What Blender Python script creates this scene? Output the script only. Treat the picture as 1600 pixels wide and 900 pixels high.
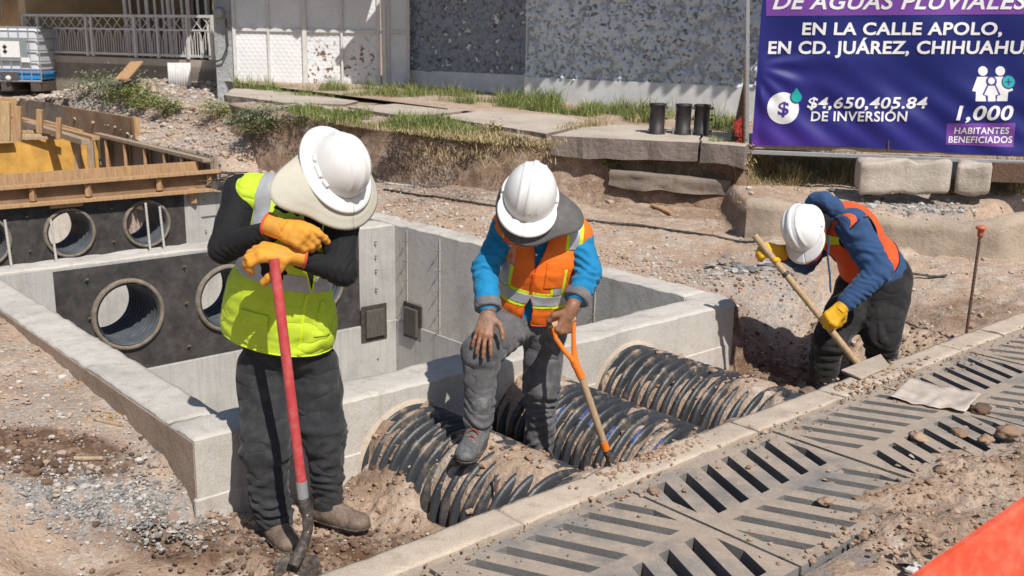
import bpy, bmesh, math, random
import numpy as np
from mathutils import Vector, Matrix
random.seed(7); RNG=np.random.default_rng(7)
for o in list(bpy.data.objects): bpy.data.objects.remove(o)
SC=bpy.context.scene; COL=SC.collection
PI=math.pi
# ---------------- camera ----------------
F_PX,Y_HOR,CAM_H,ROLL=1600.0,60.0,1.68,math.radians(1.0)
TH=math.atan((450-Y_HOR)/F_PX)
cam=bpy.data.cameras.new('camera'); camo=bpy.data.objects.new('camera',cam); COL.objects.link(camo)
cam.sensor_width=36; cam.lens=36*F_PX/1600; cam.clip_end=600; cam.clip_start=.05
camo.location=(0,0,CAM_H)
camo.rotation_mode='QUATERNION'
camo.rotation_quaternion=(Matrix.Rotation(PI/2-TH,3,'X')@Matrix.Rotation(ROLL,3,'Z')).to_quaternion()
SC.camera=camo
cam.dof.use_dof=True; cam.dof.focus_distance=4.8; cam.dof.aperture_fstop=5.6
# ---------------- light ----------------
SUN_AZ=np.array([.46,-.888]); SUN_EL=math.radians(51)
w=bpy.data.worlds.new('World'); SC.world=w; w.use_nodes=True
nt=w.node_tree; nt.nodes.clear()
sky=nt.nodes.new('ShaderNodeTexSky'); sky.sky_type='NISHITA'; sky.sun_disc=False
sky.sun_elevation=SUN_EL; sky.sun_rotation=math.atan2(SUN_AZ[0],SUN_AZ[1]); sky.air_density=1.0; sky.dust_density=1.2
bg=nt.nodes.new('ShaderNodeBackground'); bg.inputs[1].default_value=.08
ow=nt.nodes.new('ShaderNodeOutputWorld'); nt.links.new(sky.outputs[0],bg.inputs[0]); nt.links.new(bg.outputs[0],ow.inputs[0])
sl=bpy.data.lights.new('sun','SUN'); sl.energy=4.9; sl.angle=math.radians(.55); sl.color=(1,.95,.87)
so=bpy.data.objects.new('sun',sl); COL.objects.link(so)
SUNV=Vector((SUN_AZ[0]*math.cos(SUN_EL),SUN_AZ[1]*math.cos(SUN_EL),math.sin(SUN_EL)))
so.rotation_mode='QUATERNION'; so.rotation_quaternion=SUNV.to_track_quat('Z','Y'); so.location=(3,-4,8)
SC.view_settings.view_transform='Standard'; SC.view_settings.look='None'; SC.view_settings.exposure=0.0; SC.view_settings.gamma=1
SC.render.engine='CYCLES'
SC.render.resolution_x=1024; SC.render.resolution_y=576
# ---------------- layout helpers: survey of the site from the photograph ----------------
_c,_s=math.cos(TH),math.sin(TH); _cr,_sr=math.cos(ROLL),math.sin(ROLL)
def ray(x,y):
    x=x-800; y=450-y
    x,y=_cr*x-_sr*y,_sr*x+_cr*y
    u=x/F_PX; v=y/F_PX
    return np.array([u,_c+v*_s,-_s+v*_c])
O0=np.array([0,0,CAM_H])
def at(x,y,z): d=ray(x,y); return d*(z-CAM_H)/d[2]+O0
def atY(x,y,Y): d=ray(x,y); return d*Y/d[1]+O0
def atP(x,y,p0,n):
    d=ray(x,y); p0=np.array(p0,float); n=np.array(n,float)
    return O0+d*((p0-O0)@n)/(d@n)
BA=math.radians(41.7); UU=np.array([math.cos(BA),math.sin(BA)]); VV=np.array([-math.sin(BA),math.cos(BA)]); AA=np.array([-1.34,4.07])
def W(u,v,z=0.0):
    p=AA+u*UU+v*VV; return Vector((p[0],p[1],z))
def touv(x,y):
    dx=x-AA[0]; dy=y-AA[1]
    return dx*UU[0]+dy*UU[1], dx*VV[0]+dy*VV[1]
# ---------------- noise ----------------
def _h(i,j,k,s):
    n=(i*374761393+j*668265263+k*2147483647+s*1274126177)&0xffffffff
    n=((n^(n>>13))*1274126177)&0xffffffff
    return ((n^(n>>16))&0xffff)/65535.0
def vnoise(P,s=0):
    P=np.asarray(P,float); i=np.floor(P).astype(np.int64); f=P-i; f=f*f*(3-2*f)
    r=0
    D=P.shape[1]
    for a in (0,1):
        for b in (0,1):
            if D==2:
                r=r+_h(i[:,0]+a,i[:,1]+b,0,s)*(f[:,0] if a else 1-f[:,0])*(f[:,1] if b else 1-f[:,1])
            else:
                for c in (0,1):
                    r=r+_h(i[:,0]+a,i[:,1]+b,i[:,2]+c,s)*(f[:,0] if a else 1-f[:,0])*(f[:,1] if b else 1-f[:,1])*(f[:,2] if c else 1-f[:,2])
    return r*2-1
def fbm(P,oc=4,s=0,g=.5):
    P=np.asarray(P,float); r=0; a=1
    for k in range(oc): r=r+a*vnoise(P*2**k+k*17.3,s+k); a*=g
    return r
def sstep(a,b,x): t=np.clip((x-a)/(b-a),0,1); return t*t*(3-2*t)
# ---------------- objects ----------------
def link(name,me,mats=None,parent=None,loc=None):
    o=bpy.data.objects.new(name,me); COL.objects.link(o)
    if mats is not None and me is not None:
        for m in (mats if isinstance(mats,(list,tuple)) else [mats]): me.materials.append(m)
    if parent is not None: o.parent=parent
    if loc is not None: o.location=loc
    return o
def tag(o,label=None,cat=None,group=None,kind=None):
    if label: o['label']=label
    if cat: o['category']=cat
    if group: o['group']=group
    if kind: o['kind']=kind
    return o
def empty(name,label,cat,group=None,loc=(0,0,0),rz=0,kind=None):
    o=bpy.data.objects.new(name,None); COL.objects.link(o); o.location=loc; o.rotation_euler=(0,0,rz); o.empty_display_size=.1
    return tag(o,label,cat,group,kind)
def setp(child,par):
    """parent keeping world placement (parents are only moved by their own location)"""
    child.parent=par; child.matrix_parent_inverse=Matrix.Translation(par.location).inverted(); return child
def mesh_np(name,V,Fq,smooth=False):
    me=bpy.data.meshes.new(name); me.from_pydata([tuple(v) for v in V],[],[tuple(f) for f in Fq])
    me.validate(); me.update()
    if smooth: me.polygons.foreach_set('use_smooth',[True]*len(me.polygons))
    return me
def mesh_fast(name,V,Q,smooth=True):
    V=np.asarray(V,np.float32); Q=np.asarray(Q,np.int32); k=Q.shape[1]
    me=bpy.data.meshes.new(name); me.vertices.add(len(V)); me.vertices.foreach_set('co',V.ravel())
    me.loops.add(Q.size); me.loops.foreach_set('vertex_index',Q.ravel())
    me.polygons.add(len(Q)); me.polygons.foreach_set('loop_start',np.arange(0,Q.size,k,dtype=np.int32))
    me.polygons.foreach_set('use_smooth',np.full(len(Q),smooth))
    me.update(calc_edges=True); return me
class MB:
    def __init__(s): s.V=[];s.F=[];s.M=[];s.S=[]
    def add(s,V,F,m=0,sm=False):
        n=len(s.V); s.V+= [tuple(v) for v in V]; s.F+=[tuple(i+n for i in f) for f in F]; s.M+=[m]*len(F); s.S+=[sm]*len(F); return s
    def box8(s,P,m=0):
        """P: 4 bottom ccw then 4 top"""
        return s.add(P,[(3,2,1,0),(4,5,6,7),(0,1,5,4),(1,2,6,5),(2,3,7,6),(3,0,4,7)],m)
    def box(s,a,b,m=0,M=None):
        x0,y0,z0=a;x1,y1,z1=b
        P=[Vector(p) for p in ((x0,y0,z0),(x1,y0,z0),(x1,y1,z0),(x0,y1,z0),(x0,y0,z1),(x1,y0,z1),(x1,y1,z1),(x0,y1,z1))]
        if M is not None: P=[M@p for p in P]
        return s.box8(P,m)
    def beam(s,p,q,w,h,up=(0,0,1),m=0,chip=0):
        p=Vector(p);q=Vector(q);d=(q-p).normalized(); up=Vector(up); r=d.cross(up)
        if r.length<1e-4: r=d.cross(Vector((1,0,0)))
        r.normalize(); uu=r.cross(d).normalized()
        P=[]
        for e in (-1,1):
            for a,b in ((-1,0),(1,0),(1,1),(-1,1)):
                pass
        a=r*w/2; b=uu*h/2
        P=[p-a-b,p+a-b,q+a-b,q-a-b,p-a+b,p+a+b,q+a+b,q-a+b]
        return s.box8(P,m)
    def tube(s,pts,r,n=8,m=0,cap=True,sm=True):
        pts=[Vector(p) for p in pts]; R=r if isinstance(r,(list,tuple)) else [r]*len(pts)
        t=(pts[1]-pts[0]).normalized(); x=t.orthogonal().normalized(); base=len(s.V)
        V=[];F=[]
        for i,p in enumerate(pts):
            t2=(pts[min(i+1,len(pts)-1)]-pts[max(i-1,0)]).normalized()
            x=(x-t2*x.dot(t2)).normalized(); y=t2.cross(x)
            for k in range(n):
                a=2*PI*k/n; V.append(p+(x*math.cos(a)+y*math.sin(a))*R[i])
        for i in range(len(pts)-1):
            for k in range(n):
                k2=(k+1)%n; F.append((i*n+k,i*n+k2,(i+1)*n+k2,(i+1)*n+k))
        s.add(V,F,m,sm)
        if cap:
            s.add(V[:n],[tuple(range(n-1,-1,-1))],m); s.add(V[-n:],[tuple(range(n))],m)
        return s
    def lathe(s,prof,M=None,n=24,m=0,closed=False,sm=True):
        """prof: (r,z) list around local z"""
        M=M or Matrix(); V=[];F=[]
        for r,z in prof:
            for k in range(n):
                a=2*PI*k/n; V.append(M@Vector((r*math.cos(a),r*math.sin(a),z)))
        for i in range(len(prof)-1):
            for k in range(n):
                k2=(k+1)%n; F.append((i*n+k,i*n+k2,(i+1)*n+k2,(i+1)*n+k))
        return s.add(V,F,m,sm)
    def prism(s,poly,z0,z1,m=0,M=None):
        n=len(poly); V=[Vector((p[0],p[1],z0)) for p in poly]+[Vector((p[0],p[1],z1)) for p in poly]
        if M is not None: V=[M@v for v in V]
        F=[tuple(range(n-1,-1,-1)),tuple(range(n,2*n))]+[(i,(i+1)%n,n+(i+1)%n,n+i) for i in range(n)]
        return s.add(V,F,m)
    def mesh(s,name):
        me=bpy.data.meshes.new(name); me.from_pydata(s.V,[],s.F)
        me.polygons.foreach_set('material_index',s.M); me.polygons.foreach_set('use_smooth',s.S); me.update(); return me
    def build(s,name,mats,parent=None,bevel=0,keep=False):
        me=s.mesh(name)
        if bevel:
            bm=bmesh.new(); bm.from_mesh(me); bmesh.ops.bevel(bm,geom=[e for e in bm.edges],offset=bevel,segments=1,affect='EDGES',clamp_overlap=True); bm.to_mesh(me); bm.free()
        o=link(name,me,mats)
        if parent is not None: setp(o,parent)
        return o
def frameM(o,x,y=None,z=None):
    x=Vector(x).normalized()
    if z is not None:
        z=Vector(z); y=z.cross(x).normalized(); z=x.cross(y)
    else:
        y=Vector(y); z=x.cross(y).normalized(); y=z.cross(x)
    M=Matrix((x,y,z)).transposed().to_4x4(); M.translation=Vector(o); return M
def zframe(o,z,xh=(1,0,0)):
    z=Vector(z).normalized(); x=Vector(xh); x=(x-z*x.dot(z)).normalized(); y=z.cross(x)
    M=Matrix((x,y,z)).transposed().to_4x4(); M.translation=Vector(o); return M
MUV=Matrix(((UU[0],VV[0],0,AA[0]),(UU[1],VV[1],0,AA[1]),(0,0,1,0),(0,0,0,1)))
# ---------------- materials ----------------
def lin(c):
    return tuple((x/12.92 if x<=.04045 else ((x+.055)/1.055)**2.4) for x in c)
class NT:
    def __init__(s,name):
        s.m=bpy.data.materials.new(name); s.m.use_nodes=True; s.t=s.m.node_tree; s.b=s.t.nodes['Principled BSDF']; s.co=None
    def n(s,ty,**k):
        x=s.t.nodes.new(ty)
        for a,b in k.items(): setattr(x,a,b)
        return x
    def l(s,a,b): s.t.links.new(a,b)
    def pos(s):
        if s.co is None: s.co=s.n('ShaderNodeTexCoord').outputs['Object']
        return s.co
    def noise(s,sc,det=4,rough=.55,co=None,stretch=None):
        x=s.n('ShaderNodeTexNoise'); x.inputs['Scale'].default_value=sc; x.inputs['Detail'].default_value=det; x.inputs['Roughness'].default_value=rough
        c=co or s.pos()
        if stretch:
            mp=s.n('ShaderNodeMapping'); mp.inputs['Scale'].default_value=stretch; s.l(c,mp.inputs[0]); c=mp.outputs[0]
        s.l(c,x.inputs['Vector']); return x.outputs['Fac']
    def voro(s,sc,feat='F1',co=None,stretch=None,out='Distance'):
        x=s.n('ShaderNodeTexVoronoi',feature=feat); x.inputs['Scale'].default_value=sc
        c=co or s.pos()
        if stretch:
            mp=s.n('ShaderNodeMapping'); mp.inputs['Scale'].default_value=stretch; s.l(c,mp.inputs[0]); c=mp.outputs[0]
        s.l(c,x.inputs['Vector']); return x.outputs[out]
    def ramp(s,fac,stops):
        r=s.n('ShaderNodeValToRGB'); e=r.color_ramp.elements
        while len(e)<len(stops): e.new(.5)
        for i,(p,c) in enumerate(stops):
            e[i].position=p; e[i].color=(*c,1) if len(c)==3 else c
        s.l(fac,r.inputs[0]); return r.outputs[0]
    def mix(s,fac,a,b,mode='MIX'):
        x=s.n('ShaderNodeMix',data_type='RGBA',blend_type=mode)
        for i,v in ((0,fac),(6,a),(7,b)):
            if hasattr(v,'is_linked') or isinstance(v,bpy.types.NodeSocket): s.l(v,x.inputs[i])
            elif i==0: x.inputs[0].default_value=v
            else: x.inputs[i].default_value=(*v,1)
        return x.outputs[2]
    def math(s,op,a,b=None):
        x=s.n('ShaderNodeMath',operation=op)
        for i,v in ((0,a),(1,b)):
            if v is None: continue
            if isinstance(v,bpy.types.NodeSocket): s.l(v,x.inputs[i])
            else: x.inputs[i].default_value=v
        return x.outputs[0]
    def step(s,fac,a,b):
        x=s.n('ShaderNodeMapRange'); x.inputs[1].default_value=a; x.inputs[2].default_value=b; x.clamp=True; s.l(fac,x.inputs[0]); return x.outputs[0]
    def col(s,c):
        if isinstance(c,bpy.types.NodeSocket): s.l(c,s.b.inputs['Base Color'])
        else: s.b.inputs['Base Color'].default_value=(*c,1)
    def bump(s,h,dist,strength=1,prev=None):
        x=s.n('ShaderNodeBump'); x.inputs['Distance'].default_value=dist; x.inputs['Strength'].default_value=strength
        s.l(h,x.inputs['Height'])
        if prev is not None: s.l(prev,x.inputs['Normal'])
        s.l(x.outputs[0],s.b.inputs['Normal']); return x.outputs[0]
    def set(s,**k):
        for a,b in k.items(): s.b.inputs[a.replace('_',' ')].default_value=b
        return s
def simple(name,c,rough=.7,var=.15,sc=8,bump=0,bsc=60,metal=0,dust=0,dustc=(.42,.31,.23),stretch=None):
    t=NT(name); n=t.noise(sc,5,.6,stretch=stretch)
    a=tuple(x*(1-var) for x in c); b=tuple(min(1,x*(1+var)) for x in c)
    cc=t.ramp(n,[(.3,a),(.7,b)])
    if dust:
        d=t.noise(sc*1.7+3,6,.7); cc=t.mix(t.math('MULTIPLY',t.step(d,.45,.72),dust),cc,dustc)
    t.col(cc); t.set(Roughness=rough,Metallic=metal)
    if bump: t.bump(t.noise(bsc,4,.6,stretch=stretch),bump)
    return t.m
def concrete(name,c,bumpd=.004,stain=.35,pit=True,board=False):
    t=NT(name); n1=t.noise(2.2,6,.6); n2=t.noise(18,5,.65); n3=t.noise(120,3,.6)
    base=t.ramp(n1,[(.25,tuple(x*.70 for x in c)),(.5,c),(.75,tuple(min(1,x*1.13) for x in c))])
    base=t.mix(t.math('MULTIPLY',t.step(n2,.5,.75),stain),base,tuple(x*y for x,y in zip(c,(.72,.62,.52))))
    base=t.mix(.35,base,t.ramp(n3,[(.3,(.35,.35,.35)),(.7,(.75,.75,.75))]),'OVERLAY')
    if board:
        n4=t.noise(3,3,.5,stretch=(14,14,.7)); base=t.mix(.28,base,t.ramp(n4,[(.3,(.38,.36,.34)),(.7,(.62,.62,.62))]),'OVERLAY')
    t.col(base); t.set(Roughness=.92)
    h=t.math('ADD',n2,t.math('MULTIPLY',n3,.35))
    if pit: h=t.math('ADD',h,t.math('MULTIPLY',t.step(t.voro(55),.0,.16),.5))
    g=t.n('ShaderNodeNewGeometry'); dr=t.noise(9,4,.65,stretch=(1,1,.10)); base2=t.mix(t.math('MULTIPLY',t.step(dr,.56,.72),.45),base,tuple(x*y for x,y in zip(c,(.55,.50,.45)))); t.col(base2)
    t.bump(h,bumpd); return t.m
M={}
M['conc']=concrete('pale_cast_concrete',(.50,.47,.43),.004,.4)
M['conc_in']=concrete('formed_concrete',(.40,.39,.375),.0015,.3,board=True)
M['conc_kerb']=concrete('kerb_concrete',(.46,.385,.31),.004,.45)
M['conc_side']=concrete('soil_cast_concrete',(.36,.27,.205),.007,.5)
M['slab']=concrete('old_pavement_concrete',(.46,.40,.34),.004,.4)
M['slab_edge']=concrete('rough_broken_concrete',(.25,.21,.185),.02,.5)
M['steel_gray']=simple('galvanised_steel',(.32,.34,.35),.5,.12,30,metal=.3,dust=.3)
M['rust']=simple('rusty_steel',(.10,.055,.035),.85,.35,40,.001,200,dust=.3)
M['darksteel']=simple('blackened_steel',(.05,.045,.045),.55,.3,30,.001,120,dust=.4)
M['wood']=simple('sawn_pine',(.44,.26,.125),.8,.32,5,.0012,40,stretch=(9,9,1.2),dust=.35,dustc=(.40,.33,.26))
M['wood2']=simple('weathered_timber',(.36,.27,.19),.85,.3,5,.0015,40,stretch=(9,9,1.2))
M['ply']=simple('brown_plywood',(.27,.165,.09),.75,.35,3,.001,30,dust=.4,dustc=(.33,.27,.22))
M['plyy']=simple('yellow_plywood',(.60,.33,.07),.7,.22,6,.001,50,dust=.35,dustc=(.42,.22,.06))
M['white']=simple('white_metal_paint',(.62,.61,.60),.55,.1,12,dust=.35,dustc=(.45,.38,.3))
M['black']=simple('bituminous_coating',(.040,.037,.036),.75,.45,5,.001,60,dust=.45,dustc=(.13,.12,.11))
M['hdpe']=simple('black_corrugated_plastic',(.03,.034,.04),.38,.3,10,.0006,80,dust=.55,dustc=(.30,.225,.165))
M['hdpe_in']=simple('inner_pipe_plastic',(.075,.088,.105),.34,.25,8,dust=.35,dustc=(.2,.19,.18))
M['pipering']=simple('muddy_pipe_rim',(.20,.165,.13),.8,.35,20,.002,60)
M['rubber']=simple('black_cable_sheath',(.03,.03,.03),.6,.2,20,dust=.3)
# ================= GROUND =================
BANK=[(-9,17.6),(-5.6,15.2),(-4.4,14.1),(-3.3,12.95),(-1.84,12.0),(-.83,11.6),(.38,10.55),(1.22,9.7),(2.02,9.58),(2.12,9.0),(2.05,8.72)]
def seg_sd(x,y,pl):
    best=np.full(x.shape,1e9); sg=np.ones(x.shape); tt=np.zeros(x.shape); L=0
    for (ax,ay),(bx,by) in zip(pl[:-1],pl[1:]):
        dx,dy=bx-ax,by-ay; l2=dx*dx+dy*dy
        t=np.clip(((x-ax)*dx+(y-ay)*dy)/l2,0,1); px=ax+t*dx-x; py=ay+t*dy-y; d=np.hypot(px,py)
        cr=dx*(y-ay)-dy*(x-ax); m=d<best
        best=np.where(m,d,best); sg=np.where(m,np.sign(cr),sg); tt=np.where(m,L+t*math.sqrt(l2),tt); L+=math.sqrt(l2)
    return best*sg,tt
PIPES=[1.13,1.945,2.76]; PR=.31; PZ=-.41
def base_h(x,y):
    u,v=touv(x,y)
    z=.04*np.maximum(0,y-7.5)+.0018*np.maximum(0,y-12)**2*(y<26)+.35*(y>=26)
    z=z-.03
    P=np.stack([x,y],1)
    z=z+.03*fbm(P*.9,3,5)
    # spoil heap / bank behind
    d,t=seg_sd(x,y,BANK)
    wob=.12*fbm(P*2.2,3,11)
    bh=np.interp(x,[-9,-6,-4.4,-3.3,-1,0,1.2,2.2],[.0,.06,.16,.30,.36,.50,.56,.5])
    bh=np.interp(x,[-9,-6,-4.4,-3.3,-1.6,0,2.9],[.0,.06,.16,.26,.12,.03,.03]); rise=sstep(.0,.22,d+wob)*bh*sstep(8.5,9.0,y)
    z=z+rise*sstep(2.9,2.25,x)
    # right plot behind the curved kerb: raised fill
    rk=sstep(.0,.1,(y-8.78))*sstep(2.0,2.1,x); rk2=np.interp(x,[2.1,3.0,3.6,4.6,6,9],[.26,.2,.2,.24,.3,.3])
    z=z+rk*rk2
    z=z+.25*sstep(2.2,2.8,x)*sstep(9.6,11.2,y)+.06*sstep(7.9,8.6,y)*sstep(8.85,8.75,y)*sstep(1.9,2.3,x)
    # rubble heap
    z=z+.42*np.exp(-(((x+5.9)/2.0)**2+((y-16.9)/1.3)**2))+.22*np.exp(-(((x+7.0)/1.4)**2+((y-15.0)/1.6)**2))+.20*np.exp(-(((x+4.9)/.9)**2+((y-14.6)/1.0)**2))
    z=z+.16*np.exp(-(((x+3.0)/.7)**2+((y-12.4)/.6)**2))
    mp=at(362,208,.5); z=z+.26*np.exp(-(((x-mp[0])/.7)**2+((y-mp[1])/.7)**2)); mp=at(335,172,.7); z=z+.30*np.exp(-(((x-mp[0])/.9)**2+((y-mp[1])/.8)**2))
    z=np.where((v>6.5)&(v<12.5)&(u>3.4),np.minimum(z,.24+.16*sstep(9,10.5,v)+np.maximum(0,u-4.05)*.6),z)
    # grey rock pile
    rp=at(1175,432,0.); z=z+.08*np.exp(-(((x-rp[0])/.45)**2+((y-rp[1])/.35)**2))
    z=np.where((v>.3)&(u>3.5),np.minimum(z,-.012+np.maximum(0,u-3.97)*.22+4*sstep(7.3,9.5,v)),z)
    # left fore: slopes along the wall
    lf=sstep(.15,-.05,u)*sstep(4.0,2.5,v)
    zl=np.interp(v,[-3,-.2,.0,.3,.8,1.7,2.8,4],[-.42,-.40,-.36,-.24,-.14,-.10,-.06,-.03])
    zl=zl+np.clip((-u-.1)*.10,0,.22)*sstep(-2,0,v)+sstep(.3,1.6,-u)*.16*sstep(1.2,-.4,v)
    zl=zl+.02*fbm(P*3,3,8)
    z=z*(1-lf)+zl*lf
    # trench in front of the basin
    tr=sstep(.12,.0,v)*sstep(-1.43,-1.40,v)*sstep(-.2,.15,u)
    zt=np.interp(u,[0,.6,1.1,1.5,2.3,3.2,3.8,4.4,4.9,5.4,6.0,7],[-.40,-.44,-.46,-.5,-.5,-.42,-.52,-.5,-.24,-.12,-.02,.03])
    z=np.where(tr>0,z*(1-tr)+zt*tr,z)
    # hollow running past the right end of the basin
    ho=sstep(3.93,4.05,u)*sstep(4.95,4.3,u)*sstep(.55,-.05,v)*sstep(-1.43,-1.4,v)
    z=np.where(v>-.02,z*(1-ho)+(-.45)*ho,z)
    # near-left trench floor below the kerb
    nf=sstep(.1,-.15,v)*sstep(.2,-.1,u)
    z=z+.03*nf*fbm(P*5,4,21)+.012*sstep(.5,-.2,v)*fbm(P*14,3,31)
    # roadside beyond the channel
    rd=sstep(-2.27,-2.30,v)
    hump=.075+.09*sstep(2.6,3.6,u)*sstep(-2.0,-2.7,v)+.045*fbm(P*4,4,41)
    z=z*(1-rd)+rd*(-.022+.01*fbm(P*3,2,9)+.5*(hump-.075)*sstep(-2.9,-3.4,v))
    # void below channel and in the basin
    ch=(v>-2.275)&(v<-1.40); z=np.where(ch,-.95,z)
    inb=(u>.1)&(u<3.8)&(v>.12)&(v<9.2); z=np.where(inb,-1.75,z); inb=(u>-6)&(u<3.60)&(v>9.1)&(v<15.4); z=np.where(inb,-1.2,z)
    return z
def gh1(x,y): return float(base_h(np.array([float(x)]),np.array([float(y)]))[0])
def axis(fine0,fine1,step,lo,hi,g=1.13):
    a=list(np.arange(fine0,fine1+1e-6,step)); s=step
    while a[-1]<hi: s*=g; a.append(a[-1]+s)
    s=step; b=[a[0]]
    while b[-1]>lo: s*=g; b.append(b[-1]-s)
    return np.array(b[:0:-1]+a)
def grid_mesh(name,X,Y,Z):
    nx,ny=len(X),len(Y); gx,gy=np.meshgrid(X,Y); V=np.stack([gx.ravel(),gy.ravel(),Z.ravel()],1)
    i=np.arange(nx-1)[None,:]+np.arange(ny-1)[:,None]*nx; i=i.ravel()
    return V,np.stack([i,i+1,i+1+nx,i+nx],1)
def add_attr(me,name,vals):
    a=me.attributes.new(name,'FLOAT','POINT'); a.data.foreach_set('value',np.asarray(vals,np.float32).ravel())
def ground_mat():
    t=NT('dry_site_soil')
    n1=t.noise(.8,6,.6); n2=t.noise(7,6,.65); n3=t.noise(45,5,.7); n4=t.noise(160,3,.7)
    c=t.ramp(n1,[(.3,(.34,.245,.185)),(.5,(.45,.34,.262)),(.72,(.53,.42,.335))])
    c=t.mix(t.step(n2,.35,.8),c,(.30,.20,.135))
    v=t.voro(38,out='Color'); sv=t.n('ShaderNodeSeparateColor'); t.l(v,sv.inputs[0]); v=t.ramp(sv.outputs[0],[(0,(.27,.20,.15)),(.5,(.44,.37,.30)),(1,(.60,.54,.48))]); vd=t.voro(38)
    peb=t.mix(t.math('MULTIPLY',t.step(t.noise(3.1,4,.6),.47,.62),.75),c,t.mix(.6,(.42,.36,.31),v))
    c=peb
    at_=t.n('ShaderNodeAttribute'); at_.attribute_name='damp'
    c=t.mix(t.math('MULTIPLY',at_.outputs['Fac'],t.step(t.noise(9,5,.7),.25,.6)),c,(.135,.078,.048))
    ag=t.n('ShaderNodeAttribute'); ag.attribute_name='gravel'
    vg=t.ramp(t.noise(60,3,.8),[(.3,(.17,.165,.16)),(.55,(.34,.32,.31)),(.8,(.55,.52,.49))])
    c=t.mix(t.math('MULTIPLY',ag.outputs['Fac'],t.step(t.noise(14,4,.7),.35,.55)),c,vg)
    c=t.mix(.5,c,t.ramp(n4,[(.25,(.28,.28,.28)),(.75,(.78,.78,.78))]),'OVERLAY')
    c=t.mix(.45,c,t.ramp(n3,[(.3,(.3,.3,.3)),(.7,(.72,.72,.72))]),'OVERLAY')
    t.col(c); t.set(Roughness=.95); t.b.inputs['Specular IOR Level'].default_value=.15
    h=t.math('ADD',t.math('MULTIPLY',n2,.8),t.math('MULTIPLY',n3,.5))
    h=t.math('SUBTRACT',h,t.math('MULTIPLY',t.step(vd,.0,.5),.25))
    b=t.bump(h,.02,.9); b2=t.bump(n4,.003,.8,prev=b)
    return t.m
M['ground']=ground_mat()
def paint(me,V):
    x,y=V[:,0],V[:,1]; u,v=touv(x,y); P=V[:,:2]
    n=.5*fbm(P*2.5,4,61)
    def blob(cx,cy,rx,ry,k=.5): return sstep(1.25,.6,np.hypot((x-cx)/rx,(y-cy)/ry)+n*k)
    p1=at(60,730,-.2); p2=at(430,860,-.4); p4=at(1160,575,-.45); p5=at(600,760,-.45)
    d=np.maximum.reduce([blob(p1[0],p1[1],.40,.22)*1.3,blob(p2[0],p2[1],.75,.22),blob(p4[0],p4[1],.7,.55),blob(p5[0],p5[1],.3,.3)*.7,
        .7*blob(*at(1500,470,-.05)[:2],.5,.25),.9*blob(*at(1480,720,0)[:2],.5,.10),.8*blob(*at(1560,560,0)[:2],.1,.1)])
    bd,_=seg_sd(x,y,BANK); z=V[:,2]
    d=np.maximum(d,.5*((np.abs(bd-.1)<.16)&(x<2.1))*1.0)  # darker soil tone along the bank line
    g1=at(170,790,-.27); g2=at(1175,432,0)
    g=np.maximum.reduce([blob(g1[0],g1[1],.48,.22),.8*blob(*at(120,640,-.12)[:2],.5,.5,.9)*.6,blob(g2[0],g2[1],.5,.4)*.8,blob(-6.4,16,2.6,2.6)*.8,blob(-4.6,12.3,1.2,1.6)*.8,
        blob(3.7,9.2,.5,.5)*.7,blob(-.6,11.0,3,.6)*.3])
    g=g*(1-.85*np.clip(d,0,1)); add_attr(me,'damp',d); add_attr(me,'gravel',g)
X=axis(-4.6,4.6,.032,-260,260); Y=axis(2.6,13.2,.034,-60,420)
gx,gy=np.meshgrid(X,Y); gxr,gyr=gx.ravel(),gy.ravel()
Z=base_h(gxr,gyr)
near=(gyr<14)&(np.abs(gxr)<5); P2=np.stack([gxr[near],gyr[near]],1)
uN,vN=touv(gxr[near],gyr[near]); hole=(Z[near]<-.8)
Z[near]+=np.where(hole,0,.008*fbm(P2*16,3,71)+.010*np.abs(fbm(P2*7,3,75)))
V,Q=grid_mesh('g',X,Y,Z)
me=mesh_fast('ground',V,Q); paint(me,V)
ground=link('ground',me,M['ground']); tag(ground,kind='structure')
# finer soil sheet in the trench, heaped over the pipes
def trench_h(u,v):
    P=np.stack([u,v],1)
    x=AA[0]+u*UU[0]+v*VV[0]; y=AA[1]+u*UU[1]+v*VV[1]
    z=base_h(x,y)+.012
    z=np.where(z<-.7,-.5,z)
    z+= .022*np.abs(fbm(P*9,4,81))+.01*fbm(P*28,3,85)
    for i,pu in enumerate(PIPES):
        dx=u-pu; r=PR-.018
        s=np.sqrt(np.maximum(0,r*r-dx*dx)); top=PZ+s
        nn=fbm(P*np.array([4.5,5.5]),4,90+i)
        cov={0:.38+.75*sstep(-.45,-.75,v)*sstep(-.25,.05,dx)+.5*sstep(-.25,0.,v),1:.42+.35*sstep(-.2,.0,v),2:.25+.3*sstep(-.5,-.9,v)}[i]
        top2=top-.030+.048*np.clip(nn*1.1+cov,-1,1.3)
        m=(np.abs(dx)<r*.93)
        z=np.where(m&(top2>z),np.maximum(z,top2),z)
        # flank fill
        fl=sstep(.50,.26,np.abs(dx))*(.06+.08*fbm(P*3.3,3,99+i)); z=z+np.where(np.abs(dx)>r*.93,fl,0)
    z=z+.10*sstep(-1.12,-1.32,v)*(fbm(P*3,2,3)*.5+.6)*(u<3.4)
    return z
uu=np.arange(-.35,5.2,.0145); vv=np.arange(-1.335,.012,.0145)
gu,gv=np.meshgrid(uu,vv); gur,gvr=gu.ravel(),gv.ravel()
Zt=trench_h(gur,gvr)
edge=np.minimum.reduce([(gur+.35)/.3,(5.2-gur)/.3]); Zt=np.where(edge<1,Zt-(1-edge)*.06,Zt)
V,Q=grid_mesh('t',uu,vv,Zt); xy=AA+V[:,:1]*UU+V[:,1:2]*VV; V=np.column_stack([xy,V[:,2]])
me=mesh_fast('trench_soil',V,Q); paint(me,V); ts=link('trench_soil',me,M['ground']); tag(ts,kind='structure')
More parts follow.
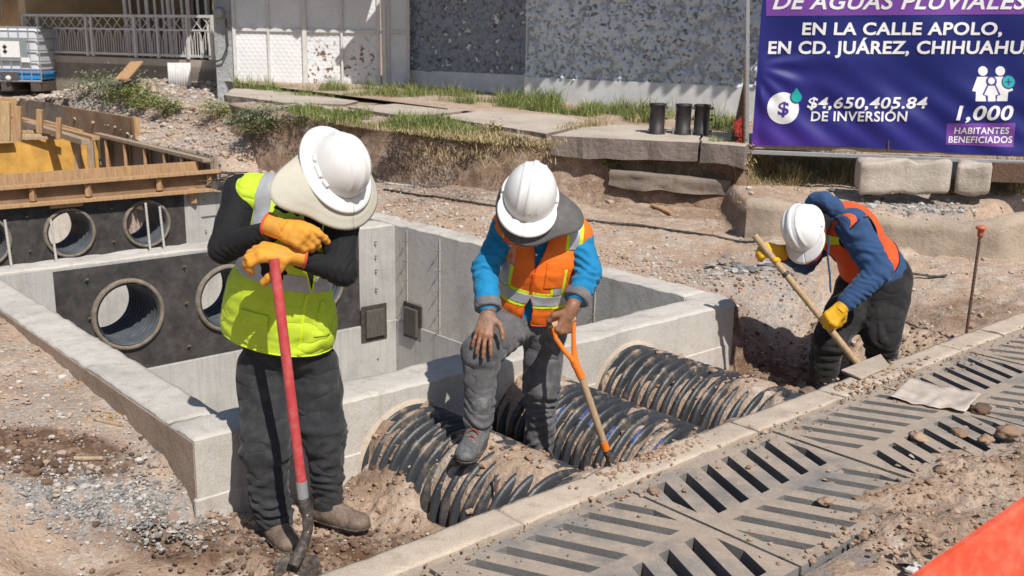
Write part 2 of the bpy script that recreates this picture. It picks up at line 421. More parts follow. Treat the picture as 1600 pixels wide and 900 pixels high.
def soil_z(x,y):
    u,v=touv(x,y)
    if -.3<u<5 and -1.33<v<.01: return float(trench_h(np.array([u]),np.array([v]))[0])
    return gh1(x,y)
# ================= BASIN =================
basin=empty('storm_drain_basin','cast concrete storm drain chamber with round pipe openings in its black coated inner walls','drain chamber',loc=W(0,0,0))
def wall_part(name,boxes,mats,holes=(),bevel=.012,rough=.004,chip=None):
    """boxes: list of (u0,v0,z0,u1,v1,z1); holes: (u,z,r,v0,v1) cut along v"""
    mb=MB()
    for b in boxes: mb.box(b[:3],b[3:])
    me=mb.mesh(name); bm=bmesh.new(); bm.from_mesh(me)
    if bevel: bmesh.ops.bevel(bm,geom=list(bm.edges),offset=bevel,segments=2,affect='EDGES')
    bm.to_mesh(me); bm.free()
    o=link(name,me,mats)
    if holes:
        cb=MB()
        for (u,z,r,v0,v1) in holes:
            Mx=frameM((u,v0,z),(1,0,0),z=(0,-1,0)); cb.lathe([(0,0),(r,0),(r,-(v1-v0)),(0,-(v1-v0))],Mx,48)
        cm=cb.mesh('c'); bm=bmesh.new(); bm.from_mesh(cm); bmesh.ops.remove_doubles(bm,verts=bm.verts,dist=1e-5); bmesh.ops.recalc_face_normals(bm,faces=bm.faces); bm.to_mesh(cm); bm.free()
        co=bpy.data.objects.new('c',cm); COL.objects.link(co)
        md=o.modifiers.new('b','BOOLEAN'); md.object=co; md.operation='DIFFERENCE'; md.solver='EXACT'
        dg=bpy.context.evaluated_depsgraph_get(); me2=bpy.data.meshes.new_from_object(o.evaluated_get(dg)); o.modifiers.clear(); o.data=me2; bpy.data.objects.remove(co)
    o.data.transform(MUV); setp(o,basin); return o
def rough_top(u0,v0,u1,v1,z0,z1,name,mat,seed,res=.03,amp=.006,ch=.02):
    """concrete wall with a hand-floated uneven top and worn arrises: grid skinned box"""
    nu=max(2,int((u1-u0)/res)); nv=max(2,int((v1-v0)/res)); us=np.linspace(u0,u1,nu+1); vs=np.linspace(v0,v1,nv+1)
    gu,gv=np.meshgrid(us,vs); P=np.stack([gu.ravel(),gv.ravel()],1)
    e=np.minimum.reduce([gu.ravel()-u0,u1-gu.ravel(),gv.ravel()-v0,v1-gv.ravel()])
    Z=z1+amp*fbm(P*9,4,seed)-ch*.55*(1-sstep(0,ch*1.3,e+.012*fbm(P*14,2,seed+3)))
    V,Q=grid_mesh('x',us,vs,Z); V=list(map(tuple,V)); F=[tuple(q) for q in Q]
    ring=[i for i in range(nu+1)]+[ (j)*(nu+1)+nu for j in range(1,nv+1)]+[nv*(nu+1)+i for i in range(nu-1,-1,-1)]+[j*(nu+1) for j in range(nv-1,0,-1)]
    n0=len(V); zs=[]
    for i in ring: V.append((V[i][0],V[i][1],z0))
    L=len(ring)
    for k in range(L): F.append((ring[k],n0+k,n0+(k+1)%L,ring[(k+1)%L]))
    me=mesh_np(name,V,F); me.transform(MUV)
    nq=len(Q); me.polygons.foreach_set('use_smooth',[True]*nq+[False]*(len(me.polygons)-nq))
    return link(name,me,mat)
# front wall with pipe openings filled by the pipes (pipes run into it)
o=rough_top(.0,.0,3.66,.27,-1.7,0,'front_wall',M['conc'],3); setp(o,basin)
o=rough_top(.002,.272,.242,3.735,-1.7,0,'left_wall',M['conc'],5); setp(o,basin)
o=rough_top(3.67,.34,3.93,7.2,-1.7,0,'right_wall',M['conc'],9); setp(o,basin)
# rounded right corner
mb=MB(); pl_=[(3.66,.002),(3.74,.004),(3.80,.02),(3.855,.055),(3.895,.11),(3.92,.18),(3.93,.26),(3.93,.339),(3.66,.339)]
mb.prism(pl_,-1.7,-.006); o=mb.build('corner_pier',M['conc'],bevel=.022); o.data.transform(MUV); setp(o,basin)
# soil-stained lower cast of the outer left face and lower pour lip
mb=MB(); mb.box((-.012,-.008,-1.3),(3.7,.02,-.275)); o=mb.build('lower_pour',M['conc'],bevel=.006); o.data.transform(MUV); setp(o,basin)
mb=MB(); mb.box((-.0025,.012,-1.0),(.006,3.6,-.02)); o=mb.build('soil_stained_face',M['conc_side']); o.data.transform(MUV); setp(o,basin)
MIDH=[(1.155,-.44),(1.985,-.44),(2.815,-.44)]; FARH=[(.98,-.36),(1.81,-.36),(2.63,-.35)]
wall_part('middle_wall',[(.242,3.74,-1.7,3.668,4.04,-.02)],M['conc_in'],[(u,z,.27,3.5,4.3) for u,z in MIDH],bevel=0)
o=rough_top(.242,3.745,3.668,4.035,-.019,.0,'middle_wall_cap',M['conc'],15); setp(o,basin)
wall_part('rear_wall',[(-3.0,6.95,-1.7,3.668,7.2,-.02)],M['conc_in'],[(u,z,.25,6.7,7.4) for u,z in FARH],bevel=0)
# black waterproof coating sheets, holes cut
wall_part('black_coating',[(.63,3.737,-.9,3.27,3.7395,-.035)],M['black'],[(u,z,.27,3.5,4.3) for u,z in MIDH],bevel=0)
wall_part('black_coating',[(-1.2,6.947,-.75,3.07,6.9495,-.03)],M['black'],[(u,z,.25,6.7,7.4) for u,z in FARH],bevel=0)
mb=MB(); mb.box((.242,3.715,-1.7),(3.668,3.736,-.905)); o=mb.build('lower_pour',M['conc_in'],bevel=.004); o.data.transform(MUV); setp(o,basin)
mb=MB(); mb.box((3.652,.35,-1.7),(3.669,3.71,-.905)); o=mb.build('lower_pour',M['conc_in'],bevel=.004); o.data.transform(MUV); setp(o,basin)
mb=MB(); mb.box((-3.0,3.74,-1.7),(.0,3.99,-.01));  o=mb.build('left_return_wall',M['conc'],bevel=.01); o.data.transform(MUV); setp(o,basin)
mb=MB(); mb.box((.0,4.06,-1.7),(.242,6.94,-.03));  o=mb.build('left_rear_wall',M['conc'],bevel=.01); o.data.transform(MUV); setp(o,basin)
mb=MB(); mb.box((-.5,10.36,-1.7),(3.5,10.46,-.42)); o=mb.build('end_wall',M['conc'],bevel=.01); o.data.transform(MUV); setp(o,basin)
mb=MB(); mb.box((.2,.2,-1.74),(3.7,7.0,-1.66));  o=mb.build('basin_floor',M['conc_in']); o.data.transform(MUV); setp(o,basin)
# vertical formwork seams on inner faces (thin raised fins) 
for u in (3.41,): 
    mb=MB(); mb.box((u,3.732,-.9),(u+.006,3.741,-.03)); o=mb.build('formwork_seam',M['conc'],basin); o.data.transform(MUV)
for v in (3.55,3.06,2.45,1.17):
    mb=MB(); mb.box((3.664,v,-.9),(3.671,v+.006,-.03)); o=mb.build('formwork_seam',M['conc'],basin); o.data.transform(MUV)
# recessed drain ports (dark frames) in the corner
def port(Mx,name='step_port'):
    mb=MB(); mb.box((-.14,0,-.17),(.14,.012,.17)); o=mb.build(name,M['darkpatch'],bevel=.004); o.data.transform(Mx); setp(o,basin)
    mb=MB(); mb.box((-.10,-.03,-.13),(.10,.0,.13)); c=mb.build('wooden_plug',M['plug'],bevel=.006); c.data.transform(Mx); c.parent=o
M['darkpatch']=simple('damp_dark_mortar',(.055,.048,.04),.85,.4,25,.004,80)
M['plug']=simple('weathered_plug_board',(.085,.078,.068),.85,.35,10,.002,60,stretch=(8,8,1))
port(Matrix(MUV)@Matrix.Translation((3.40,3.700,-.89)))
port(Matrix(MUV)@Matrix.Translation((3.652,3.46,-.87))@Matrix.Rotation(-PI/2,4,'Z'))
# form ties
tie=MB(); tie.tube([(0,0,0),(0,-.045,.004)],.0045,6); tie.tube([(-.012,-.02,-.006),(.0,-.03,.006),(.014,-.02,.0)],.004,5)
tmesh=tie.mesh('form_tie'); tmesh.materials.append(M['tie']) if 'tie' in M else None
M['tie']=simple('rusty_tie_wire',(.20,.13,.08),.8,.4,60); tmesh.materials.append(M['tie'])
def addtie(Mx):
    o=bpy.data.objects.new('form_tie',tmesh); COL.objects.link(o); o.matrix_world=Mx; o.parent=basin; o.matrix_parent_inverse=Matrix.Translation(basin.location).inverted()
RU=Matrix.Rotation(-PI/2,4,'Z')
for v in (3.55,3.06,1.17):
    for z in (-.13,-.32,-.50,-.68,-.86): 
        addtie(MUV@Matrix.Translation((3.667,v,z+random.uniform(-.01,.01)))@RU@Matrix.Rotation(random.uniform(-.2,.2),4,'Z'))
for u in (3.44,):
    for z in (-.14,-.27,-.40,-.58,-1.25): addtie(MUV@Matrix.Translation((u,3.738,z)))
for u in (.86,1.62,2.4,.35):
    for z in (-.12,-.42,-.78): addtie(MUV@Matrix.Translation((u,3.738,z)))
for u in (.55,1.40,2.25,3.3):
    for z in (-.15,-.5): addtie(MUV@Matrix.Translation((u,6.948,z)))
# pipe sleeves in the inner walls
def sleeve(u,v,z,r,L=.62):
    ro=r; prof=[]
    mb=MB(); Mx=MUV@frameM((u,v,z),(1,0,0),z=(0,-1,0))
    # flange ring
    mb.lathe([(ro-.040,-.02),(ro-.036,.030),(ro-.022,.038),(ro-.004,.030),(ro-.002,-.01)],Mx,56,0)
    ring=mb.build('pipe_sleeve',M['pipering']); setp(ring,basin)
    mb=MB(); N=11; pr=[]
    for k in range(N*6+1):
        t=k/(N*6); zz=.03-(L)*t; pr.append((ro-.042-.014*(.5-.5*math.cos(2*PI*t*N))**.7,zz))
    mb.lathe(pr,Mx,56,0); b=mb.build('corrugated_liner',M['hdpe_in']); b.parent=ring
for u,z in MIDH: sleeve(u,3.74,z,.285)
for u,z in FARH: sleeve(u,6.95,z,.265)
# starter bars on the middle wall
bars=[(10,345,.40),(81,345,.715),(230,320,1.43),(250,325,1.54)]
M['bar']=simple('cement_splashed_rebar',(.46,.44,.41),.85,.2,60,.002,150)
def rebar_mesh(mb,p,q,r,mm=0):
    p=Vector(p);q=Vector(q); L=(q-p).length; n=max(2,int(L/.012)); pts=[];rr=[]
    for i in range(n+1): pts.append(p.lerp(q,i/n)); rr.append(r*(1.13 if i%2 else .94))
    mb.tube(pts,rr,8,mm)
wh=['leftmost white cement-splashed starter bar on the middle wall at the frame edge','white cement-splashed starter bar in front of the middle far pipe hole','left one of the two white starter bars crossing the right far pipe hole','right one of the two white starter bars crossing the right far pipe hole']
for k,(u,h,tl) in enumerate(((.40,.37,.02),(.715,.34,.02),(1.43,.40,.015),(1.545,.36,.02))):
    mb=MB(); rebar_mesh(mb,W(u,3.9,-.03),W(u-tl*.5,3.9+tl,h-.02),.0095); tag(mb.build('starter_bar',M['bar']),wh[k],'rebar','starter bars on the middle wall')
# ================= OUTSIDE PIPES =================
def hdpe_mat():
    t=NT('dusty_ribbed_pipe')
    t2=t.noise(9,6,.7); c=t.ramp(t.noise(5,4,.6),[(.3,(.022,.025,.03)),(.7,(.045,.05,.058))])
    g=t.n('ShaderNodeNewGeometry'); sx=t.n('ShaderNodeSeparateXYZ'); t.l(g.outputs['Normal'],sx.inputs[0])
    up=t.step(sx.outputs[2],.25,.95)
    d=t.math('MULTIPLY',t.step(t2,.52,.66),t.math('ADD',up,.2)); c=t.mix(d,c,(.34,.245,.17))
    sp=t.step(t.voro(30),.10,.02); c=t.mix(t.math('MULTIPLY',sp,.8),c,(.33,.25,.18))
    t.col(c); t.set(Roughness=.42); t.bump(t.noise(60,4,.7),.002); return t.m
M['pipe']=hdpe_mat()
M['kerbd']=concrete('dusty_tan_kerb',(.40,.325,.255),.012,.5)
M['bluemark']=simple('blue_spray_paint',(.02,.07,.28),.5,.35,30,dust=.85,dustc=(.33,.25,.18))
plab=['ribbed black drain pipe half buried in sand under the middle worker\'s boot','middle black ribbed drain pipe with blue paint marks beside the orange-handled shovel','rightmost black ribbed drain pipe, cleanest, nearest the stooping worker']
for i,pu in enumerate(PIPES):
    mb=MB(); n=17; per=.070; pr=[]; Mx=MUV@frameM((pu,0.03,PZ),(1,0,0),z=(0,-1,0))
    z=-.0; 
    while z<1.42:
        for a,r in ((0,PR-.050),(.016,PR-.050),(.022,PR-.036),(.027,PR-.012),(.034,PR-.001),(.043,PR+.003),(.052,PR-.001),(.059,PR-.012),(.065,PR-.038)): pr.append((r,z+a))
        z+=per
    mb.lathe(pr,Mx,72,0)
    pipe=empty('corrugated_pipe',plab[i],'pipe','corrugated pipes leaving the front wall',W(pu,0,PZ))
    b=mb.build('pipe_barrel',M['pipe'],pipe)
    mb=MB(); mb.lathe([(PR-.05,-.0),(PR-.05,1.4)],Mx,48,0); mb.build('pipe_inner_wall',M['hdpe_in'],pipe)
    if i==1:
        for k in range(8):
            zz=(3+k*1.4); zz=round(zz*1.31)*per+.043
            mb=MB(); a0=math.radians(124+5*math.sin(k*2)); V_=[];
            for dz in (-.011,.011):
                for da in np.linspace(-.13,.13,7):
                    a=a0+da; V_.append(Mx@Vector(((PR+.0045)*math.cos(a),(PR+.0045)*math.sin(a),zz+dz)))
            mb.add(V_,[(j,j+1,j+8,j+7) for j in range(6)]); mb.build('blue_paint_mark',M['bluemark'],pipe)
# mortar collar round each pipe on the wall face
for pu in PIPES:
    mb=MB(); Mx=MUV@frameM((pu,0.0,PZ),(1,0,0),z=(0,-1,0)); mb.lathe([(PR-.02,.03),(PR+.006,.014),(PR+.02,.004),(PR+.026,-.01)],Mx,64); mb.build('mortar_collar',M['conc_kerb'],basin)
# ================= KERB + CHANNEL =================
KV0,KV1=-1.485,-1.325
segs=[-.9,.55,1.95,2.66,3.9,4.42,5.6,7.0,9]
kerb=empty('channel_kerb',None,None,loc=W(0,-1.4,0),kind='structure')
for a,b in zip(segs[:-1],segs[1:]):
    o=rough_top(a+.004,KV0,b-.004,KV1,-.9,.012+random.uniform(-.002,.003),'kerb_segment',M['conc_kerb'],int(a*10)+50,.02,.004,.012); setp(o,kerb)
chn=empty('channel_wall',None,None,loc=W(0,-1.9,-.5),kind='structure')
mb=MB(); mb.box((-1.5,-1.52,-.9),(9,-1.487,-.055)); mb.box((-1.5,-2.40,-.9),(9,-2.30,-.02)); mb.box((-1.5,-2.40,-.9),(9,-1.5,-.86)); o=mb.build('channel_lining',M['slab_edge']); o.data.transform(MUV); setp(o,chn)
def clip_poly(poly,n,d):
    out=[]
    for i in range(len(poly)):
        a=poly[i];b=poly[(i+1)%len(poly)]; da=a[0]*n[0]+a[1]*n[1]-d; db=b[0]*n[0]+b[1]*n[1]-d
        if da<=0: out.append(a)
        if da*db<0: t=da/(da-db); out.append((a[0]+(b[0]-a[0])*t,a[1]+(b[1]-a[1])*t))
    return out
def area(p): return abs(sum(p[i][0]*p[(i+1)%len(p)][1]-p[(i+1)%len(p)][0]*p[i][1] for i in range(len(p))))/2
def grate_mat():
    t=NT('dusty_polymer_grate'); g=t.n('ShaderNodeNewGeometry'); t.co=g.outputs['Position']; n=t.noise(4,5,.6); d=t.noise(13,6,.7); f=t.noise(140,3,.7)
    c=t.ramp(n,[(.3,(.15,.146,.144)),(.7,(.25,.24,.232))])
    dm=t.math('ADD',t.step(t.noise(1.3,5,.6),.37,.56),t.math('MULTIPLY',t.step(d,.42,.7),.45)); dm=t.math('MINIMUM',dm,.92)
    sx=t.n('ShaderNodeSeparateXYZ'); t.l(g.outputs['Normal'],sx.inputs[0]); dm=t.math('MULTIPLY',dm,t.step(sx.outputs[2],.3,.9))
    c=t.mix(dm,c,t.ramp(d,[(.3,(.33,.265,.21)),(.7,(.43,.35,.28))]))
    c=t.mix(.4,c,t.ramp(f,[(.3,(.3,.3,.3)),(.7,(.72,.72,.72))]),'OVERLAY')
    t.col(c); t.set(Roughness=.8); t.bump(t.math('ADD',d,f),.003); return t.m
M['grate']=grate_mat()
def grate_mesh(flip):
    Wd,Hd=.937,.775; mb=MB(); zt=.0; zb=-.075; m=.05
    # local: x 0..Wd along u, y 0..-Hd
    mb.prism([(0,-m),(Wd,-m),(Wd,0),(0,0)],zb,zt); mb.prism([(0,-Hd),(Wd,-Hd),(Wd,-Hd+m),(0,-Hd+m)],zb,zt)
    mid=-Hd/2; g=.032
    mb.prism([(0,mid-g),(Wd,mid-g),(Wd,mid+g),(0,mid+g)],zb,zt)
    for (y0,y1,sg) in ((-m,mid+g,1),(mid-g,-Hd+m,-1)):
        lo,hi=min(y0,y1),max(y0,y1)
        for (x0,x1) in ((0,.045),(Wd-.045,Wd)):
            mb.prism([(x0,lo),(x1,lo),(x1,hi),(x0,hi)],zb,zt)
        R=[(.045,lo),(Wd-.045,lo),(Wd-.045,hi),(.045,hi)]
        sgn=sg*(1 if flip else -1); ang=math.radians(25)*sgn
        # slots run along direction (sin,cos); stripe normal:
        nx,ny=math.cos(ang),-math.sin(ang); pitch=.122; slot=.050
        cx,cy=Wd/2,(lo+hi)/2; c0=cx*nx+cy*ny
        for k in range(-8,9):
            a=c0+k*pitch+slot/2; b=c0+(k+1)*pitch-slot/2
            p=clip_poly(R,(-nx,-ny),-a); 
            if len(p)>2: p=clip_poly(p,(nx,ny),b)
            if len(p)>2 and area(p)>1e-5: mb.prism(p,zb,zt)
    me=mb.mesh('grate'); return me
GM=[grate_mesh(False),grate_mesh(True)]
for i_,g in enumerate(GM):
    bm=bmesh.new(); bm.from_mesh(g); bmesh.ops.remove_doubles(bm,verts=bm.verts,dist=1e-4); bm.to_mesh(g); bm.free(); g.materials.append(M['grate'])
glab={-2:'concrete channel grate cut off by the bottom left of the frame edge',-1:'dark slotted channel grate at the very bottom of the picture beside the kerb end',0:'darkest slotted channel grate, nearest the camera, in front of the nearest ribbed pipe',
 1:'slotted channel grate with a sand clod at its corner, second from the camera',2:'slotted channel grate before the thin kerb board, dirt heaped on its road side',3:'slotted channel grate partly covered by the torn paper sheet',
 4:'slotted channel grate just behind the torn paper sheet and the big clod',5:'slotted channel grate next to the yellow cap beside the kerb',6:'far slotted channel grate at the right edge of the picture behind the capped stake',7:'farthest slotted channel grate cut by the right edge'}
for k in range(-1,7):
    r=empty('channel_grate',glab[k],'drain grate','slotted grates over the channel',W(.115+.955*(k)-.0,-1.505,0),BA)
    r.rotation_euler=(random.uniform(-.003,.003),random.uniform(-.003,.003),BA)
    o=bpy.data.objects.new('grate_slab',GM[k%2]); COL.objects.link(o); o.parent=r

def spill_h(u,v):
    P=np.stack([u,v],1); n=fbm(P*3.1,4,141); e=sstep(-2.10,-2.48,v+.14*n+.07*sstep(2.6,4,u)); th=(.030+.055*sstep(2.0,3.4,u))*e*(.8+.5*fbm(P*2.2,3,149))+.012*e
    return -.012+.03*(e>.02)*0+th*1.2+.022*e*fbm(P*11,4,151)+.006*fbm(P*40,3,157)
uu=np.arange(1.25,7.0,.014); vv=np.arange(-3.3,-1.85,.014); gu,gv=np.meshgrid(uu,vv); Zs=spill_h(gu.ravel(),gv.ravel()); Zs=Zs-.05*sstep(1.6,1.25,gu.ravel())
V,Q=grid_mesh('s',uu,vv,Zs); xy=AA+V[:,:1]*UU+V[:,1:2]*VV; V=np.column_stack([xy,V[:,2]]); Q=Q[(Zs[Q]>-.006).any(1)]
used=np.unique(Q); mp_=np.full(len(V),-1); mp_[used]=np.arange(len(used)); V=V[used]; Q=mp_[Q]
me=mesh_fast('spilled_soil',V,Q); paint(me,V); add_=me.attributes['damp']; add_.data.foreach_set('value',(.55*sstep(-.1,.5,fbm(V[:,:2]*3.3,3,5))).astype(np.float32)); tag(link('spilled_soil',me,M['ground']),kind='structure')
from mathutils.bvhtree import BVHTree
# ================= FORMWORK =================
M['pine_pale']=simple('pale_new_pine',(.50,.34,.185),.8,.25,5,.001,40,stretch=(9,9,1.5))
M['ply_gray']=simple('grey_stained_plywood',(.20,.16,.125),.85,.3,4,.001,40,dust=.5,dustc=(.30,.25,.2))
def P3(u,v,z): return W(u,v,z)
fw=empty('timber_formwork','front timber formwork frame of two rails and short studs over the far holed wall','formwork','timber formwork of the unfinished chamber',W(1.5,6.8,0))
def bb(par,name,mat,p,q,w,h,up=(0,0,1)):
    mb=MB(); mb.beam(P3(*p),P3(*q),w,h,up); return mb.build(name,mat,par,bevel=.002)
# front frame, slightly proud of wall
bb(fw,'rail',M['wood'],(-2.5,6.90,.150),(3.46,6.86,.175),.085,.036)
bb(fw,'rail',M['wood'],(-2.5,6.90,-.005),(3.48,6.86,-.03),.085,.036)
for u,wd in ((-1.0,.05),(.0,.05),(1.05,.085),(1.47,.045),(2.02,.05),(2.78,.05),(3.36,.05),(-.5,.05)): bb(fw,'stud',M['wood'],(u,6.895,.01),(u,6.895,.14),wd,.07,(0,1,0))
mb=MB(); mb.box((-2.5,6.925,-.02),(3.47,6.943,.16)); o=mb.build('plywood_panel',M['ply'],fw); o.data.transform(MUV)
mb=MB(); mb.box((-2.5,7.10,-.02),(3.30,7.145,.265)); o=mb.build('plank',M['wood'],fw); o.data.transform(MUV)
bb(fw,'prop_board',M['wood'],(1.62,6.90,-.06),(1.95,6.90,-.06),.03,.05); bb(fw,'stud',M['wood'],(3.16,6.92,-.17),(3.16,6.92,.0),.09,.04,(0,1,0))
# right inner panel
f2=empty('timber_formwork','slanting right side formwork panel with upright studs behind the front frame','formwork','timber formwork of the unfinished chamber',W(3.4,8.7,0))
mb=MB(); mb.box((3.50,7.15,-.6),(3.52,10.6,.30)); o=mb.build('plywood_panel',M['ply_gray'],f2); o.data.transform(MUV)
bb(f2,'rail',M['wood2'],(3.44,7.1,.27),(3.44,10.5,.30),.09,.04)
for v in (7.35,7.75,8.25,8.85,9.5,10.15): bb(f2,'stud',M['wood'],(3.44,v,-.55),(3.44,v,.25),.04,.09,(0,1,0))
# yellow panel across the far end
f3=empty('timber_formwork','yellow plywood formwork panel with pale battens and loops of tie wire','formwork','timber formwork of the unfinished chamber',W(1.2,10.5,0))
mb=MB(); mb.box((-4.5,10.52,-.9),(3.44,10.54,.26)); o=mb.build('plywood_panel',M['plyy'],f3); o.data.transform(MUV)
bb(f3,'rail',M['pine_pale'],(-4.5,10.46,.27),(2.35,10.46,.27),.10,.045)
for u in (-.4,.95,1.95,3.15,3.33): bb(f3,'stud',M['wood2'],(u,10.48,-.85),(u,10.48,.25),.10 if u<3 else .085,.05,(0,1,0))
for u,z in ((1.02,-.06),(2.02,-.06),(2.1,-.2),(1.12,-.14)):
    mb=MB(); c=P3(u,10.40,z); pts=[c+Vector((.07*math.cos(a)*UU[0],.07*math.cos(a)*UU[1],.06*math.sin(a)+.01*math.sin(3*a))) for a in np.linspace(0,2*PI,16)]; mb.tube(pts,.006,5); mb.build('tie_wire',M['rubber'],f3)
# outer big boards beyond
def board(p1,p2,z0,z1,th,mat,label,name='form_board',capend=False):
    a=Vector(p1).to_2d();b=Vector(p2).to_2d(); d=(b-a).normalized(); n=Vector((-d.y,d.x))*th
    e=empty(name,label,'board','big formwork boards beyond the chamber',(a.x,a.y,z0))
    mb=MB(); mb.box8([(a.x,a.y,z0),(b.x,b.y,z0),(b.x+n.x,b.y+n.y,z0),(a.x+n.x,a.y+n.y,z0),(a.x,a.y,z1),(b.x,b.y,z1),(b.x+n.x,b.y+n.y,z1),(a.x+n.x,a.y+n.y,z1)]); mb.build('plywood_panel',mat,e,bevel=.003)
    mb=MB(); mb.beam((a.x-n.x,a.y-n.y,z1-.03),(b.x-n.x,b.y-n.y,z1-.03),.04,.05); mb.build('top_batten',M['wood'],e) if capend==2 else None
    if capend:
        mb=MB(); c=b+n*.5; mb.beam((c.x+d.x*.03,c.y+d.y*.03,z0-.02),(c.x+d.x*.03,c.y+d.y*.03,z1+.01),.07,.09,(d.x,d.y,0)); mb.build('end_post',M['wood'],e)
    return e
q1=atY(208,184,13.7); q0=atY(100,168,15.6); q00=atY(29,153,17.4)
board((q0[0],q0[1]),(q1[0],q1[1]),-.1,q1[2],.03,M['ply'],'brown plywood board with a timber end post, nearest the rubble','form_board',True)
board((q00[0],q00[1]),(q0[0]+.12,q0[1]-.12),-.1,q0[2]+.02,.03,M['ply_gray'],'dark grey-brown plywood board behind the leaning beams')
ql=atY(-60,152,17.4); board((ql[0],ql[1]),(q00[0],q00[1]),-.1,q00[2],.03,M['wood'],'light orange-brown board at the left picture edge behind the stakes')
# stakes
stk=[(9,206,159,14,'tallest pale stake at the left picture edge'),(27,206,166,13,'orange-tan stake second from the left picture edge'),(62,194,171,9,'stake behind the loose slanting beam'),(92,203,184,7,'shortest stake, right of the slanting beam middle')]
for i,(px,yb,yt,wd,lb) in enumerate(stk):
    Y=[12.6,12.4,12.0,11.9][i]; b=atY(px,yb+14,Y); t=atY(px,yt,Y); mb=MB(); mb.beam(b,t,wd*Y/1600,.045,(0,1,0)); tag(mb.build('timber_stake',M['pine_pale'] if i==0 else M['wood'],bevel=.003),lb,'stake','stakes in the far formwork')
# long rails and loose beams
def lb_(px0,z0,px1,z1,w,h,mat,label,name='loose_beam'):
    mb=MB(); mb.beam(at(*px0,z0),at(*px1,z1),w,h); return tag(mb.build(name,mat,bevel=.003),label,'beam','loose beams on the formwork')
lb_((-30,170),.36,(150,216),.34,.10,.05,M['wood'],'long slanting rail running from the left picture edge to the panel corner')
lb_((42,193),.40,(134,222),.36,.10,.07,M['wood2'],'grey loose beam lying slantwise on the yellow panel rail')
lb_((0,207),.32,(93,205),.32,.10,.04,M['wood'],'upper plank of the flat stack left of the slanting beam')
lb_((-20,213),.30,(88,211),.30,.12,.035,M['pine_pale'],'pale middle plank of the flat stack left of the slanting beam')
lb_((-20,217),.29,(95,215),.29,.06,.04,M['wood2'],'lowest grey plank of the flat stack left of the slanting beam')
lb_((70,190),.40,(128,206),.33,.05,.04,M['wood'],'thin batten beside the slanting beam near the brown board')
# dark rubble/rebar tangle at the end of the frame
mb=MB()
for k in range(14):
    a=W(3.62+random.uniform(-.1,.2),6.7+random.uniform(-.2,.5),.04+random.uniform(0,.06)); d=Vector((random.uniform(-.35,.35),random.uniform(-.25,.25),random.uniform(-.02,.05)))
    mb.tube([a-d,a+Vector((0,0,.02)),a+d],.008,5)
tag(mb.build('rebar_offcuts',M['rubber']),'tangle of dark wire offcuts on the chamber wall at the end of the timber frame','wire')
# ================= CABLES AND GROUND LITTER =================
def draped(pxs,r,name,mat,label,cat,z=0.015,lift=0,n=8):
    pts=[]
    for (x,y) in pxs:
        p=at(x,y,.1)
        for _ in range(30):
            zz=gh1(p[0],p[1]); p=at(x,y,zz+z)
        pts.append(Vector(p))
    # densify
    out=[]
    for a,b in zip(pts[:-1],pts[1:]):
        for k in range(n):
            q=a.lerp(b,k/n); out.append(q)
    out.append(pts[-1])
    for q in out: q.z=max(q.z-.05,gh1(q.x,q.y)+r+.004)
    mb=MB(); mb.tube(out,r,6); return tag(mb.build(name,mat),label,cat)
draped([(600,296),(660,306),(720,314),(790,325),(900,344),(1000,352),(1080,364),(1180,378)],.012,'ground_cable',M['rubber'],'long black cable lying across the sand behind the workers','cable')
draped([(300,212),(345,228),(400,246),(430,255)],.010,'ground_cable',M['rubber'],'short black cable on the rubble slope left of the green vest','cable')
draped([(335,272),(365,282),(400,290),(440,293)],.02,'ground_cable',M['rubber'],'thick black hose emerging behind the green-vested worker','hose')
draped([(600,286),(655,292)],.012,'plastic_conduit',M['white'],'short white plastic conduit on the sand right of the large brimmed helmet','conduit',n=2)
draped([(1375,410),(1480,425)],.010,'ground_cable',M['rubber'],'short dark cable behind the stooping worker\'s back','cable')
draped([(1018,322),(1050,330)],.02,'wood_splinter',M['wood'],'small orange-brown stick at the foot of the pavement bank','stick',n=2)
# pale cement bag dust patch & stick litter front-left
draped([(150,655),(190,664),(225,668)],.012,'dry_stick',M['wood2'],'dry stick among the pebbles beside the left chamber wall','stick',n=2)
draped([(115,716),(160,716)],.011,'dry_stick',M['wood2'],'half buried twig between damp soil and grey gravel','stick',n=2)
# pebbles
def stone_mesh(seed,sub=1,flat=.7):
    bm=bmesh.new(); bmesh.ops.create_icosphere(bm,subdivisions=sub,radius=1); rn=random.Random(seed)
    P=np.array([v.co[:] for v in bm.verts]); nz=.35*fbm(P*1.1+seed*7.1,2,seed)
    sx,sy,sz=rn.uniform(.8,1.25),rn.uniform(.7,1.1),rn.uniform(flat*.7,flat*1.1)
    for v,k in zip(bm.verts,nz): v.co*=1+k; v.co.x*=sx; v.co.y*=sy; v.co.z*=sz
    me=bpy.data.meshes.new('stone'); bm.to_mesh(me); bm.free(); return me
def tmpl(me):
    me.calc_loop_triangles(); V=np.array([v.co[:] for v in me.vertices]); F=np.array([t.vertices[:] for t in me.loop_triangles]); return V,F
TS=[tmpl(stone_mesh(i,1)) for i in range(5)]; TS2=[tmpl(stone_mesh(i+20,3,.6)) for i in range(5)]; TS3=[tmpl(stone_mesh(i+20,2,.6)) for i in range(5)]
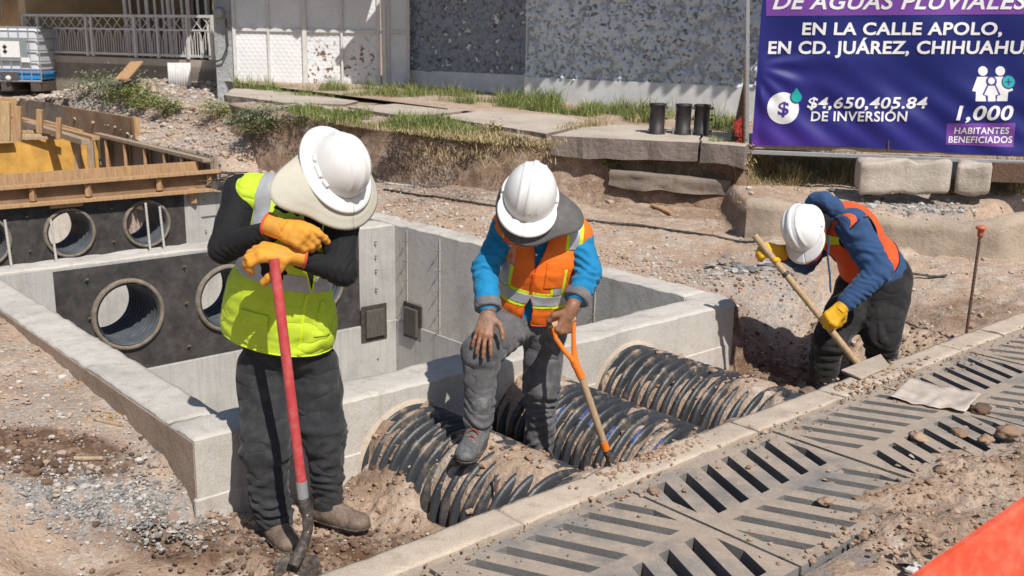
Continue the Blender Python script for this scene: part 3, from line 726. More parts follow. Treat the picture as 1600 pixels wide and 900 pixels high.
def scatter(name,pts,sizes,mat,kind='stuff',T=TS,hf=None,sink=.25,cols=None):
    VV_=[];FF=[];n=0; C=[]
    for i,((x,y),sz) in enumerate(zip(pts,sizes)):
        V,F=T[random.randrange(len(T))]; z=(hf or gh1)(x,y); a=random.uniform(0,6.28); c,s=math.cos(a),math.sin(a); t=random.uniform(-.5,.5)
        R=np.array([[c,-s,0],[s,c,0],[0,0,1]])@np.array([[1,0,0],[0,math.cos(t),-math.sin(t)],[0,math.sin(t),math.cos(t)]])
        VV_.append(V@R.T*sz+[x,y,z+sz*.6*(1-sink*2)]); FF.append(F+n); n+=len(V); C.append(np.full(len(V),random.random()))
    me=mesh_fast(name,np.concatenate(VV_),np.concatenate(FF),smooth=False); add_attr(me,'tone',np.concatenate(C))
    o=link(name,me,mat)
    if kind: tag(o,kind=kind)
    return o
def stone_mat(name,stops,rough=.9):
    t=NT(name); a=t.n('ShaderNodeAttribute'); a.attribute_name='tone'
    c=t.ramp(a.outputs['Fac'],stops); c=t.mix(.4,c,t.ramp(t.noise(60,4,.7),[(.3,(.3,.3,.3)),(.7,(.7,.7,.7))]),'OVERLAY')
    t.col(c); t.set(Roughness=rough); t.bump(t.noise(90,4,.7),.002); return t.m
M['peb']=stone_mat('mixed_pebbles',[(0,(.36,.26,.19)),(.35,(.44,.33,.25)),(.7,(.40,.35,.31)),(1,(.58,.52,.46))])
M['gravel']=stone_mat('grey_gravel',[(0,(.14,.14,.14)),(.5,(.30,.29,.28)),(1,(.52,.50,.47))])
M['clod']=stone_mat('dry_soil_clod',[(0,(.22,.14,.09)),(.5,(.33,.225,.155)),(1,(.42,.30,.215))],.95)
M['dampclod']=stone_mat('damp_soil_clod',[(0,(.10,.06,.04)),(.6,(.17,.105,.07)),(1,(.26,.17,.12))],.95)
def hz(p): 
    f=base_h(p[:,0],p[:,1]); return f
def cloud(n,fn,size,mat,name,T=TS,vec=False,thresh=None,sink=.25):
    pts=np.array([fn() for _ in range(n)]); z=hz(pts); pts=pts[z>-.7]; z=z[z>-.7]
    sz=np.array([size() for _ in pts]); VV_=[];FF=[];C=[];k=0
    for (x,y),zz,s_ in zip(pts,z,sz):
        u,v=touv(x,y)
        if -.3<u<5.1 and -1.3<v<.01: zz=soil_z(x,y)
        V,F=T[random.randrange(len(T))]; a=random.uniform(0,6.28); c,s=math.cos(a),math.sin(a)
        R=np.array([[c,-s,0],[s,c,0],[0,0,1]]); VV_.append(V@R.T*s_+[x,y,zz+s_*.5*(1-2*sink)+.004]); FF.append(F+k); k+=len(V); C.append(np.full(len(V),random.random()))
    me=mesh_fast(name,np.concatenate(VV_),np.concatenate(FF),smooth=False); add_attr(me,'tone',np.concatenate(C)); return tag(link(name,me,mat),kind='stuff')
lg=lambda m,s: min(.06,m*math.exp(random.gauss(0,s)))
def g2(cx,cy,sx,sy): return lambda:(random.gauss(cx,sx),random.gauss(cy,sy))
p=at(150,755,-.22); p=at(175,785,-.26); cloud(2600,g2(p[0],p[1],.24,.13),lambda:lg(.0055,.45),M['gravel'],'gravel'); p=at(70,735,-.22); cloud(900,g2(p[0],p[1],.2,.10),lambda:lg(.006,.6),M['dampclod'],'damp_soil_crumbs')
cloud(1500,lambda:(lambda v:tuple(W(random.gauss(-.35,.22),v)[:2]))(random.uniform(.2,3.6)),lambda:lg(.006,.55),M['peb'],'pebbles')
cloud(2600,lambda:(random.uniform(-3.4,0.0),random.uniform(3.2,6.5)),lambda:lg(.0045,.6),M['peb'],'pebbles')
cloud(1500,lambda:tuple(W(random.uniform(-.3,5.2),random.uniform(-1.28,-.02))[:2]),lambda:lg(.007,.55),M['clod'],'soil_crumbs')
cloud(900,lambda:tuple(W(random.gauss(.1,.35),random.gauss(-.5,.3))[:2]),lambda:lg(.007,.5),M['dampclod'],'damp_soil_crumbs')
cloud(900,lambda:tuple(W(random.uniform(3.95,4.9),random.uniform(-1.2,.5))[:2]),lambda:lg(.007,.5),M['dampclod'],'damp_soil_crumbs')
cloud(5200,lambda:(random.uniform(-2.2,5.2),random.uniform(6.8,11.5)),lambda:lg(.0075,.55),M['peb'],'pebbles')
cloud(3000,lambda:tuple(W(random.gauss(4.25,.22),random.uniform(.5,6))[:2]),lambda:lg(.008,.5),M['peb'],'pebbles')
cloud(4200,g2(-4.6,12.6,1.3,1.5),lambda:lg(.018,.5),M['peb'],'rubble')
cloud(4500,g2(-6.2,16.3,1.6,1.3),lambda:lg(.022,.5),M['peb'],'rubble')
def _sp():
    pts=[];sz=[]
    while len(pts)<3200:
        u=random.uniform(1.3,5.5); v=random.gauss(-2.5,.24)
        if spill_h(np.array([u]),np.array([v]))[0]>.004: pts.append(tuple(W(u,v)[:2])); sz.append(min(.022,lg(.0055,.65)))
    def hs(x,y): u,v=touv(x,y); return float(spill_h(np.array([u]),np.array([v]))[0])
    scatter('soil_crumbs',pts,sz,M['clod'],'stuff',hf=hs)
_sp()
cloud(200,g2(3.7,9.2,.35,.2),lambda:lg(.014,.5),M['gravel'],'gravel')
# crumbs lying on kerb and grates
def flat(name,n,fn,size,mat,z=.004):
    def hz_(x,y):
        u,v=touv(x,y); return max(z,float(spill_h(np.array([u]),np.array([v]))[0])) if v<-1.9 and u>1.3 else z
    def solid(u,v):
        if v>-1.51: return True
        k=math.floor((u-.115)/.955); x=u-.115-k*.955; y=v+1.505; mid=-.3875
        if y>-.05 or y<-.725 or abs(y-mid)<.032 or x<.045 or x>.892: return True
        up_=y>mid; lo,hi=(mid+.032,-.05) if up_ else (-.725,mid-.032); sg=1 if up_ else -1; sgn=sg*(1 if k%2 else -1); an=math.radians(25)*sgn; nx,ny=math.cos(an),-math.sin(an)
        c0=.4685*nx+(lo+hi)/2*ny; q=((x*nx+y*ny)-c0)/.122; fr=(q+.5)%1-.5; return abs(fr)>.25
    pts=[];sz=[]
    for _ in range(n):
        u,v=fn()
        if not (solid(u,v) or (v<-2.0 and spill_h(np.array([u]),np.array([v]))[0]>.006)): continue
        pts.append(tuple(W(u,v)[:2])); sz.append(min(.013,size()))
    return scatter(name,pts,sz,mat,'stuff',hf=hz_)
flat('soil_crumbs',1300,lambda:(random.uniform(0,6),random.gauss(-1.55,.09)),lambda:lg(.0032,.55),M['clod'],.006)
flat('soil_crumbs',700,lambda:(random.uniform(1.0,5.5),min(-1.5,-2.30+abs(random.gauss(0,.12)))),lambda:lg(.0048,.65),M['clod'],.002)
flat('soil_crumbs',260,lambda:(random.gauss(1.35,.18),random.gauss(-1.38,.04)),lambda:lg(.006,.5),M['clod'],.012)
flat('soil_crumbs',160,lambda:(random.gauss(3.1,.25),random.gauss(-1.45,.06)),lambda:lg(.007,.5),M['clod'],.012)
# named clods and stones
def single(px,py,z,size,mat,label,cat,name,group=None,T=TS2,flatk=1):
    p=at(px,py,z); r=size*(.78 if T is TS2 else 1)
    V,F=T[random.randrange(len(T))]; V=V.copy(); V=V*(1+.30*fbm(V*2.6+px,4,int(px),.62)[:,None])
    V=V*r*[1,1,flatk]; V[:,2]-=V[:,2].min()*.8
    me=mesh_fast(name,V,F,smooth=(T is TS2)); add_attr(me,'tone',np.full(len(V),random.random())); o=link(name,me,mat,loc=(p[0],p[1],z-.004)); o.rotation_euler=(0,0,random.uniform(0,6)); return tag(o,label,cat,group)
cl=[(1531,645,0,.050,'dark round clod with a gritty crust sitting on the grate beside the torn paper'),
(1436,685,.0,.050,'largest tan clod at the road edge of the grates below the torn paper'),(1500,680,.0,.042,'tan clod just right of the largest clod'),(1575,680,.03,.06,'big tan clod at the right picture edge on the soil heap'),
(1540,690,.02,.035,'tan clod between the two big clods on the heap'),(1022,770,0,.026,'clod on the corner of the second grate near the kerb'),(1290,786,0,.034,'clod lying across a slot near the road side of the grates'),
(1247,670,0,.020,'small clod on the third grate slots below the kerb'),(1346,812,-.01,.030,'clod on the dirt strip beside the grate corner'),(1436,824,-.01,.03,'small clod on the smooth sand near the orange barrier'),
(1488,850,0,.032,'pale clod touching the thin white strip by the orange barrier'),(1373,775,0,.022,'small clod where soil spills over the grate edge'),(1545,760,.0,.02,'small clod on the sand slope at the right')]
for c in cl: single(c[0],c[1],c[2],c[3],M['dampclod'] if c[0]==1531 else M['clod'],c[4],'clod','soil_clod','clods of soil on and beside the grates')
st=[(478-295,0,0,0)]
sl_=[(82,775,-.2,.028,'pale stone at the left of the grey gravel patch'),(110,765,-.2,.03,'white stone at the edge of the damp soil'),(180,722,-.2,.02,'brown round stone between the twig and the wall'),(268,830,-.3,.022,'tan stone in front of the chamber corner'),
(98,590,-.12,.03,'white broken lump among yellow litter beside the left wall'),(150,640,-.12,.028,'grey lump beside the stick near the left wall')]
for c in sl_: single(c[0],c[1],c[2],c[3],M['peb'],c[4],'stone','stone','loose stones on the near left ground',flatk=.7)
# grey rock pile
for k in range(70):
    px=random.gauss(1180,42); py=432+random.gauss(0,15)+ (px-1180)*.25; 
    if not(1090<px<1275): continue
    p=at(px,py,.03); p=at(px,py,gh1(p[0],p[1])+.01)
    single(px,py,p[2],random.uniform(.025,.06),M['gravel'],'angular broken grey rock in the small pile behind the basin\'s right corner','rock','broken_rock','grey rocks in the small pile',flatk=.55,T=TS3)
for (px,py) in ((1310,300),(1330,305),(1345,302),(1362,296),(1378,308),(1356,310),(1300,298)):
    p=at(px,py,.3); p=at(px,py,gh1(p[0],p[1])); single(px,py,p[2],random.uniform(.03,.05),M['gravel'],'grey rubble stone under the banner in front of the big pale block','rock','broken_rock','grey rubble stones under the banner',T=TS3)
# far pavement-foot whitish stones
for (px,py) in ((1075,335),(1090,336),(1108,334),(1130,338),(1140,342),(1073,345)): 
    p=at(px,py,.1); p=at(px,py,gh1(p[0],p[1])); single(px,py,p[2],random.uniform(.025,.045),M['peb'],'pale broken stone at the shaded foot of the pavement bank','stone','stone','pale stones at the bank foot',flatk=.6,T=TS3)
# yellow litter scraps (leaves)
M['leafy']=simple('dry_orange_leaves',(.48,.27,.05),.8,.4,40)
def scraps(name,n,fn,mat,s=.012):
    mb=MB()
    for _ in range(n):
        x,y=fn(); z=soil_z(x,y)+.006; a=random.uniform(0,6.28); r=s*random.uniform(.5,1.3); d=Vector((math.cos(a),math.sin(a),random.uniform(-.3,.6)))*r; e=Vector((-math.sin(a),math.cos(a),random.uniform(-.2,.6)))*r*.6; c=Vector((x,y,z))
        mb.add([c-d,c+e,c+d,c-e],[(0,1,2,3)])
    return tag(mb.build(name,mat),kind='stuff')
for (px,py,nn) in ((120,603,60),(165,648,70),(8,512,30),(62,558,18)):
    p=at(px,py,-.12); scraps('dry_leaf_litter',nn,g2(p[0],p[1],.05,.04),M['leafy'],.010)
# torn paper sheet on the grate, board on kerb
M['paper']=simple('dusty_torn_paper',(.50,.44,.385),.6,.2,9,dust=.9,dustc=(.42,.33,.26))
us=np.linspace(0,1,26); vs=np.linspace(0,1,12); c4=[at(1388,626,0),at(1420,597,0),at(1535,618,0),at(1508,648,0)]
V=[];
for b in vs:
    for a in us:
        q=(c4[0]*(1-a)+c4[3]*a)*(1-b)+(c4[1]*(1-a)+c4[2]*a)*b; q=q.copy(); q[:2]+=.01*vnoise(np.array([[a*9,b*7]]),4)[0]*(a in(0,1) or b in (0,1) or True); q[2]=.008+.014*abs(vnoise(np.array([[a*5,b*3]]),9)[0])+.03*max(0,a-.75)*3*(1-b)*.4+.02*max(0,.15-a)*3; V.append(q)
F=[(j*26+i,j*26+i+1,(j+1)*26+i+1,(j+1)*26+i) for j in range(11) for i in range(25)]
o=link('torn_paper_sheet',mesh_np('paper',V,F,True),M['paper']); md=o.modifiers.new('s','SOLIDIFY'); md.thickness=.0015; tag(o,'torn dusty whitish paper sheet lying across the grate slots','paper')
mb=MB(); q=[at(*p,.02) for p in ((1314,580),(1345,593),(1390,573),(1376,555))]
q=[Vector(x) for x in q]; mb.box8([v+Vector((0,0,-.002)) for v in q]+[v+Vector((0,0,.008)) for v in q]); kb=mb.build('thin_board',M['conc_kerb'],bevel=.001); tag(kb,'thin dusty rectangular board lying over the kerb by the stooping worker\'s shovel','board')
# yellow plastic cap
def ellip(mb,c,r,n=20,m=0,cut=-1):
    prof=[(math.cos(a),math.sin(a)) for a in np.linspace(-PI/2,PI/2,12)]
    Mx=Matrix.Translation(c)@Matrix.Diagonal((r[0],r[1],r[2],1)); mb.lathe([(max(a,.001),b) for a,b in prof],Mx,n,m); return mb
M['yel']=simple('yellow_plastic',(.75,.45,.03),.4,.1,20,dust=.2)
p=at(1484,513,-.08); mb=MB(); ellip(mb,Vector((p[0],p[1],soil_z(p[0],p[1])+.002)),(.05,.045,.04)); tag(mb.build('yellow_plastic_cap',M['yel']),'small yellow plastic cap in the soil behind the kerb','cap')
# capped rebar stake
st_=empty('capped_stake','rusty rebar stake with an orange mushroom safety cap near the right edge','stake',loc=(2.99,6.5,-.15))
mb=MB(); rebar_mesh(mb,(3.0,6.5,-.2),atY(1531,372,6.5),.010); mb.build('rebar',M['rust'],st_)
M['capor']=simple('faded_orange_plastic',(.55,.13,.06),.5,.15,30,dust=.3)
tp=Vector(atY(1532,366,6.5)); mb=MB(); mb.lathe([(.001,.058),(.022,.056),(.034,.048),(.036,.036),(.022,.030),(.019,.0),(.017,-.02),(.001,-.02)],Matrix.Translation(tp),20); mb.build('safety_cap',M['capor'],st_)
# second small rebar peg at pipe 1
mb=MB(); rebar_mesh(mb,atY(777,798,3.98),atY(774,742,4.02),.006); tag(mb.build('rebar_peg',M['rust']),'short rusty rebar peg standing against the nearest ribbed pipe','rebar')
# orange-red barrier in the near corner
M['orange']=simple('sun_faded_orange_plastic',(.72,.085,.04),.5,.2,14,dust=.5,dustc=(.70,.26,.17))
a=Vector(atY(1400,915,1.75)); b=Vector(atY(1700,705,1.95)); d=(b-a).normalized(); n=Vector((0,0,1)).cross(d).normalized()
br=empty('orange_barrier','blurred orange-red plastic road barrier in the near bottom right corner','barrier',loc=(a.x,a.y,a.z))
dn=(Vector((0,-.15,-1))); dn=(dn-d*dn.dot(d)).normalized()
mb=MB(); th=n*-.012; P=[a-d*.4,b+d*.6]; W0=dn*.5
mb.box8([P[0]+W0,P[1]+W0,P[1]+W0+th,P[0]+W0+th,P[0],P[1],P[1]+th,P[0]+th]); mb.build('barrier_panel',M['orange'],br)
mb=MB(); mb.beam(at(1420,893,.0),at(1500,838,.004),.03,.012); tag(mb.build('white_edge_strip',M['white'],bevel=.002),'thin whitish strip of plastic on the sand beside the orange barrier','strip')
# ================= PAVEMENT AND BANK =================
def S(x,y,o=0): d=ray(x,y); t=(.44+o-CAM_H)/(d[2]-.03*d[1]); return Vector(d*t+O0)
side=empty('pavement',None,None,loc=S(900,200),kind='structure')
def slab(pxs,th,name='slab',o=0,mat=None):
    P=[S(x,y,o) for x,y in pxs]; n=len(P)
    # densified rough edges
    out=[]
    for i in range(n):
        a,b=P[i],P[(i+1)%n]; L=(b-a).length; k=max(1,int(L/.08))
        for j in range(k):
            q=a.lerp(b,j/k); e=.018*vnoise(np.array([[q.x*7,q.y*7]]),5)[0]; out.append(q+Vector((e,e,0)))
    n=len(out); V=[q for q in out]+[q+Vector((.02*vnoise(np.array([[q.x*5,q.y*5]]),8)[0],.03*vnoise(np.array([[q.x*6,q.y*6]]),9)[0]+.02,-th*(1+.22*vnoise(np.array([[q.x*4,q.y*4]]),7)[0]))) for q in out]
    me=mesh_np(name,V,[tuple(range(n))[::-1] if False else tuple(range(n))]+[(i,n+i,n+(i+1)%n,(i+1)%n) for i in range(n)]+[tuple(range(2*n-1,n-1,-1))])
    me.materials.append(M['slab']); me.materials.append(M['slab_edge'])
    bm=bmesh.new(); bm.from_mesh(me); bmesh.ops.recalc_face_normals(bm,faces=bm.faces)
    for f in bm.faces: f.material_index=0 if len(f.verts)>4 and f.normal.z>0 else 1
    bm.to_mesh(me); bm.free()
    o_=link(name,me); setp(o_,side); return o_
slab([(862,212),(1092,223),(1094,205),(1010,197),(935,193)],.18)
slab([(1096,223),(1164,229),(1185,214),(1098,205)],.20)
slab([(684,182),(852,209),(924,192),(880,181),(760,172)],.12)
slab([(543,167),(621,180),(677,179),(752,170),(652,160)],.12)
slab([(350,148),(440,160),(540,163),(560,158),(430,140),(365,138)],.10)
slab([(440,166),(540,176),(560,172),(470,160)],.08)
# lower haunch of old kerb under the slabs
def strip3(pts,name,mat,par,ztop,zbot,depth,seed=3):
    V=[];F=[];nn=6
    for i,(x,y) in enumerate(pts): pass
    a=[];
    P=[Vector((x,y,0)) for x,y in pts]
    dens=[]
    for p_,q_ in zip(P[:-1],P[1:]):
        k=max(1,int((q_-p_).length/.06)); dens+= [p_.lerp(q_,j/k) for j in range(k)]
    dens.append(P[-1]); 
    for i,p_ in enumerate(dens):
        d=(dens[min(i+1,len(dens)-1)]-dens[max(i-1,0)]).normalized(); nrm=Vector((d.y,-d.x,0)); nz=vnoise(np.array([[i*.37,seed]]),seed)[0]
        zt=ztop(p_) ; zb=zbot(p_)
        for j in range(nn+1):
            t=j/nn; off=.02*vnoise(np.array([[i*.45,j*.8]]),seed+2)[0]; V.append(p_+nrm*off+Vector((0,0,zt+(zb-zt)*t+.02*nz*(t==1))))
        V.append(p_-nrm*depth+Vector((0,0,zt+.005)))
    m=nn+2
    for i in range(len(dens)-1):
        for j in range(nn): F.append((i*m+j,i*m+j+1,(i+1)*m+j+1,(i+1)*m+j))
        F.append((i*m+nn+1,i*m,(i+1)*m,(i+1)*m+nn+1))
    me=mesh_np(name,V,F,True); o_=link(name,me,mat); setp(o_,par); return o_
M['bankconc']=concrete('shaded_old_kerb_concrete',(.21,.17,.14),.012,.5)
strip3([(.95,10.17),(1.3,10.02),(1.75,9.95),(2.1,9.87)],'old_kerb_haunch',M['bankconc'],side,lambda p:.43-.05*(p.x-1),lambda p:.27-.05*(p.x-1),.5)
# curved kerb on the right
ck=empty('curved_kerb',None,None,loc=(3,8.6,0),kind='structure')
cpx=[(1163,312,372),(1200,316,376),(1290,330,382),(1400,347,392),(1500,352,400),(1560,344,405),(1620,334,404),(1700,325,402)]
tops=[];bots=[]
base_pts=[]
for x,yt,yb in cpx:
    p=at(x,yb,.04); p=at(x,yb,gh1(p[0],p[1])*0+.02); t=atY(x,yt,p[1]+.01); base_pts.append((p[0],p[1])); tops.append(t[2])
xs=[b[0] for b in base_pts]
zt=lambda p: float(np.interp(p.x,xs,tops)); 
strip3(base_pts,'kerb_face',M['kerbd'],ck,zt,lambda p:-.12,.16,13)
# soil fill behind the kerb
# big pale block under banner
M['block']=concrete('pale_weathered_block',(.46,.405,.345),.012,.35)
bl=at(1440,292,.36); 
for (x0,x1,yb,yt,lab) in ((1342,1487,290,252,'big pale weathered concrete block lying under the banner'),(1492,1548,292,256,'smaller pale concrete block right of the crack under the banner')):
    Y=9.35; a=Vector(atY(x0,yb-5,Y)); b=Vector(atY(x1,yb-5,Y-.12)); t=atY(x0,yt,Y); h=t[2]-a.z
    mb=MB(); d=(b-a); nn=Vector((-d.y,d.x,0)).normalized()*.30; dz=Vector((0,0,h)); z0=Vector((0,0,-.1))
    mb.box8([a+z0,b+z0,b+nn+z0,a+nn+z0,a+dz,b+dz,b+nn+dz,a+nn+dz]); me=mb.mesh('concrete_block'); bm=bmesh.new(); bm.from_mesh(me); bmesh.ops.subdivide_edges(bm,edges=bm.edges[:],cuts=7,use_grid_fill=True); bmesh.ops.smooth_vert(bm,verts=bm.verts,factor=.5,use_axis_x=True,use_axis_y=True,use_axis_z=True); bmesh.ops.smooth_vert(bm,verts=bm.verts,factor=.5,use_axis_x=True,use_axis_y=True,use_axis_z=True)
    P_=np.array([v.co[:] for v in bm.verts]); nz=.034*fbm(P_*6,4,4)
    for v,k in zip(bm.verts,nz): v.co+=v.co.normalized()*k*.5; v.co.z+=k
    for f in bm.faces: f.smooth=True
    bm.to_mesh(me); bm.free(); tag(link('concrete_block',me,M['block']),lab,'block')
mb=MB(); mb.beam(atY(1548,268,9.5),atY(1700,272,9.3),.15,.18); tag(mb.build('brown_plank',M['rust'],bevel=.004),'dark brown timber lying behind the grass at the right edge under the banner','timber')
# ================= BUILDINGS =================
WA=Vector((.13,14.2,0)); WB=Vector((3.05,12.0,0)); wd=(WB-WA).normalized(); wn=Vector((wd.y,-wd.x,0))   # towards camera
def worley(P,cell,seed):
    q=P/cell; i=np.floor(q).astype(np.int64); best=np.full(len(P),9.); rad=np.zeros(len(P))
    for a in (-1,0,1):
        for b in (-1,0,1):
            cx,cy=i[:,0]+a,i[:,1]+b; jx=_h(cx,cy,1,seed); jy=_h(cx,cy,2,seed); r=_h(cx,cy,3,seed); an=_h(cx,cy,4,seed)*PI
            dx=q[:,0]-cx-jx; dy=q[:,1]-cy-jy; ex=dx*np.cos(an)+dy*np.sin(an); ey=-dx*np.sin(an)+dy*np.cos(an)
            d=np.hypot(ex*.75,ey*1.5)-.46*np.maximum(0,r-.35)
            best=np.minimum(best,d)
    return best*cell
def stucco(name,L,z0,z1,res,seed,depth):
    xs=np.arange(0,L,res); zs=np.arange(z0,z1,res); gx,gz=np.meshgrid(xs,zs); P=np.stack([gx.ravel(),gz.ravel()],1)
    wv=P+.022*np.stack([fbm(P*16,2,seed),fbm(P*16,2,seed+9)],1)
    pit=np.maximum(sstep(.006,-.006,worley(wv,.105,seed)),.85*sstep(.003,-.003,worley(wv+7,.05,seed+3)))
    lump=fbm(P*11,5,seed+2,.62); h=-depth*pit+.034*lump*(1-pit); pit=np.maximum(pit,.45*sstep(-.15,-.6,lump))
    return xs,zs,gx.ravel(),gz.ravel(),h,pit
def stucco_mat(c,cp):
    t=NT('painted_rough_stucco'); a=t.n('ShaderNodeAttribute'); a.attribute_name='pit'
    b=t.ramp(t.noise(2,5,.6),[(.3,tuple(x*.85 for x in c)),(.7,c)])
    b=t.mix(t.math('MULTIPLY',a.outputs['Fac'],t.ramp(t.noise(2.5,4,.7),[(.3,(.65,.65,.65)),(.7,(1,1,1))])),b,cp); t.col(b); t.set(Roughness=.85); t.bump(t.noise(60,5,.75),.006); return t.m  # pits and low spots coloured dark: relief shade put into the colour
M['stucco']=stucco_mat((.72,.77,.83),(.045,.042,.042)); M['stucco_shade']=stucco_mat((.34,.38,.45),(.09,.07,.06))  # second copy is darkened, the recess's shade put into its colour
M['base']=simple('pale_plinth_plaster',(.72,.73,.74),.85,.12,3,.002,30,dust=.2)
bld=empty('rough_stucco_house','blue-grey house front with deeply pitted stucco and a pale smooth plinth','house',loc=WA)
def wall_from(o0,dirv,nrm,L,z0,z1,res,seed,depth,mat,name,par):
    xs,zs,gx,gz,h,pit=stucco(name,L,z0,z1,res,seed,depth)
    V=np.array(o0[:])[None,:]*[1,1,0]+gx[:,None]*np.array(dirv[:])+np.array(nrm[:])*h[:,None]; V[:,2]=gz
    nx=len(xs); i=(np.arange(nx-1)[None,:]+np.arange(len(zs)-1)[:,None]*nx).ravel(); me=mesh_fast(name,V,np.stack([i,i+1,i+1+nx,i+nx],1),True); add_attr(me,'pit',pit)
    o=link(name,me,mat); setp(o,par)
    if (np.cross(dirv,(0,0,1))@np.array(nrm[:]))<0: me.flip_normals()
    return o
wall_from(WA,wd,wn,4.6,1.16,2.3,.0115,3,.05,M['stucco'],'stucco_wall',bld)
def quadwall(a,b,z0,z1,th,mat,name,par):
    mb=MB(); a=Vector(a);b=Vector(b); d=(b-a).normalized(); n=Vector((-d.y,d.x,0))*th
    mb.box8([(a.x,a.y,z0),(b.x,b.y,z0),(b.x+n.x,b.y+n.y,z0),(a.x+n.x,a.y+n.y,z0),(a.x,a.y,z1),(b.x,b.y,z1),(b.x+n.x,b.y+n.y,z1),(a.x+n.x,a.y+n.y,z1)]); return mb.build(name,mat,par)
quadwall(WA+wn*.02,WA+wd*4.6+wn*.02,.5,1.175,.3,M['base'],'plinth',bld)
quadwall(WA-wn*.04,WA+wd*4.6-wn*.04,1.17,3.9,.3,M['base'],'wall_core',bld)
quadwall(WA-wn*.6,WA-wn*.0,.5,3.9,.01,M['base'],'return_wall',bld)
# recessed panel: parallel, set back
RB=Vector(S(816,152)); RB=WA-wn*.55
RA=RB-wd*2.75
wall_from(RA,wd,wn,2.76,1.16,2.5,.013,33,.022,M['stucco_shade'],'recessed_stucco_wall',bld)
quadwall(RA+wn*.015,RB+wn*.015,.5,1.175,.2,M['base'],'recess_plinth',bld)
quadwall(RA-wn*.03,RB-wn*.03,1.17,3.9,.2,M['base'],'recess_core',bld)
# eave of corrugated sheet over the whole front
M['tin']=simple('old_tin_sheet',(.35,.35,.35),.5,.2,8,metal=.4)
def eave(o0,d,n,L,z,proj,name,par,seed=0):
    mb=MB(); k=int(L/.03); V=[];F=[]
    for i in range(k+1):
        x=i*.03; r=.014*math.sin(x/.11*2*PI); e=.035*vnoise(np.array([[x*3.1,seed]]),seed)[0]+.02*math.sin(x/.22*2*PI)
        for q in (-.3,proj+e): 
            p=Vector(o0[:])+d*x+n*q; V.append((p.x,p.y,z+r-.12*max(q,0)))
    F=[(2*i,2*i+1,2*i+3,2*i+2) for i in range(k)]; mb.add(V,F); o=mb.build(name,M['tin'],par); md=o.modifiers.new('s','SOLIDIFY'); md.thickness=.006; return o
eave(WA-wd*.1,wd,wn,4.9,3.55,.84,'corrugated_eave',bld,3)
eave(RA+wd*.75,wd,wn,2.05,3.40,1.5,'corrugated_eave',bld,5)
# white panel gates
GA=Vector(S(366,124)); GA=Vector((-4.25,15.9,0)); 
# gate corners from plane through recess front
gd=(Vector((RA.x,RA.y,0))+wn*.35); GB=gd; 
ga_dir=(GB-GA); gL=ga_dir.length; gdv=ga_dir.normalized(); gn=Vector((gdv.y,-gdv.x,0))
def gx(px,py=90):
    p=atP(px,py,GA,gn); return (Vector(p)-GA).dot(gdv),p[2]
def emboss_mat():
    t=NT('embossed_white_sheet_metal'); c=t.ramp(t.noise(3,5,.6),[(.3,(.64,.65,.67)),(.7,(.74,.75,.76))])
    at_=t.n('ShaderNodeAttribute'); at_.attribute_name='rusty'
    rm=t.math('MULTIPLY',at_.outputs['Fac'],t.step(t.noise(13,4,.6),.55,.62)); c=t.mix(rm,c,(.16,.09,.05))
    t.col(c); t.set(Roughness=.5); return t.m
M['gate']=emboss_mat()
gate=empty('white_metal_gate','white embossed sheet-metal gate of framed panels, rust-spotted at the lower middle','gate',loc=GA)
def gpanel(x0,x1,z0,z1,rusty):
    nx=max(2,int((x1-x0)/.014)); nz=max(2,int((z1-z0)/.014)); xs=np.linspace(x0,x1,nx); zs=np.linspace(z0,z1,nz); a,b=np.meshgrid(xs,zs); a=a.ravel();b=b.ravel()
    px=.085; row=np.round(b/(px*.7)); ax=(a+row%2*px/2)/px; dx=(ax-np.round(ax))*px; dz=b-row*px*.7
    h=.010*np.exp(-((dx/.013)**2+(dz/.013)**2))+.012*fbm(np.stack([a*1.6,b*1.6],1),2,5)
    V=np.array(GA[:])[None,:]*[1,1,0]+a[:,None]*np.array(gdv[:])+np.array(gn[:])*h[:,None]; V[:,2]=b
    i=(np.arange(nx-1)[None,:]+np.arange(nz-1)[:,None]*nx).ravel(); me=mesh_fast('embossed_panel',V,np.stack([i,i+1,i+1+nx,i+nx],1),True); add_attr(me,'rusty',np.full(len(V),1.0 if rusty else 0)*sstep(1.75,1.45,b) if rusty else np.zeros(len(V)))
    setp(link('embossed_panel',me,M['gate']),gate)
cols=[gx(x)[0] for x in (368,421,477,535,592,606,638)]
zr=gx(477,48)[1]; zr2=zr
for i,(a,b) in enumerate(((0,1),(1,2),(2,3),(3,4),(5,6))):
    gpanel(cols[a],cols[b],.7,zr,i in (2,3)); gpanel(cols[a],cols[b],zr,2.5,False)
def gbar(x0,z0,x1,z1,w,name='frame_bar',out=.02):
    p=GA+gdv*x0+gn*out; q=GA+gdv*x1+gn*out; p=Vector((p.x,p.y,z0));q=Vector((q.x,q.y,z1)); mb=MB(); mb.beam(p,q,w,.045,gn); mb.build(name,M['white'],gate,bevel=.003)
for c_,w_ in zip(cols,(.05,.035,.07,.035,.05,.06,.05)): gbar(c_,.7,c_,2.5,w_)
gbar(cols[0],zr,cols[-1],zr,.045,out=.012)
gbar(cols[4]+.09,.7,cols[4]+.075,2.5,.07,'gate_post',.05)
eave(GA-gdv*.2,gdv,gn,gL+.3,3.2,1.02,'corrugated_eave',gate,9)
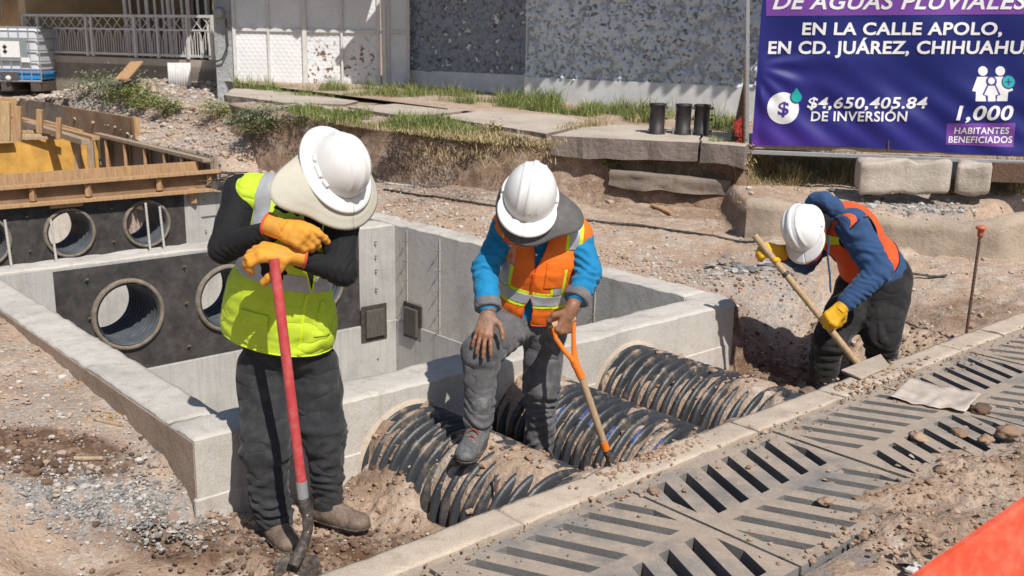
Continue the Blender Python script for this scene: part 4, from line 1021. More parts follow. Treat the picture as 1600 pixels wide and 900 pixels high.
# stucco pier + meter left of gate
M['pier']=concrete('pitted_grey_pier',(.40,.41,.42),.03,.5)
pr_=empty('meter_pier','narrow pitted grey pier with a round electricity meter and drooping cable','pier',loc=GA-gdv*.25)
mb=MB(); a=GA-gdv*.30; b=GA-gdv*.04; quadwall(a,b,.6,3.0,.35,M['pier'],'pier',pr_)
mc=a.lerp(b,.35)+gn*.05; mb=MB(); Mx=zframe((mc.x,mc.y,1.98),gn); mb.lathe([(.001,.11),(.06,.11),(.075,.08),(.078,.0),(.09,-.02),(.09,-.05)],Mx,24); mb.build('meter_case',M['steel_gray'],pr_)
mb=MB(); mb.tube([Vector((mc.x+.10,mc.y,1.9)),Vector((mc.x+.12,mc.y-.03,1.5)),Vector((mc.x+.02,mc.y-.02,1.3)),Vector((mc.x-.12,mc.y,1.25))],.014,6); mb.build('cable',M['rubber'],pr_)
# ---- house with the railing, far left ----
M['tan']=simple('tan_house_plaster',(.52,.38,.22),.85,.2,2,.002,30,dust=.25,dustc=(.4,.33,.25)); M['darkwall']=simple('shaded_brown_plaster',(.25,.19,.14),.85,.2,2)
M['glassd']=simple('dark_window_glass',(.02,.02,.025),.15,.2,4)
FA=Vector((-9.15,19.6,0)); FB=Vector((-4.98,17.3,0)); fd=(FB-FA).normalized(); fn=Vector((fd.y,-fd.x,0))
hs=empty('porch_house','tan plastered house with a dark porch behind the white railing','house',loc=FA-fn*2)
bk=-fn*2.4
quadwall(FA+bk-fd*.3,FB+bk+fd*.6,.6,4.0,.2,M['darkwall'],'porch_back_wall',hs)
quadwall(FA-fd*3.5-fn*.15,FA-fd*.12-fn*.15,.5,4.0,.25,M['tan'],'side_wall',hs)
quadwall(FA-fd*.12-fn*2.4,FA-fd*.12,.5,4,.2,M['tan'],'porch_side_wall',hs)
quadwall(FB-fd*.18-fn*.2,FB+fd*.22-fn*.2,.6,4.0,.3,M['tan'],'porch_pillar',hs)
mb=MB(); z=1.0; A_=FA-fd*.3;B_=FB+fd*.3; mb.box8([Vector((p.x,p.y,.5)) for p in (A_,B_,B_+bk,A_+bk)]+[Vector((p.x,p.y,1.12)) for p in (A_,B_,B_+bk,A_+bk)]); mb.build('porch_floor',M['slab'],hs)
mb=MB(); A_=FA-fd*.3+fn*1.25;B_=FB+fd*.8+fn*1.25; C_=FB+fd*.8+bk*1.1; D_=FA-fd*.3+bk*1.1; mb.box8([Vector((p.x,p.y,3.6)) for p in (A_,B_,C_,D_)]+[Vector((p.x,p.y,3.75)) for p in (A_,B_,C_,D_)]); mb.build('unseen_shade_roof',M['tin'],hs)  # roof slab out of view, added and run forward to shade the porch
for t0,t1,z0,z1 in ((.44,.52,1.15,2.6),(.53,.60,1.15,2.6)):
    a=FA.lerp(FB,t0)+bk+fn*.22;b=FA.lerp(FB,t1)+bk+fn*.22; w_=quadwall(a,b,z0,z1,.03,M['glassd'],'window',hs); 
    mb=MB(); 
    for q in (a,b): mb.beam((q.x,q.y,z0),(q.x,q.y,z1),.05,.05,fn)
    c_=mb.build('window_frame',M['steel_gray']); c_.parent=w_
mb=MB()
for k in range(26):
    x=-1.75+k*.06; p=FA+fd*x+fn*.25; mb.beam((p.x,p.y,1.86+random.uniform(-.03,.02)),(p.x+fn.x*-.05,p.y,2.6),.035,.02,fn)
o=mb.build('wooden_slats',M['wood2'],hs)
# plinth wall under railing
pw=empty('railing_plinth','low grey concrete plinth wall beneath the white railing','wall',loc=FA)
quadwall(FA+fd*.12,FB+fd*.1,.4,1.235,.25,M['slab'],'plinth_wall',pw)
rail=empty('ornamental_railing','white ornamental iron railing of crossed lattice over arched bars','railing',loc=FA)
L=(FB-FA).length; rf=lambda x,z,o=.0:Vector((FA.x+fd.x*x+fn.x*o,FA.y+fd.y*x+fn.y*o,z))
zt0,zm,zb_=1.945,1.72,1.30
def rb(p,q,w,name='bar'):
    mb=MB(); mb.beam(p,q,w,w*.8,fn); return mb.build(name,M['white'],rail)
rb(rf(0,zt0),rf(L,zt0),.045,'top_rail'); rb(rf(0,zm),rf(L,zm),.028,'middle_rail'); rb(rf(0,zb_),rf(L,zb_),.04,'bottom_rail')
for x in (0,.42,1.72,1.86,2.95,3.5,4.2,L): rb(rf(x,zb_-.05,.02),rf(x,zt0,.02),.045,'post')
N=20; st2=L/N
arc=None
for k in range(N):
    x=k*st2
    for p,q in ((rf(x,zm),rf(x+st2,zt0)),(rf(x+st2,zm),rf(x,zt0))):
        mb=MB(); mb.beam(p,q,.011,.011,fn); mb.build('lattice_bar',M['white'],rail)
    mb=MB(); pts=[rf(x+st2/2+ (st2*.46)*math.sin(a)*1.0, zb_+(zm-zb_)*(.5+.5*math.cos(a))*1.0 if False else zb_+(zm-zb_)*t) for a,t in ((PI/2*1.0,.0),(PI/2,.3),(PI/2*.85,.55),(PI/2*.55,.8),(0,1.0))]
    mb.tube(pts,.0062,5); pts=[rf(x+st2/2-(st2*.46)*math.sin(a), zb_+(zm-zb_)*t) for a,t in ((PI/2*1.0,.0),(PI/2,.3),(PI/2*.85,.55),(PI/2*.55,.8),(0,1.0))]; mb.tube(pts,.0062,5); mb.build('arched_bar',M['white'],rail)
    for dx in (.25,.5,.75): mb=MB(); mb.beam(rf(x+st2*dx,zb_),rf(x+st2*dx,zm),.011,.011,fn); mb.build('baluster',M['white'],rail)
grl=empty('tall_bar_screen','screen of tall white steel tubes rising above the railing near the tan pillar','screen',loc=rf(3,1.1,-.2))
for k,x in enumerate((2.35,2.48,2.72,2.92,3.10,3.30,3.42,3.55,3.74,3.90,4.12,4.3)):
    mb=MB(); t=random.uniform(-.02,.02); mb.tube([rf(x+.05+t,1.25,-.3),rf(x+t-.03,3.2,-.3)],.022 if k%3 else .034,8); setp(mb.build('tube',M['white']),grl)
# corrugated white sheet at plinth, board leaning
cs=Vector(S(262,98)); p0=atY(261,98,16.6); p1=atY(297,98,16.55); z0=atY(261,132,16.6)[2]-.1
mb=MB(); nseg=24; V=[]
for i in range(nseg+1):
    t=i/nseg; b=Vector(p0).lerp(Vector(p1),t); o_=.006*math.sin(t*9*2*PI); V+= [(b.x,b.y-o_,z0),(b.x,b.y-o_,b.z)]
mb.add(V,[(2*i,2*i+2,2*i+3,2*i+1) for i in range(nseg)],0,True); o=mb.build('corrugated_sheet',M['white']); md=o.modifiers.new('s','SOLIDIFY'); md.thickness=.01; tag(o,'short upright white corrugated sheet below the railing by the gate bushes','sheet')
mb=MB(); mb.beam(atY(190,124,15.6),atY(214,97,16.6),.20,.03,(0,-.6,1)); tag(mb.build('leaning_plank',M['wood'],bevel=.004),'orange-brown plank poking up out of the rubble heap','plank')
# ---- IBC tank ----
M['ibc']=simple('milky_tank_plastic',(.66,.68,.72),.35,.06,3); M['blue']=simple('blue_plastic',(.03,.25,.60),.45,.1,8); M['plate']=simple('grey_label_plate',(.23,.26,.28),.55,.1,8); M['cage']=simple('galvanised_cage_tube',(.34,.36,.40),.45,.1,20,metal=.3); M['paperw']=simple('white_label',(.75,.75,.75),.6,.05,20); M['ink']=simple('black_print',(.02,.02,.02),.6,.1,20)
Yt=18.6; ta=Vector(atY(66,128,Yt)); t0=ta.z; tw=1.15; tx1=ta.x; tx0=tx1-1.2
tk=empty('liquid_tote_tank','white caged liquid tote tank with grey label plate and blue base at the left edge','tank',loc=(tx0+.6,Yt+.5,t0-.15))
h_t=atY(62,43,Yt)[2]-t0
mb=MB(); mb.box((tx0+.03,Yt+.03,t0+.17),(tx1-.03,Yt+.97,t0+h_t-.02)); mb.build('tank_body',M['ibc'],tk,bevel=.05)
mb=MB(); mb.box((tx0+.03,Yt+.02,t0+.03),(tx1-.03,Yt+.97,t0+.165)); mb.build('tank_base',M['blue'],tk,bevel=.02)
def cb(p,q,w=.022,name='cage_bar'): mb=MB(); mb.tube([p,q],w/2,6); mb.build(name,M['cage'],tk)
for z in (.17,.36,.55,.75,.93,h_t): cb((tx0,Yt-.01,t0+z),(tx1,Yt-.01,t0+z)); cb((tx1,Yt-.01,t0+z),(tx1,Yt+1,t0+z))
for x in np.linspace(tx0,tx1,8): cb((x,Yt-.02,t0+.02),(x,Yt-.02,t0+h_t))
cb((tx0,Yt-.01,t0+.01),(tx1,Yt-.01,t0+.01),.04)
for x in (tx0+.1,tx0+.55,tx1-.12): mb=MB(); mb.box((x-.09,Yt-.02,t0-.17),(x+.09,Yt+1,t0-.0)); mb.build('pallet_foot',M['darksteel'],tk,bevel=.01)
mb=MB(); mb.box((tx0+.2,Yt-.035,t0+.36),(tx1-.2,Yt-.025,t0+.76)); mb.build('label_plate',M['plate'],tk)
lx=tx1-.68
mb=MB(); mb.box((lx,Yt-.045,t0+.42),(lx+.35,Yt-.036,t0+.70)); mb.build('paper_label',M['paperw'],tk)
mb=MB(); mb.box((lx+.36,Yt-.045,t0+.34),(lx+.52,Yt-.036,t0+.42)); mb.build('paper_label',M['paperw'],tk)
for dz in (.60,.52): mb=MB(); Mx=Matrix.Translation((lx+.09,Yt-.047,t0+dz))@Matrix.Rotation(PI/4,4,'Y'); mb.box((-.03,-.003,-.03),(.03,.003,.03),0,Mx); mb.build('hazard_diamond',M['ink'],tk)
mb=MB(); mb.box((tx1-.72,Yt-.04,t0+.03),(tx1-.40,Yt-.02,t0+.16)); mb.build('valve_plate',M['plug'],tk)
mb=MB(); mb.lathe([(.001,.05),(.04,.05),(.045,0),(.02,-.01),(.02,-.05)],zframe((tx1-.56,Yt-.06,t0+.06),(0,-1,0)),16); mb.build('valve',M['paperw'],tk)
# white round valve pot in bank + grey fitting
p=at(316,193,.33); mb=MB(); ellip(mb,Vector((p[0],p[1],p[2]+.02)),(.10,.10,.10)); tag(mb.build('white_dome',M['base']),'white rounded plastic dome half exposed in the dug bank','dome')
p=at(338,186,.36); mb=MB(); mb.lathe([(.001,.14),(.035,.14),(.04,.08),(.06,.06),(.06,-.05)],Matrix.Translation(p),16); tag(mb.build('water_valve',M['steel_gray']),'small grey water meter fitting beside the white dome','valve')
# ---- concrete test moulds ----
M['mould']=simple('grimy_black_mould',(.022,.02,.022),.55,.5,25,.002,70,dust=.35,dustc=(.09,.07,.06))
mlab=['leftmost black cylinder mould, standing apart on the pavement','middle black cylinder mould close beside the one with a handle','right black cylinder mould with a looped handle']
for i,(px,pyb) in enumerate(((1027,210),(1068,211),(1097,212))):
    c=S(px,pyb); c.y+=.07; r=.078; hgt=.31 if True else 0
    e=empty('test_cylinder_mould',mlab[i],'mould','black cylinder moulds on the pavement',c)
    mb=MB(); mb.lathe([(.001,0),(r+.012,0),(r+.012,.012),(r,.014),(r,hgt-.03),(r+.007,hgt-.026),(r+.008,hgt-.003),(r-.006,hgt),(r-.008,hgt-.02),(.001,hgt-.025)],Matrix.Translation(c),28); mb.build('mould_shell',M['mould'],e)
    for z in (.04,.16,.27):
        for sx in (-1,1):
            mb=MB(); mb.box((c.x+sx*r-.012,c.y-.05,c.z+z-.012),(c.x+sx*r+.012+sx*.012,c.y-.02,c.z+z+.014)); mb.build('clamp_lug',M['darksteel'],e,bevel=.002)
    if i: mb=MB(); mb.tube([(c.x-r-.025,c.y-.04,c.z),(c.x-r-.025,c.y-.04,c.z+.075)],.008,6); mb.build('clamp_bolt',M['steel_gray'],e)
    if i==2: mb=MB(); mb.tube([(c.x+r,c.y-.03,c.z+.20),(c.x+r+.045,c.y-.03,c.z+.20),(c.x+r+.055,c.y-.03,c.z+.185),(c.x+r+.055,c.y-.03,c.z+.09),(c.x+r+.04,c.y-.03,c.z+.075),(c.x+r,c.y-.03,c.z+.075)],.005,6); mb.build('handle',M['darksteel'],e)
# ================= VEGETATION =================
def leaf_mat(name,c0,c1,c2):
    t=NT(name); a=t.n('ShaderNodeAttribute'); a.attribute_name='tone'; t.col(t.ramp(a.outputs['Fac'],[(0,c0),(.5,c1),(1,c2)])); t.set(Roughness=.6)
    t.b.inputs['Transmission Weight'].default_value=0; t.b.inputs['Subsurface Weight'].default_value=0; return t.m
M['grass']=leaf_mat('green_weedy_grass',(.10,.13,.03),(.16,.21,.055),(.30,.30,.10)); M['dry']=leaf_mat('dry_straw_grass',(.25,.19,.08),(.38,.30,.15),(.50,.42,.24)); M['sage']=leaf_mat('sage_green_leaves',(.10,.13,.075),(.18,.21,.12),(.30,.32,.20)); M['bushg']=leaf_mat('yellow_green_leaves',(.08,.11,.03),(.17,.20,.05),(.30,.30,.09))
M['flower']=leaf_mat('red_orange_flowers',(.55,.06,.02),(.75,.12,.03),(.8,.22,.05))
def blades(name,pts,hf,mat,hh=(.06,.16),w=.006,kind='stuff',lean=.5,label=None,cat=None):
    n=len(pts); pts=np.asarray(pts,float); z=np.array([hf(x,y) for x,y in pts]) if not hasattr(hf,'vec') else hf(pts[:,0],pts[:,1])
    cl=.45+.85*sstep(-.6,.7,fbm(pts*3.3,2,77)); h=RNG.uniform(hh[0],hh[1],n)*(.4+.8*RNG.random(n))*cl; w=w*.62; a=RNG.uniform(0,2*PI,n); ln=RNG.uniform(.1,lean*2.2,n)*h; b=a+PI/2+RNG.normal(0,.4,n)
    wv=np.stack([np.cos(b),np.sin(b),0*b],1)*w*RNG.uniform(.6,1.3,n)[:,None]; dv=np.stack([np.cos(a),np.sin(a),0*a],1)
    B=np.column_stack([pts,z-.01]); Mi=B+dv*ln[:,None]*.35+np.array([0,0,1])*(h*.6)[:,None]; T=B+dv*ln[:,None]+np.array([0,0,1])*h[:,None]
    V=np.concatenate([B-wv,B+wv,Mi+wv*.8,Mi-wv*.8,T+wv*.15,T-wv*.15]); i=np.arange(n); Q=np.concatenate([np.stack([i,i+n,i+2*n,i+3*n],1),np.stack([i+3*n,i+2*n,i+4*n,i+5*n],1)])
    me=mesh_fast(name,V,Q,False); add_attr(me,'tone',np.tile(RNG.random(n),6)); o=link(name,me,mat)
    return tag(o,label,cat,kind=kind)
def poly_pts(px,n,zf,jit=0):
    """random points inside an outline given on the ground"""
    P=[zf(x,y) for x,y in px]; xs=[p[0] for p in P]; ys=[p[1] for p in P]; out=[]
    from mathutils.geometry import intersect_point_line
    def inside(x,y):
        c=False; j=len(P)-1
        for i in range(len(P)):
            if (P[i][1]>y)!=(P[j][1]>y) and x<(P[j][0]-P[i][0])*(y-P[i][1])/(P[j][1]-P[i][1])+P[i][0]: c=not c
            j=i
        return c
    while len(out)<n:
        x=random.uniform(min(xs),max(xs)); y=random.uniform(min(ys),max(ys))
        if inside(x,y) and vnoise(np.array([[x*2.7,y*2.7]]),31)[0]>-.02+random.uniform(-.4,.4): out.append((x,y))
    return out
sz=lambda x,y:.44+.03*y-.005
def szv(x,y): return .44+.03*y-.005
# soil platform under the pavement and verge
side_pts=[S(x,y,-.03) for x,y in ((352,160),(380,165),(430,174),(640,196),(700,197),(862,214),(1092,222),(1162,229),(1300,205),(1600,200))]
mb=MB(); top=[Vector(p) for p in side_pts]; back=[Vector(p)+Vector((-3,9,.27)) for p in side_pts]
V=[];nS=[]
dens=[]
for a_,b_ in zip(top[:-1],top[1:]):
    k=max(1,int((b_-a_).length/.07)); dens+=[a_.lerp(b_,j/k) for j in range(k)]
dens.append(top[-1]); rows=[]
for i,p in enumerate(dens):
    n1=.09*fbm(np.array([[i*.11,1.]]),3,4)[0]; d=(dens[min(i+1,len(dens)-1)]-dens[max(i-1,0)]).normalized(); nr=Vector((d.y,-d.x,0)).normalized()
    gz0=gh1(p.x+nr.x*.35,p.y+nr.y*.35)-.05; row=[p+nr*(-9)+Vector((0,0,.27))]
    row.append(p-nr*.5+Vector((0,0,.004+.012*vnoise(np.array([[i*.2,3.]]),5)[0]))); row.append(p-nr*.12+Vector((0,0,-.008)))
    for j in range(9):
        t=j/8; zz=p.z-.02+(gz0-p.z+.02)*t; o_=n1*.5+.035*fbm(np.array([[i*.23,j*.6]]),3,14)[0]+.16*t**2-.04*math.sin(PI*min(1,t*1.6))
        row.append(Vector((p.x+nr.x*o_,p.y+nr.y*o_,zz)))
    rows.append(row)
m=len(rows[0]); V=[v for r in rows for v in r]; F=[(i*m+j,i*m+j+1,(i+1)*m+j+1,(i+1)*m+j) for i in range(len(rows)-1) for j in range(m-1)]
me=mesh_np('verge_soil',V,F,True); 
Vn=np.array([v[:] for v in V]); add_attr(me,'damp',np.where(np.arange(len(V))%m>3,.75,0)*1.0); add_attr(me,'gravel',np.zeros(len(V)))  # bank face toned darker than the top
bm=bmesh.new(); bm.from_mesh(me); bmesh.ops.recalc_face_normals(bm,faces=bm.faces); bm.to_mesh(me); bm.free()
tag(link('verge_soil',me,M['ground']),kind='structure')
_trees=[BVHTree.FromPolygons([v.co[:] for v in o_.data.vertices],[p.vertices[:] for p in o_.data.polygons]) for o_ in (bpy.data.objects['verge_soil'],)]
_gv=np.array([v.co[:] for v in ground.data.vertices]); 
_trees.append(BVHTree.FromPolygons(_gv.tolist(),[p.vertices[:] for p in ground.data.polygons if _gv[p.vertices[0]][1]<30 and abs(_gv[p.vertices[0]][0])<16]))
def cast(px,py):
    d=Vector(ray(px,py)).normalized(); best=None
    for t_ in _trees:
        h=t_.ray_cast(Vector(O0),d,60)
        if h[0] is not None and (best is None or h[3]<best[1]): best=(h[0],h[3])
    return best[0] if best else None
def zsurf(x,y):
    z=-9
    for t_ in _trees:
        h=t_.ray_cast(Vector((x,y,4)),Vector((0,0,-1)),9)
        if h[0] is not None: z=max(z,h[0].z)
    return z
def px_blades(name,poly,n,mat,hh,w,lean=.5,thr=-.35):
    xs=[p[0] for p in poly]; ys=[p[1] for p in poly]; out=[];zs={}
    k=0
    while len(out)<n and k<n*8:
        k+=1; x=random.uniform(min(xs),max(xs)); y=random.uniform(min(ys),max(ys)); c=False; j=len(poly)-1
        for i in range(len(poly)):
            if (poly[i][1]>y)!=(poly[j][1]>y) and x<(poly[j][0]-poly[i][0])*(y-poly[i][1])/(poly[j][1]-poly[i][1])+poly[i][0]: c=not c
            j=i
        if not c: continue
        h=cast(x,y)
        if h is None or vnoise(np.array([[h.x*2.7,h.y*2.7]]),31)[0]<thr+random.uniform(-.4,.4): continue
        out.append((h.x,h.y)); zs[(h.x,h.y)]=h.z
    return blades(name,out,lambda a,b:zs[(a,b)],mat,hh,w,lean=lean)
blades('grass_strip',poly_pts([(365,136),(470,150),(640,156),(820,172),(1010,190),(1160,205),(1160,186),(1000,172),(820,156),(640,142),(480,142),(368,128)],17000,lambda x,y:S(x,y)),sz,M['grass'],(.05,.20),.006)
blades('grass_strip',poly_pts([(455,178),(560,196),(690,206),(770,210),(700,190),(560,178),(450,165)],7500,lambda x,y:S(x,y)),sz,M['grass'],(.04,.13),.006)
blades('dry_grass_strip',poly_pts([(520,192),(690,215),(860,232),(900,214),(700,203),(540,186)],2600,lambda x,y:S(x,y)),sz,M['dry'],(.02,.08),.005)
blades('dry_grass_strip',poly_pts([(860,205),(1000,192),(1010,186),(900,190)],700,lambda x,y:S(x,y)),sz,M['dry'],(.04,.12),.005)
blades('grass_strip',poly_pts([(1105,222),(1165,222),(1165,205),(1110,208)],500,lambda x,y:S(x,y)),sz,M['grass'],(.05,.14),.006)
blades('hanging_dry_grass',[(S(x,214+ (x-640)*.03).x+random.gauss(0,.05),S(x,214+(x-640)*.03).y+random.gauss(-.1,.08)) for x in [random.uniform(640,870) for _ in range(350)]],lambda x,y:.44+.03*y-.10+random.uniform(-.14,.02),M['dry'],(.05,.14),.005,lean=1.2)
gpt=lambda x,y:at(x,y,.28)
px_blades('dry_grass_strip',[(1168,290),(1250,292),(1345,288),(1345,256),(1250,252),(1168,252)],4200,M['dry'],(.08,.22),.0055)
px_blades('grass_tufts',[(1180,285),(1260,286),(1345,285),(1345,268),(1180,262)],1300,M['grass'],(.08,.2),.0055)
px_blades('dry_grass_strip',[(1390,304),(1600,306),(1600,286),(1550,284),(1390,296)],2600,M['dry'],(.05,.15),.005)
px_blades('dry_grass_strip',[(1335,298),(1560,300),(1560,284),(1335,282)],900,M['dry'],(.04,.11),.005)
px_blades('dry_grass_strip',[(1545,292),(1600,292),(1600,265),(1548,268)],700,M['dry'],(.1,.24),.005)
px_blades('dry_weeds',[(740,225),(860,240),(1150,290),(1160,262),(900,245),(760,215)],900,M['dry'],(.04,.13),.0045,lean=1.0)
px_blades('green_weeds',[(640,190),(760,222),(860,238),(850,215),(700,192)],1300,M['bushg'],(.03,.11),.005,lean=.9)
px_blades('sparse_weeds',[(380,196),(520,200),(700,225),(700,205),(520,185),(400,178)],1400,M['bushg'],(.03,.12),.005,lean=.9)
def bush(px,py,z,rx,rz,n,mat,label,leaf=.03,group=None,ry=None,cat='bush',name='bush',auto=None):
    auto=True if auto is None else auto
    p=at(px,py,z)
    if auto:
        h=cast(px,py); p=h[:] if h is not None else p; z=p[2]
    c=Vector((p[0],p[1],z)); ry=ry or rx
    e=empty(name,label,cat,group,c)
    V=[];tone=[]; nb=max(5,int(n/70)); br=MB(); cen=[]
    for k in range(nb):
        a=random.uniform(0,6.28); r=random.random()**.5; h=random.uniform(.35,1)
        q=c+Vector((rx*r*math.cos(a),ry*r*math.sin(a),rz*h*(1.15-.5*r))); cen.append(q); br.tube([c+Vector((random.gauss(0,.02),random.gauss(0,.02),-.03)),c.lerp(q,.5)+Vector((0,0,rz*.1)),q],[.006,.004,.002],5)
    br.build('stems',M['wood2'],e)
    for i in range(n):
        q=random.choice(cen); s=rx*.28; d=Vector((random.gauss(0,s),random.gauss(0,s),random.gauss(0,rz*.16))); pt=q+d
        if pt.z<c.z: pt.z=c.z+random.random()*.03
        a=random.uniform(0,6.28); t=Vector((math.cos(a),math.sin(a),random.uniform(-.4,.9))).normalized()*leaf*random.uniform(.6,1.3); sd=t.cross(Vector((random.random()-.5,random.random()-.5,1))).normalized()*leaf*.28
        V+= [pt-t,pt+sd,pt+t,pt-sd]; tone+= [min(1,max(0,.5+random.gauss(0,.25)))]*4
    Q=np.arange(len(V)).reshape(-1,4); me=mesh_fast('leaves',np.array([v[:] for v in V]),Q,False); add_attr(me,'tone',tone); o=link('leaves',me,mat); setp(o,e); return e
bush(175,158,.42,.62,.42,2600,M['sage'],'large grey-green bush on the rubble slope above the brown board',.035)
bush(212,166,.42,.32,.30,1300,M['bushg'],'yellow-green bush right of the large grey-green bush',.03)
bush(268,182,.35,.22,.28,900,M['bushg'],'dark green weed hanging over the dug bank edge',.03)
bush(230,172,.40,.25,.22,800,M['bushg'],'olive tuft between the slope bushes',.03)
bush(418,203,.60,.34,.30,2200,M['sage'],'sage-green bush at the bank corner left of the green vest helmet',.028)
bush(412,212,.45,.30,.28,1200,M['bushg'],'dark green undergrowth beneath the sage bush at the bank corner',.028)
bush(326,124,.95,.42,.55,1800,M['sage'],'grey-green bush in front of the porch pillar beside the meter pier',.04)
bush(350,128,.90,.35,.35,1200,M['bushg'],'green weeds at the foot of the meter pier',.035)
bush(150,92,1.05,.5,.45,1300,M['sage'],'left sage bush growing through the white railing',.045)
bush(182,92,1.05,.42,.42,1200,M['sage'],'right sage bush growing through the white railing',.045)
bush(98,132,.75,.35,.42,900,M['bushg'],'green bush beside the tote tank among red flowers',.045)
bush(84,130,.75,.28,.35,500,M['flower'],'cluster of red-orange flowers next to the tote tank',.04,cat='flowers',name='flower_bush')
bush(130,122,.80,.28,.28,500,M['flower'],'red-orange flower cluster at the foot of the plinth',.04,cat='flowers',name='flower_bush')
bush(110,118,.8,.5,.3,900,M['bushg'],'weeds along the base of the railing plinth',.04)
bush(340,190,.5,.3,.26,900,M['bushg'],'green weeds at the broken end of the pavement bank',.028)
bush(246,120,.85,.4,.25,800,M['bushg'],'low green weeds under the railing right of the plank',.035)
bush(765,232,.50,.22,.24,900,M['dry'],'straw-coloured weed tuft hanging on the bank by the broken slab',.03,cat='weed',name='weed')
bush(745,226,.52,.18,.2,500,M['bushg'],'green weed tuft on the bank left of the middle helmet',.025,cat='weed',name='weed')
bush(950,262,.42,.09,.16,350,M['bushg'],'small tuft growing from the old kerb haunch',.022,cat='weed',name='weed')
bush(1150,262,.40,.16,.25,500,M['dry'],'dry weeds hanging at the banner frame leg',.03,cat='weed',name='weed')
# ================= BANNER =================
BL=np.array(atY(1174,232,9.9)); BR_=np.array(atY(1700,249,9.34)); 
bd=Vector((BR_[0]-BL[0],BR_[1]-BL[1],0)).normalized(); bn=Vector((bd.y,-bd.x,0)); B0=Vector((BL[0],BL[1],0))
def onb(px,py):
    p=Vector(atP(px,py,B0,bn)); return (p-B0).dot(bd),p.z
def ripple(s,z):
    s=np.asarray(s,float); z=np.asarray(z,float)
    r=.012*np.sin(7*s+5*z+1)+.010*np.sin(16*s+22*z)*np.exp(-((z-1.0)/.35)**2)+.008*np.sin(3*s-9*z)
    d=np.hypot(s-.0,z-1.47); a=np.arctan2(z-1.47,s+.05); r=r+.024*np.sin(a*14)*np.exp(-d/.5)*sstep(.06,.35,d)*sstep(1.75,1.5,z)
    d2=np.hypot(s-2.95,z-.6); a2=np.arctan2(z-.6,s-2.95); r=r+.012*np.sin(a2*18)*np.exp(-d2/.7)
    return r*sstep(0,.06,s)
ban=empty('project_banner','purple-blue works banner with white Spanish lettering on a grey steel frame','banner',loc=(B0.x,B0.y,.7))
zb=onb(1174,228)[1]; zb2=onb(1600,240)[1]
bs=np.arange(0,3.7,.02); bz=np.arange(0,1.85,.02); a,b=np.meshgrid(bs,bz); a=a.ravel(); b=b.ravel()
zlow=zb+(zb2-zb)*np.clip(a/2.55,0,1.5)+.02*np.sin(a*2.2)
zz=zlow+b*(2.45-zlow)/1.84; r=ripple(a,zz)
V=np.array(B0[:])[None]+a[:,None]*np.array(bd[:])+r[:,None]*np.array(bn[:]); V[:,2]=zz
nx=len(bs); i=(np.arange(nx-1)[None,:]+np.arange(len(bz)-1)[:,None]*nx).ravel(); me=mesh_fast('vinyl_sheet',V,np.stack([i,i+1,i+1+nx,i+nx],1),True)
add_attr(me,'s',a); add_attr(me,'h',zz)
t=NT('printed_vinyl'); A1=t.n('ShaderNodeAttribute'); A1.attribute_name='s'; A2=t.n('ShaderNodeAttribute'); A2.attribute_name='h'
g=t.math('ADD',A2.outputs['Fac'],t.math('MULTIPLY',A1.outputs['Fac'],.40)); c=t.ramp(t.step(g,.6,2.1),[(0,(.14,.03,.30)),(.16,(.06,.024,.24)),(.36,(.024,.02,.19)),(1,(.009,.017,.14))])
t.col(c); t.set(Roughness=.5); t.b.inputs['Specular IOR Level'].default_value=.3; t.bump(t.noise(220,2,.6),.0006); M['vinyl']=t.m
o=link('vinyl_sheet',me,M['vinyl']); setp(o,ban)
M['vwhite']=simple('white_vinyl_print',(.78,.78,.80),.45,.04,10); M['vteal']=simple('teal_vinyl_print',(.01,.42,.38),.45,.05,10); M['vpurple']=simple('purple_vinyl_print',(.17,.05,.32),.45,.05,10); M['vblue']=simple('indigo_vinyl_print',(.05,.03,.25),.45,.05,10)
def conform(me,name,mat,off=.004):
    bm=bmesh.new(); bm.from_mesh(me); bmesh.ops.triangulate(bm,faces=bm.faces[:])
    for _ in range(4):
        es=[e for e in bm.edges if e.calc_length()>.03]
        if not es: break
        bmesh.ops.subdivide_edges(bm,edges=es,cuts=1); bmesh.ops.triangulate(bm,faces=bm.faces[:])
    P=np.array([v.co[:] for v in bm.verts]); r=ripple(P[:,0],P[:,1])+off+P[:,2]
    for v,(s_,z_,_),k in zip(bm.verts,P,r): v.co=B0+bd*float(s_)+bn*float(k)+Vector((0,0,float(z_)))
    for f in bm.faces: f.smooth=True
    bm.to_mesh(me); bm.free(); o=link(name,me,mat); setp(o,ban); return o
def txt(s,x0,x1,yb,yt,mat,bold=.0,shear=0,name='lettering',off=.008):
    c=bpy.data.curves.new('t','FONT'); c.body=s; c.size=1; c.offset=bold; c.shear=shear; c.resolution_u=4; c.space_character=1.06
    o=bpy.data.objects.new('t',c); COL.objects.link(o); dg=bpy.context.evaluated_depsgraph_get(); me=bpy.data.meshes.new_from_object(o.evaluated_get(dg)); bpy.data.objects.remove(o)
    V=np.array([v.co[:] for v in me.vertices]); c2=bpy.data.curves.new('t2','FONT'); c2.body='H'; c2.size=1; o2=bpy.data.objects.new('t2',c2); COL.objects.link(o2); dg=bpy.context.evaluated_depsgraph_get(); mh=bpy.data.meshes.new_from_object(o2.evaluated_get(dg)); bpy.data.objects.remove(o2); H=max(v.co.y for v in mh.vertices)+bold
    s0,z0=onb(x0,yb); s1,z1=onb(x1,yb); _,zt_=onb((x0+x1)/2,yt); zmid=onb((x0+x1)/2,yb)[1]
    xs=(V[:,0]-V[:,0].min())/(np.ptp(V[:,0])); hs_=(zt_-zmid)
    for v,q,X in zip(me.vertices,V,xs): v.co=(s0+(s1-s0)*X, z0+(z1-z0)*X+q[1]/H*hs_, 0)
    return conform(me,name,mat,off)
